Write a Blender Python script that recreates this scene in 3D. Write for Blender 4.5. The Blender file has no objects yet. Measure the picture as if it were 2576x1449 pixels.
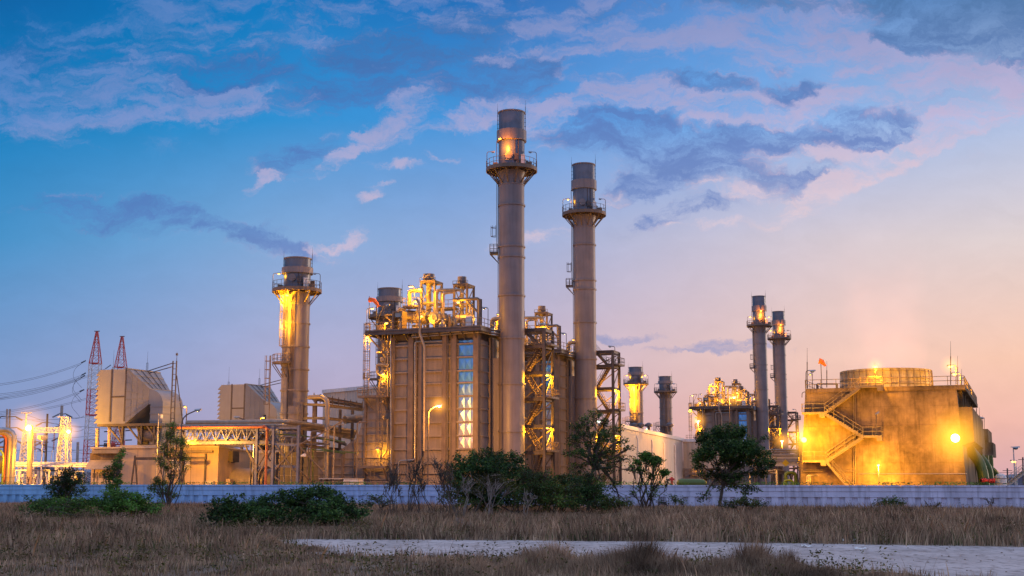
import bpy, math, random
import numpy as np
from mathutils import Vector, Matrix
random.seed(7)
rnd = random.Random(11)
nrs = np.random.RandomState(5)
R = math.radians
sc = bpy.context.scene
col = sc.collection

# ------------------------------------------------------------------ camera
FPX, HOR, CZ = 3200.0, 1211.0, 2.5
PITCH = math.atan((HOR - 724.5) / FPX)
cd = bpy.data.cameras.new('camera'); cam = bpy.data.objects.new('camera', cd); col.objects.link(cam)
cam.location = (0, 0, CZ); cam.rotation_euler = (R(90) + PITCH, 0, 0)
cd.sensor_width = 36; cd.lens = FPX / 2576 * 36; cd.clip_start = .3; cd.clip_end = 12000
sc.camera = cam

def ray(px, py):
    dx, dy = px - 1288, 724.5 - py
    return Vector((dx, FPX * math.cos(PITCH) - dy * math.sin(PITCH), FPX * math.sin(PITCH) + dy * math.cos(PITCH)))
def W(px, py, Y):                      # photo measurement + distance -> world point
    d = ray(px, py); t = Y / d.y
    return Vector((d.x * t, Y, CZ + d.z * t))
def G(px, py):                         # photo measurement -> point on the ground
    d = ray(px, py); t = -CZ / d.z
    return Vector((d.x * t, d.y * t, 0))
AL = R(21)                             # the plant is laid out on a grid turned 21 degrees
O = Vector((-.05, 160, 0))
UH = Vector((math.cos(AL), -math.sin(AL), 0)); VH = Vector((math.sin(AL), math.cos(AL), 0))
C0 = Vector((0, 0, CZ))
def L(px, py, v):                      # measurement on plant plane v -> (u, z)
    d = ray(px, py); t = (v + (O - C0).dot(VH)) / d.dot(VH)
    p = C0 + d * t
    return (p - O).dot(UH), p.z
def LU(px, py, u):                     # measurement on plant plane u -> (v, z)
    d = ray(px, py); t = (u + (O - C0).dot(UH)) / d.dot(UH)
    p = C0 + d * t
    return (p - O).dot(VH), p.z
def UVW(u, v, z=0): return O + UH * u + VH * v + Vector((0, 0, z))

# ------------------------------------------------------------------ materials
def srgb(h):
    h = h.lstrip('#'); c = [int(h[i:i+2], 16) / 255 for i in (0, 2, 4)]
    return tuple((x / 12.92 if x <= .04045 else ((x + .055) / 1.055) ** 2.4) for x in c) + (1,)
M = {}
def mat(name, c, rough=.6, metal=0., var=.25, scale=1.2, streak=0., bump=0., bscale=20., spec=.5, c2=None):
    m = bpy.data.materials.new(name); m.use_nodes = True; nt = m.node_tree; N, K = nt.nodes, nt.links
    b = N['Principled BSDF']; b.inputs['Roughness'].default_value = rough; b.inputs['Metallic'].default_value = metal
    b.inputs['Specular IOR Level'].default_value = spec
    tc = N.new('ShaderNodeTexCoord'); n1 = N.new('ShaderNodeTexNoise'); n1.inputs['Scale'].default_value = scale; n1.inputs['Detail'].default_value = 6
    K.new(tc.outputs['Object'], n1.inputs['Vector'])
    cr = N.new('ShaderNodeValToRGB'); K.new(n1.outputs['Fac'], cr.inputs['Fac'])
    a = tuple(max(0, x * (1 - var)) for x in c) + (1,); bb = tuple(min(1, x * (1 + var)) for x in (c2 or c)) + (1,)
    cr.color_ramp.elements[0].color = a; cr.color_ramp.elements[0].position = .3
    cr.color_ramp.elements[1].color = bb; cr.color_ramp.elements[1].position = .7
    out = cr.outputs['Color']
    if streak:
        mp = N.new('ShaderNodeMapping'); mp.inputs['Scale'].default_value = (2.2, 2.2, .12); K.new(tc.outputs['Object'], mp.inputs['Vector'])
        n2 = N.new('ShaderNodeTexNoise'); n2.inputs['Scale'].default_value = 1.3; n2.inputs['Detail'].default_value = 7; n2.inputs['Roughness'].default_value = .65
        K.new(mp.outputs['Vector'], n2.inputs['Vector'])
        r2 = N.new('ShaderNodeMapRange'); r2.inputs['From Min'].default_value = .42; r2.inputs['From Max'].default_value = .68
        r2.inputs['To Min'].default_value = 1; r2.inputs['To Max'].default_value = 1 - streak; K.new(n2.outputs['Fac'], r2.inputs['Value'])
        mx = N.new('ShaderNodeMix'); mx.data_type = 'RGBA'; mx.blend_type = 'MULTIPLY'; mx.inputs[0].default_value = 1
        K.new(out, mx.inputs[6]); K.new(r2.outputs['Result'], mx.inputs[7]); out = mx.outputs[2]
    K.new(out, b.inputs['Base Color'])
    if bump:
        n3 = N.new('ShaderNodeTexNoise'); n3.inputs['Scale'].default_value = bscale; n3.inputs['Detail'].default_value = 5
        K.new(tc.outputs['Object'], n3.inputs['Vector'])
        bp = N.new('ShaderNodeBump'); bp.inputs['Strength'].default_value = bump; bp.inputs['Distance'].default_value = .05
        K.new(n3.outputs['Fac'], bp.inputs['Height']); K.new(bp.outputs['Normal'], b.inputs['Normal'])
    M[name] = m; return m
def emis(name, c, s):
    m = bpy.data.materials.new(name); m.use_nodes = True; b = m.node_tree.nodes['Principled BSDF']
    b.inputs['Base Color'].default_value = (*c, 1); b.inputs['Emission Color'].default_value = (*c, 1); b.inputs['Emission Strength'].default_value = s
    M[name] = m
def leafmat(name, cols, rough=.6, trans=.25):
    m = bpy.data.materials.new(name); m.use_nodes = True; nt = m.node_tree; N, K = nt.nodes, nt.links
    b = N['Principled BSDF']; b.inputs['Roughness'].default_value = rough; b.inputs['Specular IOR Level'].default_value = .25
    g = N.new('ShaderNodeNewGeometry'); cr = N.new('ShaderNodeValToRGB'); K.new(g.outputs['Random Per Island'], cr.inputs['Fac'])
    e = cr.color_ramp.elements
    while len(e) < len(cols): e.new(.5)
    for i, c in enumerate(cols): e[i].position = i / (len(cols) - 1); e[i].color = (*c, 1)
    tc = N.new('ShaderNodeTexCoord'); n1 = N.new('ShaderNodeTexNoise'); n1.inputs['Scale'].default_value = .45; n1.inputs['Detail'].default_value = 4
    K.new(tc.outputs['Object'], n1.inputs['Vector'])
    r2 = N.new('ShaderNodeMapRange'); r2.inputs['From Min'].default_value = .35; r2.inputs['From Max'].default_value = .65; r2.inputs['To Min'].default_value = .45; r2.inputs['To Max'].default_value = 1.6
    K.new(n1.outputs['Fac'], r2.inputs['Value'])
    mx = N.new('ShaderNodeMix'); mx.data_type = 'RGBA'; mx.blend_type = 'MULTIPLY'; mx.inputs[0].default_value = 1
    K.new(cr.outputs['Color'], mx.inputs[6]); K.new(r2.outputs['Result'], mx.inputs[7]); K.new(mx.outputs[2], b.inputs['Base Color'])
    tr = N.new('ShaderNodeBsdfTranslucent'); K.new(mx.outputs[2], tr.inputs['Color'])
    ms = N.new('ShaderNodeMixShader'); ms.inputs[0].default_value = trans
    K.new(b.outputs[0], ms.inputs[1]); K.new(tr.outputs[0], ms.inputs[2]); K.new(ms.outputs[0], N['Material Output'].inputs['Surface'])
    M[name] = m
mat('stack_paint', (.235, .20, .20), .42, .0, .12, .5, .20, .05, 3)
mat('barrel_paint', (.15, .17, .21), .35, .4, .2, .7, .25)
mat('casing', (.25, .205, .175), .5, .0, .18, .5, .22, .08, 2)
mat('casing_dark', (.16, .13, .11), .6, .0, .2, .6, .3)
mat('steel', (.11, .09, .085), .5, .25, .25, 1.5, .2)
mat('steel_blue', (.19, .20, .27), .5, .25, .2, 1.5, .2)
mat('steel_tan', (.19, .14, .105), .55, .1, .2, 1.2, .25)
mat('dark', (.045, .04, .04), .7)
mat('galvanised', (.42, .40, .38), .32, .8, .2, 2, .15)
mat('pipe_lagging', (.34, .27, .20), .42, .35, .15, 1.5, .2)
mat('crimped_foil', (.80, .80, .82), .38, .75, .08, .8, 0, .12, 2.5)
def foil():            # blue sky reflection painted into the colour of the upper sheets
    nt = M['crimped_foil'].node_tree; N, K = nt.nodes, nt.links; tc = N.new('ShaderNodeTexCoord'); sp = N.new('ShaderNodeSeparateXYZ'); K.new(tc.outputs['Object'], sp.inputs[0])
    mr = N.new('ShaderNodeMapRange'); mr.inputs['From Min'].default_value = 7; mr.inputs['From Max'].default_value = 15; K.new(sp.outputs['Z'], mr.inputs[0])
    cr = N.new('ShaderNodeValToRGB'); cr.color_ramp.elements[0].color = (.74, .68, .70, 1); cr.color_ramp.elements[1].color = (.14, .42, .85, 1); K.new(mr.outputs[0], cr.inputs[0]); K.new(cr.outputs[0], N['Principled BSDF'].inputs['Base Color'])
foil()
mat('orange_paint', (.50, .14, .05), .5, 0, .2)
mat('red_paint', (.60, .06, .04), .5, 0, .2)
mat('white_paint', (.72, .70, .68), .5, 0, .15, 2, .1)
mat('green_paint', (.09, .14, .02), .45, 0, .2, 1, .2)
mat('intake_paint', (.31, .30, .295), .5, 0, .10, .4, .07, .04, 2)
mat('beige_wall', (.48, .36, .25), .6, 0, .10, .4, .10)
mat('clad', (.56, .48, .39), .5, .1, .06, .5, .15)
def concmat():
    m = bpy.data.materials.new('concrete'); m.use_nodes = True; nt = m.node_tree; N, K = nt.nodes, nt.links; b = N['Principled BSDF']; b.inputs['Roughness'].default_value = .85; b.inputs['Specular IOR Level'].default_value = .2
    tc = N.new('ShaderNodeTexCoord')
    def nz(s, d, sc, ro=.65):
        mp = N.new('ShaderNodeMapping'); mp.inputs['Scale'].default_value = sc; K.new(tc.outputs['Object'], mp.inputs[0]); n = N.new('ShaderNodeTexNoise'); n.inputs['Scale'].default_value = s; n.inputs['Detail'].default_value = d; n.inputs['Roughness'].default_value = ro; K.new(mp.outputs[0], n.inputs['Vector']); return n.outputs['Fac']
    def rp(x, a, b_, lo, hi):
        r = N.new('ShaderNodeMapRange'); r.inputs['From Min'].default_value = a; r.inputs['From Max'].default_value = b_; r.inputs['To Min'].default_value = lo; r.inputs['To Max'].default_value = hi; K.new(x, r.inputs[0]); return r.outputs[0]
    def mu(a, b_):
        x = N.new('ShaderNodeMath'); x.operation = 'MULTIPLY'; K.new(a, x.inputs[0]); K.new(b_, x.inputs[1]); return x.outputs[0]
    blot = rp(nz(.22, 8, (1, 1, .8), .6), .36, .60, .42, 1.3)          # big weathering patches
    fine = rp(nz(1.5, 9, (1, 1, 1), .7), .3, .7, .78, 1.2)
    run = rp(nz(1.1, 8, (2.4, 2.4, .16), .7), .50, .68, 1.0, .62)      # rain streaks
    sp = N.new('ShaderNodeSeparateXYZ'); K.new(tc.outputs['Object'], sp.inputs[0])
    lift = N.new('ShaderNodeMath'); lift.operation = 'PINGPONG'; lift.inputs[1].default_value = 1.22; K.new(sp.outputs['Z'], lift.inputs[0])
    seam = rp(lift.outputs[0], .0, .035, .72, 1.0)
    f = mu(mu(blot, fine), mu(run, seam))
    mx = N.new('ShaderNodeMix'); mx.data_type = 'RGBA'; mx.blend_type = 'MULTIPLY'; mx.inputs[0].default_value = 1; mx.inputs[6].default_value = (.20, .138, .082, 1); K.new(f, mx.inputs[7]); K.new(mx.outputs[2], b.inputs['Base Color'])
    bp = N.new('ShaderNodeBump'); bp.inputs['Strength'].default_value = .5; bp.inputs['Distance'].default_value = .05; K.new(fine, bp.inputs['Height']); K.new(bp.outputs[0], b.inputs['Normal']); M['concrete'] = m
concmat()
mat('pole_concrete', (.42, .39, .36), .85, 0, .2, 2, .2)
mat('concrete_pale', (.22, .165, .11), .8, 0, .15, 1, .2)
mat('fan_cowl', (.42, .36, .24), .6, 0, .2, 1, .55)
mat('bark', (.10, .075, .055), .9, 0, .3, 4)
mat('bark_pale', (.26, .21, .17), .9, 0, .3, 4)
mat('road_dirt', (.40, .36, .36), .95, 0, .22, .8, 0, .7, 6, .1)
mat('insulator', (.10, .05, .035), .35, 0, .2)
mat('wire', (.10, .10, .11), .5, .3)
mat('sign_white', (.85, .80, .70), .5, 0, .03)
mat('sock_orange', (.75, .16, .03), .7, 0, .15)
mat('glass', (.25, .32, .36), .12, .6, .1)
mat('sign_yellow', (.8, .5, .03), .5, 0, .05)
emis('sodium', (1, .46, .06), 12)
emis('sodium_small', (1, .42, .05), 8)
emis('sodium_flood', (1, .62, .22), 14)
emis('beacon', (1, .25, .05), 6)
emis('lamp_white', (.75, 1, .7), 5)
leafmat('leaf_dark', [(.014, .032, .012), (.035, .085, .024), (.075, .15, .035)])
leafmat('leaf_mid', [(.03, .065, .015), (.07, .15, .028), (.14, .22, .045)])
leafmat('leaf_bright', [(.05, .13, .02), (.10, .25, .03), (.18, .32, .06)])
leafmat('leaf_olive', [(.05, .05, .012), (.10, .10, .02), (.16, .13, .03)])
leafmat('grass_dry', [(.15, .095, .06), (.32, .20, .12), (.50, .34, .20), (.24, .155, .095), (.66, .48, .30)], .8, .2)
leafmat('grass_olive', [(.07, .085, .03), (.13, .15, .055), (.22, .18, .09)], .8, .2)

# ------------------------------------------------------------------ mesh helpers
class MB:
    def __init__(s): s.v = []; s.f = []
    def add(s, vs, fs):
        k = len(s.v); s.v += [tuple(p) for p in vs]; s.f += [tuple(i + k for i in f) for f in fs]; return s
    def box(s, x0, x1, y0, y1, z0, z1):
        return s.add([(x0,y0,z0),(x1,y0,z0),(x1,y1,z0),(x0,y1,z0),(x0,y0,z1),(x1,y0,z1),(x1,y1,z1),(x0,y1,z1)],
                     [(3,2,1,0),(4,5,6,7),(0,1,5,4),(1,2,6,5),(2,3,7,6),(3,0,4,7)])
    def frame(s, a, b):
        a, b = Vector(a), Vector(b); d = (b - a).normalized()
        up = Vector((0, 0, 1)) if abs(d.z) < .95 else Vector((0, 1, 0))
        x = d.cross(up).normalized(); y = x.cross(d).normalized()
        return a, b, x, y
    def beam(s, a, b, w, h=None):
        h = h or w; a, b, x, y = s.frame(a, b); x = x * w / 2; y = y * h / 2
        vs = [a-x-y, a+x-y, a+x+y, a-x+y, b-x-y, b+x-y, b+x+y, b-x+y]
        return s.add(vs, [(3,2,1,0),(4,5,6,7),(0,1,5,4),(1,2,6,5),(2,3,7,6),(3,0,4,7)])
    def ibeam(s, a, b, w, h):                       # flanges and web
        a, b, x, y = s.frame(a, b); t = max(.02, w * .1)
        s.beam(a + y * (h/2 - t/2), b + y * (h/2 - t/2), w, t); s.beam(a - y * (h/2 - t/2), b - y * (h/2 - t/2), w, t)
        return s.beam(a, b, w * .25, h - 2*t - .004)
    def tube(s, a, b, r, n=6, r2=None):
        r2 = r if r2 is None else r2; a, b, x, y = s.frame(a, b); vs = []
        for p, q in ((a, r), (b, r2)):
            for i in range(n):
                t = 2 * math.pi * i / n; vs.append(p + x * math.cos(t) * q + y * math.sin(t) * q)
        fs = [(i, (i+1) % n, n + (i+1) % n, n + i) for i in range(n)] + [tuple(range(n-1, -1, -1)), tuple(range(n, 2*n))]
        return s.add(vs, fs)
    def path(s, pts, r, n=8, rad=None, cap=True):
        pts = [Vector(p) for p in pts]
        if rad:                                   # round the corners
            q = [pts[0]]
            for i in range(1, len(pts) - 1):
                a, b, c = pts[i-1], pts[i], pts[i+1]
                d1 = (a - b); d2 = (c - b); k = min(rad, d1.length * .45, d2.length * .45)
                p1 = b + d1.normalized() * k; p2 = b + d2.normalized() * k
                for t in (0, .25, .5, .75, 1): q.append(p1 * (1-t)**2 + b * 2*t*(1-t) + p2 * t*t)
            q.append(pts[-1]); pts = q
        rs = r if isinstance(r, (list, tuple)) else [r] * len(pts)
        x = None; vs = []
        for i, p in enumerate(pts):
            d = (pts[min(i+1, len(pts)-1)] - pts[max(i-1, 0)])
            if d.length < 1e-9: d = Vector((0,0,1))
            d.normalize()
            if x is None:
                up = Vector((0,0,1)) if abs(d.z) < .95 else Vector((0,1,0)); x = d.cross(up).normalized()
            else:
                x = (x - d * x.dot(d)); x = x.normalized() if x.length > 1e-6 else d.orthogonal().normalized()
            y = d.cross(x)
            for j in range(n):
                t = 2*math.pi*j/n; vs.append(p + x*math.cos(t)*rs[i] + y*math.sin(t)*rs[i])
        m = len(pts); fs = [(i*n+j, i*n+(j+1)%n, (i+1)*n+(j+1)%n, (i+1)*n+j) for i in range(m-1) for j in range(n)]
        if cap: fs += [tuple(range(n-1,-1,-1)), tuple(range((m-1)*n, m*n))]
        return s.add(vs, fs)
    def lathe(s, prof, c=(0,0), n=40, a0=0, a1=360, axis=None):
        full = a1 - a0 >= 360; m = n if full else n + 1; vs = []
        for r, z in prof:
            for i in range(m):
                t = R(a0 + (a1 - a0) * i / n); vs.append((c[0] + r*math.cos(t), c[1] + r*math.sin(t), z))
        fs = []
        for k in range(len(prof)-1):
            for i in range(n):
                j = (i+1) % m; fs.append((k*m+i, k*m+j, (k+1)*m+j, (k+1)*m+i))
        if full and prof[0][0] > .001: fs.append(tuple(range(m-1,-1,-1)))
        if full and prof[-1][0] > .001: fs.append(tuple(range((len(prof)-1)*m, len(prof)*m)))
        return s.add(vs, fs)
    def ring(s, r0, r1, z0, z1, c=(0,0), n=40):      # a solid annulus
        vs = []
        for r, z in ((r0,z0),(r1,z0),(r1,z1),(r0,z1)):
            for i in range(n):
                t = 2*math.pi*i/n; vs.append((c[0]+r*math.cos(t), c[1]+r*math.sin(t), z))
        fs = [(k*n+i, k*n+(i+1)%n, ((k+1)%4)*n+(i+1)%n, ((k+1)%4)*n+i) for k in range(4) for i in range(n)]
        return s.add(vs, fs)
    def prism_uz(s, poly, v0, v1):                   # polygon in (u,z), extruded along v
        n = len(poly); vs = [(u, v0, z) for u, z in poly] + [(u, v1, z) for u, z in poly]
        fs = [tuple(range(n)), tuple(range(2*n-1, n-1, -1))] + [(i, n+i, n+(i+1)%n, (i+1)%n) for i in range(n)]
        return s.add(vs, fs)
    def hull8(s, a, b):                              # two quads joined
        return s.add(list(a) + list(b), [(3,2,1,0),(4,5,6,7),(0,1,5,4),(1,2,6,5),(2,3,7,6),(3,0,4,7)])
    def rail(s, pts, h=1.1, sp=1.4, r=.035, toe=True, closed=False, mid=2):
        pts = [Vector(p) for p in pts]
        if closed: pts = pts + [pts[0]]
        up = Vector((0,0,h))
        for a, b in zip(pts, pts[1:]):
            k = max(1, round((b-a).length / sp))
            for i in range(k): 
                p = a.lerp(b, i/k); s.tube(p, p+up, r, 4)
            for q in range(1, mid + 1):
                o = Vector((0,0,h*q/mid)); s.tube(a+o, b+o, r, 4)
            if toe: s.beam(a+Vector((0,0,.08)), b+Vector((0,0,.08)), .03, .15)
        if not closed: s.tube(pts[-1], pts[-1]+up, r, 4)
        return s
    def ladder(s, p, z1, face, cage=True, w=.5, rs=.32):   # p = foot centre, face = direction the climber stands in
        p = Vector(p); f = Vector(face).normalized(); side = Vector((-f.y, f.x, 0)); z0 = p.z
        for k in (-1, 1): s.tube(p + side*w/2*k, Vector((p.x, p.y, z1)) + side*w/2*k, .035, 4)
        z = z0 + rs
        while z < z1: s.tube(Vector((p.x,p.y,z)) - side*w/2, Vector((p.x,p.y,z)) + side*w/2, .02, 4); z += rs
        if cage:
            cz = z0 + 2.2; a = [R(x) for x in (-90, -45, 0, 45, 90)]
            pos = [f*(.12 + .62*math.cos(t)) + side*(.42*math.sin(t)) for t in a]
            for q in pos: s.beam(Vector((p.x,p.y,cz))+q, Vector((p.x,p.y,z1))+q, .05, .02)
            z = cz
            while z <= z1 + .01:
                for q0, q1 in zip(pos, pos[1:]): s.beam(Vector((p.x,p.y,z))+q0, Vector((p.x,p.y,z))+q1, .02, .07)
                z += 1.15
        return s
    def flight(s, a, b, wv, step=.28, rails=True, sb=.28, solid=False):  # a flight between two points, width vector wv
        a, b, wv = Vector(a), Vector(b), Vector(wv)
        if not solid:
            for o in (Vector((0,0,0)), wv): s.beam(a+o, b+o, .06, sb)
        else:
            d = Vector((0,0,-.28)); s.hull8([a+d*1.6, a+wv+d*1.6, a+wv+d, a+d], [b+d*1.6, b+wv+d*1.6, b+wv+d, b+d])
        n = max(3, int(abs(b.z-a.z)/step)); dh = Vector((b.x-a.x, b.y-a.y, 0))/n
        for i in range(n):
            p = a.lerp(b, (i+.5)/n); q = dh*.48
            lo = p - q; hi = p + q; t = .045 if not solid else .30
            up = Vector((0,0,.02)); dn = Vector((0,0,-t))
            s.hull8([lo+dn, lo+wv+dn, lo+wv+up, lo+up], [hi+dn, hi+wv+dn, hi+wv+up, hi+up])
        if rails:
            for o in (Vector((0,0,0)), wv):
                for h in (.55, 1.05): s.tube(a+o+Vector((0,0,h)), b+o+Vector((0,0,h)), .03, 4)
                k = max(2, round((b-a).length/1.3))
                for i in range(k+1):
                    p = a.lerp(b, i/k)+o; s.tube(p, p+Vector((0,0,1.05)), .03, 4)
        return s
    def lattice(s, base, w0, w1, h, bays, r=.05, z0=0, leg=None, top=None):
        base = Vector(base); leg = leg or r*1.6
        def cor(z):
            t = (z)/h; w = (w0*(1-t)+w1*t)/2
            return [base+Vector((sx*w, sy*w, z)) for sx, sy in ((-1,-1),(1,-1),(1,1),(-1,1))]
        zs = [z0 + (h-z0)*i/bays for i in range(bays+1)]
        for za, zb in zip(zs, zs[1:]):
            A, B = cor(za), cor(zb)
            for i in range(4):
                j = (i+1)%4; s.beam(A[i], B[i], leg, leg); s.beam(A[i], B[j], r, r); s.beam(A[j], B[i], r, r); s.beam(B[i], B[j], r, r)
        return s
    def build(s, name, m, parent=None, smooth=False, off=(0,0,0)):
        me = bpy.data.meshes.new(name); o = Vector(off)
        me.from_pydata([tuple(Vector(p)-o) for p in s.v], [], s.f); me.materials.append(M[m] if isinstance(m, str) else m)
        if smooth:
            me.polygons.foreach_set('use_smooth', [True]*len(me.polygons))
            try: me.set_sharp_from_angle(angle=R(35))
            except Exception: pass
        me.update(); ob = bpy.data.objects.new(name, me); col.objects.link(ob)
        if parent: ob.parent = parent
        return ob
def tag(o, label, cat, group=None, kind=None):
    if label: o['label'] = label
    if cat: o['category'] = cat
    if group: o['group'] = group
    if kind: o['kind'] = kind
    return o
class Thing:
    """an Empty at a thing's base; parts are given in plant (u,v,z) or world coordinates"""
    def __init__(s, name, label, cat, org, group=None, plant=False, shift=(0,0,0)):
        s.o = bpy.data.objects.new(name, None); col.objects.link(s.o); s.o.empty_display_size = .5; s.org = Vector(org)
        if plant: s.o.location = UVW(org[0], org[1], org[2]) + Vector(shift); s.o.rotation_euler.z = -AL
        else: s.o.location = s.org + Vector(shift)
        tag(s.o, label, cat, group)
    def part(s, name, mb, m, parent=None, smooth=False, label=None):
        ob = mb.build(name, m, parent or s.o, smooth, s.org)
        if label: ob['label'] = label
        return ob
    def light(s, p, power, r=.2, c=(1, .40, .005)):
        add_light(Vector(p) - s.org, power, r, c, s.o)
def add_light(p, power, r=.2, c=(1, .40, .005), parent=None):
    power *= 1.6
    ld = bpy.data.lights.new('sodium_or_fill_light', 'POINT'); ld.energy = power; ld.color = c; ld.shadow_soft_size = r
    lo = bpy.data.objects.new('sodium_or_fill_light', ld); col.objects.link(lo); lo.location = p
    if parent: lo.parent = parent
    return lo
def dup(src, shift, label, scale_light=1.0, skip=()):
    def cp(o, par):
        c = o.copy(); col.objects.link(c); c.parent = par
        for ch in o.children:
            if ch.name.split('.')[0] in skip: continue
            cp(ch, c)
        return c
    r = cp(src, None); r.location = src.location + Vector(shift); r['label'] = label
    return r
def head(t, p, d, lit=True, size=.42, parent=None, m=None):   # a lamp head at p pointing along d (horizontal)
    p = Vector(p); d = Vector(d).normalized(); sd = Vector((-d.y, d.x, 0))
    a = p - d*size*.5; b = p + d*size*.6
    h = MB(); h.hull8([a - sd*size*.14 - Vector((0,0,.04)), a + sd*size*.14 - Vector((0,0,.04)), a + sd*size*.1 + Vector((0,0,.08)), a - sd*size*.1 + Vector((0,0,.08))],
                      [b - sd*size*.3 - Vector((0,0,.06)), b + sd*size*.3 - Vector((0,0,.06)), b + sd*size*.2 + Vector((0,0,.14)), b - sd*size*.2 + Vector((0,0,.14))])
    hd = t.part('lamp_head', h, 'galvanised', parent)
    g = MB(); g.lathe([(0, -size*.34), (size*.24, -size*.30), (size*.36, -size*.14), (size*.34, -.07)], (0,0), 10)
    g.v = [tuple(Vector(q) + p + d*size*.08) for q in g.v]
    t.part('bulb', g, (m or 'sodium') if lit else 'glass', hd, True)
def lamp(t, foot, top, arm, lit=True, power=0, size=.42, r=.05, name='lamp', mm='steel', em=None):
    """post from foot up to top, then an arm vector, and a head"""
    foot, top, arm = Vector(foot), Vector(top), Vector(arm)
    b = MB(); b.path([foot, top, top + arm], r, 6, .35)
    lp = t.part(name, b, mm, None, True); head(t, top + arm, arm, lit, size, lp, em)
    if power: t.light(top + arm + Vector((0,0,-size*.8)), power)
    return lp

def add_glow(t, p, rad, s, c=(1, .40, .03)):
    """self-lit glow added round a strong lamp, fading to nothing at its rim"""
    key = 'added_glow_%.2f_%.2f' % (rad, s)
    if key not in M:
        m = bpy.data.materials.new('added_glow'); m.use_nodes = True; nt = m.node_tree; N, K = nt.nodes, nt.links
        for n in list(N): N.remove(n)
        tc = N.new('ShaderNodeTexCoord'); mp = N.new('ShaderNodeMapping'); mp.inputs['Scale'].default_value = (1/rad,)*3; K.new(tc.outputs['Object'], mp.inputs[0])
        g = N.new('ShaderNodeTexGradient'); g.gradient_type = 'SPHERICAL'; K.new(mp.outputs[0], g.inputs[0])
        q = N.new('ShaderNodeMath'); q.operation = 'POWER'; q.inputs[1].default_value = 2.2; K.new(g.outputs['Fac'], q.inputs[0])
        k = N.new('ShaderNodeMath'); k.operation = 'MULTIPLY'; k.inputs[1].default_value = s/rad; K.new(q.outputs[0], k.inputs[0])
        e = N.new('ShaderNodeEmission'); e.inputs['Color'].default_value = (*c, 1); K.new(k.outputs[0], e.inputs['Strength'])  # emission added for the glow round the lamp
        o = N.new('ShaderNodeOutputMaterial'); K.new(e.outputs[0], o.inputs['Volume']); M[key] = m
    p = Vector(p); g = MB(); g.lathe([(rad*math.sin(R(a)), -rad*math.cos(R(a))) for a in range(0, 181, 20)], (0, 0), 16)
    ob = g.build('added_glow', M[key], t.o); ob.location = p - t.org; return ob
# ------------------------------------------------------------------ sky and light
w = bpy.data.worlds.new('World'); sc.world = w; w.use_nodes = True
nt = w.node_tree; N, K = nt.nodes, nt.links
for n in list(N): N.remove(n)
def nd(t, **k):
    n = N.new(t)
    for a, b in k.items(): setattr(n, a, b)
    return n
def mth(op, a, b=None, c=None, clamp=False):
    n = nd('ShaderNodeMath', operation=op, use_clamp=clamp)
    for i, x in enumerate((a, b, c)):
        if x is None: continue
        if isinstance(x, (int, float)): n.inputs[i].default_value = x
        else: K.new(x, n.inputs[i])
    return n.outputs[0]
tc = nd('ShaderNodeTexCoord'); sp = nd('ShaderNodeSeparateXYZ'); K.new(tc.outputs['Generated'], sp.inputs[0])
ay = mth('MAXIMUM', mth('ABSOLUTE', sp.outputs['Y']), .12)
S_ = mth('DIVIDE', sp.outputs['X'], ay); T_ = mth('DIVIDE', sp.outputs['Z'], ay)
def st(px, py):
    d = ray(px, py); return d.x / d.y, d.z / d.y
cols = [
 (0,    ['#0a62a4', '#0a74ba', '#2d6fb8', '#5a8ece', '#5c82b6']),
 (300,  ['#0a7cbc', '#2a8acb', '#4f95d8', '#76a8e2', '#a9bbde']),
 (600,  ['#468fc6', '#7aa3d2', '#99aad2', '#c8c0cf', '#dacbcb']),
 (900,  ['#7896c6', '#a3a6cb', '#bfaec4', '#e5c0b8', '#f3c4ad']),
 (1060, ['#8897c4', '#a99fbe', '#c4a6b6', '#e5b1a6', '#e9b4a8']),
 (1200, ['#8393c2', '#a199bc', '#b9a1b4', '#d9a6a8', '#d2a4aa'])]
s0, s1 = st(0, 600)[0], st(2576, 600)[0]
fac = nd('ShaderNodeMapRange'); K.new(S_, fac.inputs['Value']); fac.inputs['From Min'].default_value = s0; fac.inputs['From Max'].default_value = s1
prev = None
for i, (py, hs) in enumerate(cols):
    cr = nd('ShaderNodeValToRGB'); K.new(fac.outputs['Result'], cr.inputs['Fac']); e = cr.color_ramp.elements; cr.color_ramp.interpolation = 'CARDINAL'
    while len(e) < 5: e.new(.5)
    for j, h in enumerate(hs): e[j].position = j/4; e[j].color = srgb(h)
    if prev is None: prev = cr.outputs['Color']
    else:
        t0, t1 = st(1288, cols[i-1][0])[1], st(1288, py)[1]
        mr = nd('ShaderNodeMapRange'); mr.interpolation_type = 'LINEAR'; K.new(T_, mr.inputs['Value']); mr.inputs['From Min'].default_value = t0; mr.inputs['From Max'].default_value = t1
        mx = nd('ShaderNodeMix', data_type='RGBA'); K.new(mr.outputs['Result'], mx.inputs[0]); K.new(prev, mx.inputs[6]); K.new(cr.outputs['Color'], mx.inputs[7]); prev = mx.outputs[2]
base = prev
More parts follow.
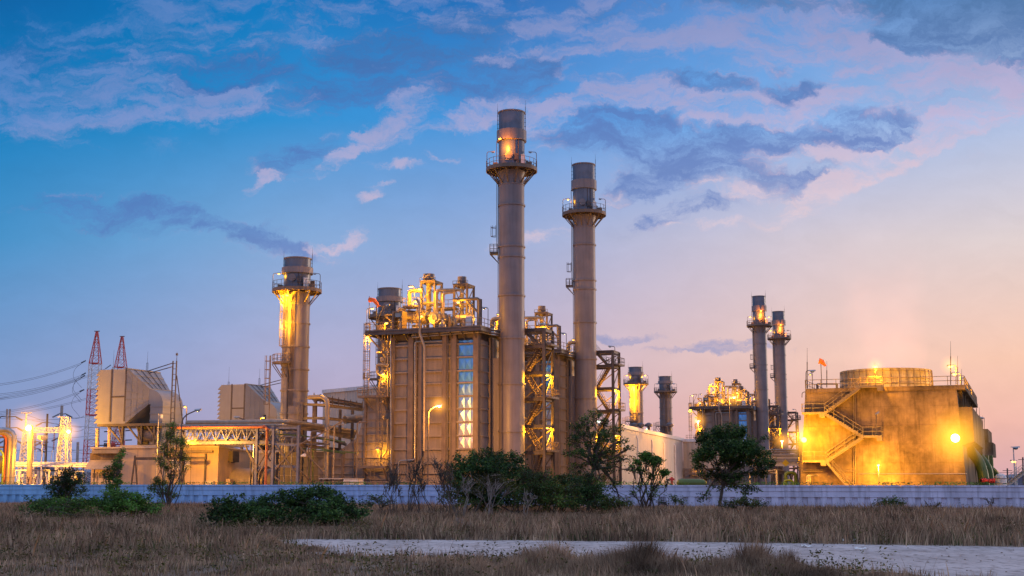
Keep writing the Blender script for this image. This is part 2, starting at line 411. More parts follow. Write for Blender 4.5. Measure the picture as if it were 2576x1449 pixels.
# cloud coordinates, warped by noise so that no edge is smooth
cb = nd('ShaderNodeCombineXYZ'); K.new(S_, cb.inputs[0]); K.new(T_, cb.inputs[1])
def noise(scale, det, rough=.55, vec=None, sx=1, sy=1, rot=0, loc=0, dist=0.):
    mp = nd('ShaderNodeMapping'); mp.inputs['Scale'].default_value = (sx, sy, 1); mp.inputs['Rotation'].default_value = (0, 0, R(rot)); mp.inputs['Location'].default_value = (loc, loc*.7, 0)
    K.new(vec or cb.outputs[0], mp.inputs['Vector'])
    n = nd('ShaderNodeTexNoise'); n.inputs['Scale'].default_value = scale; n.inputs['Detail'].default_value = det; n.inputs['Roughness'].default_value = rough; n.inputs['Distortion'].default_value = dist
    K.new(mp.outputs[0], n.inputs['Vector']); return n
wn = noise(11, 7, .65, loc=3)
v1 = nd('ShaderNodeVectorMath', operation='SUBTRACT'); K.new(wn.outputs['Color'], v1.inputs[0]); v1.inputs[1].default_value = (.5, .5, .5)
v2 = nd('ShaderNodeVectorMath', operation='MULTIPLY'); K.new(v1.outputs[0], v2.inputs[0]); v2.inputs[1].default_value = (.10, .06, 0)
v3 = nd('ShaderNodeVectorMath', operation='ADD'); K.new(v2.outputs[0], v3.inputs[0]); K.new(cb.outputs[0], v3.inputs[1])
wc = v3.outputs[0]
def field(blobs):
    acc = None
    for px, py, rx, ry, an, wt in blobs:
        s, t = st(px, py); k = 1 / FPX
        mp = nd('ShaderNodeMapping', vector_type='TEXTURE'); mp.inputs['Location'].default_value = (s, t, 0)
        mp.inputs['Rotation'].default_value = (0, 0, R(an)); mp.inputs['Scale'].default_value = (rx*k*1.75, ry*k*1.85, 1)
        K.new(wc, mp.inputs['Vector'])
        g = nd('ShaderNodeTexGradient', gradient_type='SPHERICAL'); K.new(mp.outputs[0], g.inputs[0])
        acc = mth('MULTIPLY_ADD', g.outputs['Fac'], wt, acc if acc is not None else 0.)
    return acc
dark = [(270,535,200,34,-3,1),(420,548,120,34,-8,.8),(640,603,130,20,-14,.9),(700,592,60,20,-10,.7),(770,640,40,20,-50,.5),(745,405,80,36,28,1.0),(840,190,300,70,10,.65),(1060,110,200,50,15,.5),(1240,205,150,45,15,.8),
 (560,170,130,50,15,.5),(900,240,90,36,15,.5),(1480,320,90,55,0,1.3),(1620,318,90,45,0,1.1),(1560,360,90,30,-8,.7),(1600,470,80,26,16,1.0),(1700,425,110,48,15,1.2),(1830,375,80,40,5,1.0),(1860,440,80,30,0,.7),(1960,460,60,28,0,.8),(2050,445,70,28,18,.8),
 (1930,350,70,26,5,.7),(2030,345,80,28,10,.8),(2190,350,80,32,0,1.1),(2260,320,60,32,15,1.0),(2130,290,60,20,0,.6),(1650,550,110,20,12,1.1),(1790,520,80,20,0,.7),(1745,215,80,24,-5,.9),(1840,230,60,20,-8,.6),(1990,240,80,26,5,.9),(2060,215,40,18,20,.6),
 (1960,175,35,22,30,.5),(2440,50,230,80,-5,1.3),(2300,60,100,70,0,.7),(2550,140,60,60,0,1.0),(2560,30,90,60,0,.6),(1390,150,70,30,20,.6),(1330,200,90,35,20,.6),(1560,838,85,13,0,1.15),(1650,868,120,8,0,.8),(1810,852,75,14,3,1.2),(1880,850,50,12,0,.8),(2000,860,60,8,3,.4),(60,130,200,70,-5,.35),(1850,15,300,25,0,.5)]
pink = [(120,260,200,75,-5,.75),(330,250,150,60,0,.5),(500,275,190,26,8,.85),(640,232,110,14,12,.8),(560,310,60,20,0,.4),(420,25,150,50,10,.7),(670,470,45,12,28,1.1),(860,390,70,22,48,1.1),(800,450,80,18,15,.5),(985,300,95,34,35,1.05),(1010,350,60,20,0,.6),(1210,280,110,26,25,1.0),
 (1010,422,55,12,-3,.8),(940,503,32,14,20,.9),(965,468,30,6,10,.8),(875,607,38,16,15,.9),(820,610,50,30,-30,.4),(1110,395,30,8,5,.6),(1860,80,300,30,5,1.15),(2070,65,200,40,5,.9),(1960,145,110,34,10,.9),(2150,130,120,30,-5,.6),(1540,75,100,26,22,1.0),(1460,110,80,30,15,.6),(1360,50,60,30,0,.5),
 (1500,265,140,30,18,1.1),(1420,310,60,28,0,.9),(1640,265,60,18,0,.9),(1790,260,110,34,0,1.0),(2080,250,120,26,16,.9),(2390,170,200,44,10,.75),(2220,140,80,20,-10,.7),(2360,330,230,28,24,2.0),(2480,275,110,18,20,1.1),(2250,390,130,24,20,.9),(1550,490,50,14,15,.9),(1880,470,170,26,0,.8),
 (2030,525,100,26,22,.75),(1780,570,160,10,2,.8),(2150,440,100,24,15,.8),(2100,380,90,24,0,.7),(1880,400,90,20,0,.5),(1930,300,160,20,0,.4),(2220,120,40,14,0,.6),(2140,172,60,10,0,.6),(2540,190,50,40,0,.5),(1370,590,90,14,12,.55),(1290,620,60,8,5,.4),(900,860,200,10,3,.12)]
fd, fp = field(dark), field(pink)
nA = noise(24, 10, .70, vec=wc, sx=.60, sy=1.6, rot=-17, loc=1.3, dist=.2); nB = noise(40, 9, .70, vec=wc, sx=.55, sy=1.5, rot=-19, loc=5.1, dist=.3)
nV = noise(5.5, 6, .6, vec=wc, sx=.6, sy=1.8, rot=-20, loc=2.2)
vm = nd('ShaderNodeMapRange'); K.new(T_, vm.inputs['Value']); vm.inputs['From Min'].default_value = st(1288, 480)[1]; vm.inputs['From Max'].default_value = st(1288, 150)[1]; vm.interpolation_type = 'SMOOTHSTEP'
veil = mth('MULTIPLY', vm.outputs['Result'], mth('MULTIPLY', mth('MAXIMUM', mth('SUBTRACT', nV.outputs['Fac'], .40), 0.), 3.2))
fs = mth('ADD', mth('ADD', mth('MULTIPLY', fd, .9), mth('MULTIPLY', fp, .9)), mth('MULTIPLY', veil, 1.2))
nmix = mth('ADD', mth('MULTIPLY', nA.outputs['Fac'], .5), mth('MULTIPLY', nB.outputs['Fac'], .5))
x_ = mth('ADD', mth('MINIMUM', fs, .70), mth('MULTIPLY', mth('SUBTRACT', nmix, .5), 5.0))
def mrange(x, a, b, c, d, smooth=True):
    m = nd('ShaderNodeMapRange'); m.interpolation_type = 'SMOOTHSTEP' if smooth else 'LINEAR'; K.new(x, m.inputs['Value'])
    for k_, v_ in zip(('From Min', 'From Max', 'To Min', 'To Max'), (a, b, c, d)): m.inputs[k_].default_value = v_
    return m.outputs['Result']
alpha = mth('MULTIPLY', mrange(x_, .08, 1.05, 0, .93), mrange(fs, .02, .38, 0, 1))
shade = mrange(mth('ADD', mth('MULTIPLY', mth('SUBTRACT', fd, fp), 1.5), mth('MULTIPLY', mth('SUBTRACT', nmix, .5), -5.5)), -.60, .72, 0, 1)
shade = mth('MAXIMUM', shade, mth('MULTIPLY', vm.outputs['Result'], .25))
# cloud colours follow the height in the sky: bluer overhead, greyer and pinker low
def ramp_t(lst):
    mr = nd('ShaderNodeMapRange'); K.new(T_, mr.inputs['Value']); mr.inputs['From Min'].default_value = st(1288, 1200)[1]; mr.inputs['From Max'].default_value = st(1288, 0)[1]
    cr = nd('ShaderNodeValToRGB'); K.new(mr.outputs['Result'], cr.inputs['Fac']); e = cr.color_ramp.elements
    while len(e) < len(lst): e.new(.5)
    for i, h in enumerate(lst): e[i].position = i/(len(lst)-1); e[i].color = srgb(h)
    return cr.outputs['Color']
darkL = ramp_t(['#a09ab4', '#8890c0', '#4f7dbc', '#2f6cb2', '#1c60a4']); darkR = ramp_t(['#b0a2b6', '#a8a2be', '#838fc2', '#6a84c0', '#4f74a4'])
pinkL = ramp_t(['#d6a9b0', '#d6b4c4', '#a9a6cf', '#6b8dc9', '#457fc1']); pinkR = ramp_t(['#efb9a8', '#f3d0bf', '#ead0ce', '#cdbcd6', '#a3a2cf'])
def lr(a, b):
    m = nd('ShaderNodeMix', data_type='RGBA'); K.new(fac.outputs['Result'], m.inputs[0]); K.new(a, m.inputs[6]); K.new(b, m.inputs[7]); return m.outputs[2]
m1 = nd('ShaderNodeMix', data_type='RGBA'); K.new(shade, m1.inputs[0]); K.new(lr(pinkL, pinkR), m1.inputs[6]); K.new(lr(darkL, darkR), m1.inputs[7])
m2 = nd('ShaderNodeMix', data_type='RGBA'); K.new(alpha, m2.inputs[0]); K.new(base, m2.inputs[6]); K.new(m1.outputs[2], m2.inputs[7])
# thin mottling
nC = noise(30, 6, .6, vec=wc, sx=.8, sy=1.8, rot=-15, loc=8)
mo = nd('ShaderNodeMapRange'); K.new(nC.outputs['Fac'], mo.inputs['Value']); mo.inputs['From Min'].default_value = .3; mo.inputs['From Max'].default_value = .7; mo.inputs['To Min'].default_value = .97; mo.inputs['To Max'].default_value = 1.03
m3 = nd('ShaderNodeMix', data_type='RGBA', blend_type='MULTIPLY'); m3.inputs[0].default_value = 1; K.new(m2.outputs[2], m3.inputs[6]); K.new(mo.outputs['Result'], m3.inputs[7])
# sky out of view, behind and overhead, brightened and tinted as added fill
bk = nd('ShaderNodeMapRange'); bk.interpolation_type = 'SMOOTHSTEP'; K.new(sp.outputs['Y'], bk.inputs['Value']); bk.inputs['From Min'].default_value = .55; bk.inputs['From Max'].default_value = -.35; bk.inputs['To Min'].default_value = 0; bk.inputs['To Max'].default_value = 1
m4 = nd('ShaderNodeMix', data_type='RGBA'); K.new(bk.outputs['Result'], m4.inputs[0]); K.new(m3.outputs[2], m4.inputs[6]); m4.inputs[7].default_value = (.42, .32, .40, 1)
bz = nd('ShaderNodeMapRange'); bz.interpolation_type = 'SMOOTHSTEP'; K.new(sp.outputs['Z'], bz.inputs['Value']); bz.inputs['From Min'].default_value = .04; bz.inputs['From Max'].default_value = .40
m6 = nd('ShaderNodeMix', data_type='RGBA'); K.new(bz.outputs['Result'], m6.inputs[0]); m6.inputs[6].default_value = (.44, .30, .34, 1); m6.inputs[7].default_value = (.24, .40, .80, 1); K.new(m6.outputs[2], m4.inputs[7])
zn = nd('ShaderNodeMapRange'); zn.interpolation_type = 'SMOOTHSTEP'; K.new(sp.outputs['Z'], zn.inputs['Value']); zn.inputs['From Min'].default_value = .37; zn.inputs['From Max'].default_value = .75
m5 = nd('ShaderNodeMix', data_type='RGBA'); K.new(zn.outputs['Result'], m5.inputs[0]); K.new(m4.outputs[2], m5.inputs[6]); m5.inputs[7].default_value = (.40, .52, .86, 1)
bg = nd('ShaderNodeBackground'); K.new(m5.outputs[2], bg.inputs['Color']); bg.inputs['Strength'].default_value = 1.05
sky = nd('ShaderNodeTexSky', sky_type='NISHITA'); sky.sun_disc = False; sky.sun_elevation = R(3); sky.sun_rotation = R(58)
bg2 = nd('ShaderNodeBackground'); K.new(sky.outputs[0], bg2.inputs['Color']); bg2.inputs['Strength'].default_value = .004
ad = nd('ShaderNodeAddShader'); K.new(bg.outputs[0], ad.inputs[0]); K.new(bg2.outputs[0], ad.inputs[1])
wo = nd('ShaderNodeOutputWorld'); K.new(ad.outputs[0], wo.inputs['Surface'])
sd = bpy.data.lights.new('sun', 'SUN'); sd.energy = .6; sd.angle = R(12); sd.color = (1, .72, .52)
so = bpy.data.objects.new('sun', sd); col.objects.link(so)
az, el = R(58), R(6)
so.rotation_euler = Vector((math.sin(az)*math.cos(el), math.cos(az)*math.cos(el), math.sin(el))).to_track_quat('Z', 'Y').to_euler()
w.cycles.sampling_method = 'MANUAL'; w.cycles.sample_map_resolution = 256
sc.view_settings.view_transform = 'Standard'; sc.view_settings.look = 'None'; sc.view_settings.exposure = 0
sc.cycles.use_denoising = True
sc.cycles.max_bounces = 5; sc.cycles.diffuse_bounces = 2; sc.cycles.glossy_bounces = 2; sc.cycles.transmission_bounces = 2
sc.cycles.sample_clamp_indirect = 4
try: sc.cycles.use_light_tree = True
except Exception: pass
# ------------------------------------------------------------------ ground, dirt road, boundary wall
def gmat():
    m = bpy.data.materials.new('soil'); m.use_nodes = True; nt = m.node_tree; N, K = nt.nodes, nt.links; b = N['Principled BSDF']; b.inputs['Roughness'].default_value = .95; b.inputs['Specular IOR Level'].default_value = .1
    tc = N.new('ShaderNodeTexCoord'); n1 = N.new('ShaderNodeTexNoise'); n1.inputs['Scale'].default_value = .18; n1.inputs['Detail'].default_value = 9; n1.inputs['Roughness'].default_value = .7
    K.new(tc.outputs['Object'], n1.inputs['Vector']); cr = N.new('ShaderNodeValToRGB'); K.new(n1.outputs['Fac'], cr.inputs['Fac']); e = cr.color_ramp.elements
    e[0].position = .35; e[0].color = (.13, .085, .055, 1); e[1].position = .68; e[1].color = (.36, .26, .18, 1)
    K.new(cr.outputs['Color'], b.inputs['Base Color']); M['soil'] = m
gmat()
g = MB()
xs = [-4000, -1200, -400, -150, -75, 0, 75, 150, 400, 1200, 4000]; ys = [-300, 0, 30, 60, 90, 120, 200, 400, 900, 2500, 7000]
for x in xs:
    pass
vs = [(x, y, 0) for y in ys for x in xs]; n = len(xs)
g.add(vs, [(j*n+i, j*n+i+1, (j+1)*n+i+1, (j+1)*n+i) for j in range(len(ys)-1) for i in range(n-1)])
tag(g.build('ground', 'soil'), 'flat dry field in front of the power station', 'ground', kind='structure')

def roadmat():
    m = bpy.data.materials.new('pale_dirt'); m.use_nodes = True; nt = m.node_tree; N, K = nt.nodes, nt.links; b = N['Principled BSDF']; b.inputs['Roughness'].default_value = .95; b.inputs['Specular IOR Level'].default_value = .1
    tc = N.new('ShaderNodeTexCoord')
    def nz(s, d, sc=(1,1,1)):
        mp = N.new('ShaderNodeMapping'); mp.inputs['Scale'].default_value = sc; K.new(tc.outputs['Object'], mp.inputs['Vector'])
        x = N.new('ShaderNodeTexNoise'); x.inputs['Scale'].default_value = s; x.inputs['Detail'].default_value = d; x.inputs['Roughness'].default_value = .65; K.new(mp.outputs[0], x.inputs['Vector']); return x
    a = nz(.5, 8, (1, .5, 1)); c = nz(3.2, 6, (1, .4, 1)); k = nz(9, 3)
    cr = N.new('ShaderNodeValToRGB'); K.new(a.outputs['Fac'], cr.inputs['Fac']); e = cr.color_ramp.elements
    e[0].position = .32; e[0].color = (.44, .35, .30, 1); e[1].position = .7; e[1].color = (.74, .60, .52, 1)
    c2 = N.new('ShaderNodeValToRGB'); K.new(c.outputs['Fac'], c2.inputs['Fac']); c2.color_ramp.elements[0].position = .36; c2.color_ramp.elements[0].color = (.55, .52, .5, 1); c2.color_ramp.elements[1].position = .5; c2.color_ramp.elements[1].color = (1, 1, 1, 1)
    c3 = N.new('ShaderNodeValToRGB'); K.new(k.outputs['Fac'], c3.inputs['Fac']); c3.color_ramp.elements[0].position = .28; c3.color_ramp.elements[0].color = (.6, .55, .5, 1); c3.color_ramp.elements[1].position = .36; c3.color_ramp.elements[1].color = (1, 1, 1, 1)
    x = N.new('ShaderNodeMix'); x.data_type = 'RGBA'; x.blend_type = 'MULTIPLY'; x.inputs[0].default_value = 1; K.new(cr.outputs[0], x.inputs[6]); K.new(c2.outputs[0], x.inputs[7])
    y = N.new('ShaderNodeMix'); y.data_type = 'RGBA'; y.blend_type = 'MULTIPLY'; y.inputs[0].default_value = 1; K.new(x.outputs[2], y.inputs[6]); K.new(c3.outputs[0], y.inputs[7])
    K.new(y.outputs[2], b.inputs['Base Color'])
    bp = N.new('ShaderNodeBump'); bp.inputs['Strength'].default_value = .6; bp.inputs['Distance'].default_value = .06; K.new(c.outputs['Fac'], bp.inputs['Height']); K.new(bp.outputs[0], b.inputs['Normal'])
    M['pale_dirt'] = m
roadmat()
far = [(690,1360),(760,1357),(900,1357.5),(1100,1359),(1437,1361),(1750,1364),(2076,1368),(2350,1373),(2700,1378),(3300,1388)]
near = [(3300,1700),(2560,1500),(2440,1462),(2320,1446),(2180,1436),(2000,1425),(1770,1412),(1600,1409),(1437,1408),(1181,1403),(1000,1399),(860,1397),(760,1396),(712,1393),(780,1389),(826,1384),(800,1378),(740,1372),(700,1366)]
road_poly = [G(*p) for p in far + near]
def wob(P, k=.25, m=5):
    out = []
    for i, a in enumerate(P):
        b = P[(i+1) % len(P)]
        for j in range(m):
            p = a.lerp(b, j/m); out.append(Vector((p.x + rnd.uniform(-k, k), p.y + rnd.uniform(-k, k), .006)))
    return out
rp = wob(road_poly)
g = MB(); g.add(rp, [tuple(range(len(rp)))])
tag(g.build('dirt_road', 'pale_dirt'), 'pale bare dirt track crossing the dry field', 'dirt road', kind='structure')
RPX = np.array([(p.x, p.y) for p in road_poly])
def in_poly(x, y, P):
    c = np.zeros(len(x), bool); n = len(P); j = n - 1
    for i in range(n):
        xi, yi = P[i]; xj, yj = P[j]
        k = ((yi > y) != (yj > y)) & (x < (xj-xi)*(y-yi)/(yj-yi+1e-12)+xi); c ^= k; j = i
    return c

# boundary wall: lower band of folded panels, plain beam above, coping
WA, WB = Vector((-75, 145.5, 0)), Vector((75, 102.5, 0))
wd = (WB-WA).normalized(); wn = Vector((wd.y, -wd.x, 0)); wl = (WB-WA).length    # wn points to the camera
def wp(s, o, z): return WA + wd*s + wn*o + Vector((0,0,z))
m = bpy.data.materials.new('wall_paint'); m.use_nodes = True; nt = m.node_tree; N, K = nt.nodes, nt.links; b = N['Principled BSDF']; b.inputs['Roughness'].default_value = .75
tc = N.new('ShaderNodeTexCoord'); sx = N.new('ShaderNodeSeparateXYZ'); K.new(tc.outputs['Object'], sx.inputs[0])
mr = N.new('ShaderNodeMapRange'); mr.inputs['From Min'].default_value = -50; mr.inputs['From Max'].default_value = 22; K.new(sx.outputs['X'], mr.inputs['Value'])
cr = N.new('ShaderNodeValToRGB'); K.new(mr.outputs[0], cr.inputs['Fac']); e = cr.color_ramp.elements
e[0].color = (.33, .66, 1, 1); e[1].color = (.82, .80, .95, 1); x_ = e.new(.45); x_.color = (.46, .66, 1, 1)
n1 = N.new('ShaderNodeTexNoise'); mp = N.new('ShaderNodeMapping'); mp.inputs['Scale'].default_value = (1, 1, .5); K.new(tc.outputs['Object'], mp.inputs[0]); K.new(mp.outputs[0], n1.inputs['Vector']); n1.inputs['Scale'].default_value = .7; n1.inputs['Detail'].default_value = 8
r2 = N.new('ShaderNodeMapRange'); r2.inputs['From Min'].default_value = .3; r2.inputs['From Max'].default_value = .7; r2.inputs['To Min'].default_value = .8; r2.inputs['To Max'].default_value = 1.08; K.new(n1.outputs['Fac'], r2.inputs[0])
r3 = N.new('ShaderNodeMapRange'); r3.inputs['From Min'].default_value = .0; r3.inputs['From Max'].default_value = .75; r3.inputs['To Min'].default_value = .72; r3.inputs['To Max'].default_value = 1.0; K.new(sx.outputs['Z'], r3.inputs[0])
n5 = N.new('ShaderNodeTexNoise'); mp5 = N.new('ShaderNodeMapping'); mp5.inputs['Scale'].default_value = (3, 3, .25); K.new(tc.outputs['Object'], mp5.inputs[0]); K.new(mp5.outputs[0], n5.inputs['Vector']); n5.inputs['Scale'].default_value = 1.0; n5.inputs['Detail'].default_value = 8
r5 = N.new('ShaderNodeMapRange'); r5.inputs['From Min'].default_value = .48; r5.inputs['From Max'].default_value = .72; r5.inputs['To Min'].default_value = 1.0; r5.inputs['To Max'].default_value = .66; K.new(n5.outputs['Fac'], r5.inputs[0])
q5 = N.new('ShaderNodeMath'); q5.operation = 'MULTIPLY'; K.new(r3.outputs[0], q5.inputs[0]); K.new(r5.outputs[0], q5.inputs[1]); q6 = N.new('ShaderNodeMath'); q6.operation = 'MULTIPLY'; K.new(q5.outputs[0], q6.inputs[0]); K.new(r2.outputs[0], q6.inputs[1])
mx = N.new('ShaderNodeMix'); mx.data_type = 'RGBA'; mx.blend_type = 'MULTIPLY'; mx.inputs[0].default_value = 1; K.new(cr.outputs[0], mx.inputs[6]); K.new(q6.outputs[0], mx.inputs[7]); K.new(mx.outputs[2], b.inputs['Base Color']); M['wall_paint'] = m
t = Thing('boundary_wall', 'long low painted concrete wall around the power station', 'wall', (0, 122, 0))
b1 = MB(); s = 0; prof = []
while s < wl:
    prof += [(s, 0.0), (s+.52, .0), (s+.64, -.17), (s+.96, -.17)]; s += 1.08
vs = []
for s_, o_ in prof: vs += [wp(s_, o_, -.05), wp(s_, o_, 1.10)]
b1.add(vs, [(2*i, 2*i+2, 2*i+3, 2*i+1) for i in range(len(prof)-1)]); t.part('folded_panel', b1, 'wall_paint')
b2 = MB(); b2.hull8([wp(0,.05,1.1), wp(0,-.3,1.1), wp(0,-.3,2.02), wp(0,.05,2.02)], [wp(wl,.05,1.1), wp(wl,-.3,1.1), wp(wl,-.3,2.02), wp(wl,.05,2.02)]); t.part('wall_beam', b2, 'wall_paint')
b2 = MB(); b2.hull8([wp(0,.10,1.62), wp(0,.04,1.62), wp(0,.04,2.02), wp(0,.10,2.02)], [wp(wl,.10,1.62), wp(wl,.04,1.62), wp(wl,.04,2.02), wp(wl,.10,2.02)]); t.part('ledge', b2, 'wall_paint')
b3 = MB(); s = 0
while s < wl:
    e_ = s + 1.42; b3.hull8([wp(s,.17,2.02), wp(s,-.36,2.02), wp(s,-.36,2.16), wp(s,.17,2.16)], [wp(e_,.17,2.02), wp(e_,-.36,2.02), wp(e_,-.36,2.16), wp(e_,.17,2.16)]); s += 1.46
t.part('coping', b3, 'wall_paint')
# ------------------------------------------------------------------ chimney stacks
def Z(y, Y=160): return W(1290, y, Y).z
MAIN = dict(zt=Z(285), c0=Z(357), c1=Z(331), dk=Z(427), br=Z(467), rings=[Z(y) for y in (518,622,648,745,852,967,1086)], rs=1.63, rb=1.68, rc=1.93, rd=3.28, land=Z(638), lad=Z(560), prot=1.4)
YB = 170.5
BYP = dict(zt=Z(652,YB), c0=Z(690,YB), c1=Z(675,YB), dk=Z(731,YB), br=Z(768,YB), rings=[Z(y,YB) for y in (815,873,930,983,1041)], rs=1.78, rb=1.80, rc=2.12, rd=3.30, prot=1.2)
def stack(name, label, X, Y, d, group, main=True, lamps=(), front_lamp=False, under_lamp=False, shaft_z0=0, low=None, fine=True):
    t = Thing(name, label, 'chimney', (X, Y, 0), group)
    def c(a, r, z): return Vector((X + r*math.cos(R(a)), Y + r*math.sin(R(a)), z))
    rs, rb, rc, rd, dk = d['rs'], d['rb'], d['rc'], d['rd'], d['dk']
    def lat(prof, n=48): return MB().lathe(prof, (X, Y), n)
    if main:
        t.part('shaft', lat([(rs+.03, shaft_z0), (rs, 9), (rs, d['br']), (rs, dk-1.2), (rs+.2, dk-.35), (rs+.02, dk+.05)]), 'stack_paint', smooth=True)
    else:
        t.part('shaft', lat([(rs, shaft_z0), (rs, dk-.3)]), 'stack_paint', smooth=True)
    t.part('barrel', lat([(rb, dk+.06), (rb, d['zt']), (rb-.12, d['zt']), (rb-.12, dk+3)]), 'barrel_paint', smooth=True)
    for k, z in enumerate([d['zt']-.06] + ([] if main else [d['zt']-1.4])):
        t.part('rim', MB().ring(rb-.02, rb+.11, z, z+.14, (X, Y)), 'stack_paint')
    t.part('collar', MB().ring(rb+.01, rc, d['c0'], d['c1'], (X, Y), 48), 'stack_paint', smooth=True)
    for z in d['rings']:
        if z < shaft_z0 + .3: continue
        t.part('flange_ring', MB().ring(rs-.02, rs+.13, z-.10, z+.10, (X, Y), 48), 'stack_paint')
    t.part('flange_ring', MB().ring(rs-.02, rs+.07, d['br']-.06, d['br']+.06, (X, Y), 48), 'stack_paint')
    pl = MB(); pl.ring(rb+.02, rd, dk-.12, dk, (X, Y), 36); pl.ring(rd-.08, rd+.03, dk-.32, dk+.14, (X, Y), 36); pl.ring(rb+.9, rb+1.0, dk-.3, dk-.13, (X, Y), 36)
    t.part('platform', pl, 'steel_tan')
    br = MB()
    for i in range(12):
        a = 15 + i*30
        br.beam(c(a, rs, dk-.25), c(a, rd-.1, dk-.25), .1, .22); br.beam(c(a, rs+.02, d['br']+.1), c(a, rd-.25, dk-.36), .13, .13)
    t.part('bracket', br, 'steel_tan')
    rl = MB(); rl.rail([c(i*15, rd-.02, dk) for i in range(24)], 1.12, .9, .028 if fine else .035, closed=True); t.part('railing', rl, 'steel')
    # instruments on the platform
    for a, r, s, hh, mm in ((-52, 2.35, .5, 1.3, 'white_paint'), (-30, 2.6, .7, .5, 'steel_tan'), (-38, 2.1, .4, .9, 'white_paint'), (-150, 2.4, .6, .45, 'steel_tan'), (40, 2.4, .6, 1.4, 'steel_tan')):
        p = c(a, r, dk+.01); x = MB().box(p.x-s/2, p.x+s/2, p.y-s/2, p.y+s/2, p.z+.15, p.z+.15+hh); x.box(p.x-s/2+.1, p.x-s/2+.16, p.y-.03, p.y+.03, p.z, p.z+.15); x.box(p.x+s/2-.16, p.x+s/2-.1, p.y-.03, p.y+.03, p.z, p.z+.15)
        t.part('instrument_box', x, mm)
    mh = MB(); p = c(-100, rb, dk+1.5); mh.tube(c(-100, rb-.1, dk+1.5), c(-100, rb+.25, dk+1.5), .42, 16); mh.tube(c(-100, rb+.25, dk+1.5), c(-100, rb+.32, dk+1.5), .5, 16); t.part('manhole', mh, 'stack_paint', smooth=True)
    db = MB()
    for a in (-75, -60): db.tube(c(a, rb+.06, dk+.1), c(a, rb+.06, d['c0']), .05, 5)
    db.box(c(-80, rb+.1, 0).x, c(-80, rb+.1, 0).x+.5, c(-80, rb+.3, 0).y, c(-80, rb+.2, 0).y+.2, dk+.9, dk+1.7); t.part('conduit', db, 'steel')
    # lightning rods with their spacers
    for a in (172, 12):
        q = MB(); zb = d['c1'] if a != 12 else d['c0']; zt = d['zt'] + (d['prot'] if a != 12 else d['prot']+.5)
        q.tube(c(a, rb+.16, zb), c(a, rb+.16, zt-.9), .035, 5); q.tube(c(a, rb+.16, zt-.9), c(a, rb+.16, zt), .02, 5, .008)
        z = zb+.5
        while z < d['zt']: q.tube(c(a, rb, z), c(a, rb+.22, z), .03, 4); z += .55
        t.part('lightning_rod', q, 'dark')
    # ladders
    out = Vector((math.cos(R(180)), math.sin(R(180)), 0))
    if main:
        q = MB(); f = c(183, rs+.28, d['land']); q.ladder(f, dk, out, False); t.part('ladder', q, 'steel')
        q = MB(); q.ladder(f, d['land']+3.6, out, True); t.part('ladder_cage', q, 'steel')
        q = MB(); a, b_ = c(183, rs+.05, d['land']), c(183, rs+1.15, d['land'])
        q.box(a.x-1.1, a.x, a.y-.6, a.y+.6, a.z-.12, a.z); q.beam(c(183, rs, d['land']-1.3), Vector((a.x-1.0, a.y-.5, a.z-.12)), .08); q.beam(c(183, rs, d['land']-1.3), Vector((a.x-1.0, a.y+.5, a.z-.12)), .08)
        ld = t.part('landing', q, 'steel')
        q = MB(); q.rail([(a.x-.1, a.y-.6, a.z), (a.x-1.1, a.y-.6, a.z), (a.x-1.1, a.y+.6, a.z), (a.x-.1, a.y+.6, a.z)], 1.1, .6); t.part('railing', q, 'steel', ld)
        q = MB(); q.ladder(c(183, rb+.25, dk), d['c0'], out, False); t.part('ladder', q, 'steel')
        q = MB(); q.tube(c(186, rs+.1, d['land']-1), c(186, rs+.1, dk-.3), .06, 6); q.tube(c(177, rs+.1, 20), c(177, rs+.1, dk-.3), .04, 6); t.part('conduit', q, 'steel')
    else:
        z1 = low['land1']; out2 = Vector((-.5, -.87, 0)).normalized(); fa = 232
        q = MB(); q.ladder(c(fa, rs+.3, z1), dk, c(fa, 1, 0)-c(fa, 0, 0), True, .5, .3); t.part('ladder', q, 'steel_tan')
        q = MB(); a0 = [c(x, rs+.02, z1) for x in (190, 215, 240, 262)]; a1 = [c(x, rs+1.25, z1) for x in (190, 215, 240, 262)]
        dz = Vector((0,0,-.14))
        for i in range(3): q.hull8([a0[i]+dz, a1[i]+dz, a1[i], a0[i]], [a0[i+1]+dz, a1[i+1]+dz, a1[i+1], a0[i+1]])
        for i in (0, 1, 2, 3): q.beam(a1[i]+dz, c((190,215,240,262)[i], rs, z1-1.9), .1)
        ld = t.part('landing', q, 'steel_tan')
        q = MB(); q.rail([a0[0]] + a1 + [a0[3]], 1.15, .6); t.part('railing', q, 'steel_tan', ld)
        q = MB(); q.ladder(c(200, rs+1.5, low['z0']), z1+1.0, Vector((-1, -.3, 0)), True); t.part('ladder', q, 'steel_tan')
        for a in (258, 263, 268, 273): 
            q = MB(); q.tube(c(a, rs+.1, low['z0']+2), c(a, rs+.1, dk-.6 - (a % 3)*.2), .045, 6)
            for z in (z1+2, z1+5, z1+8): q.box(c(a, rs+.1, z).x-.12, c(a, rs+.1, z).x+.12, c(a, rs+.1, z).y-.06, c(a, rs+.1, z).y+.1, z, z+.06)
            t.part('conduit', q, 'steel_tan')
        q = MB(); q.tube(c(250, rs+.08, low['z0']), c(250, rs+.08, z1-.2), .12, 8); t.part('riser_pipe', q, 'steel')
    for a, lit, pw in lamps:
        f = c(a, rd-.05, dk-.1); ar = (c(a, 1, 0)-c(a, 0, 0))
        ar = Vector((-ar.x, -ar.y, 0))*.75
        lamp(t, f, f+Vector((0,0,2.35)), ar, lit, pw, .45 if fine else .6, .04, em='sodium_small')
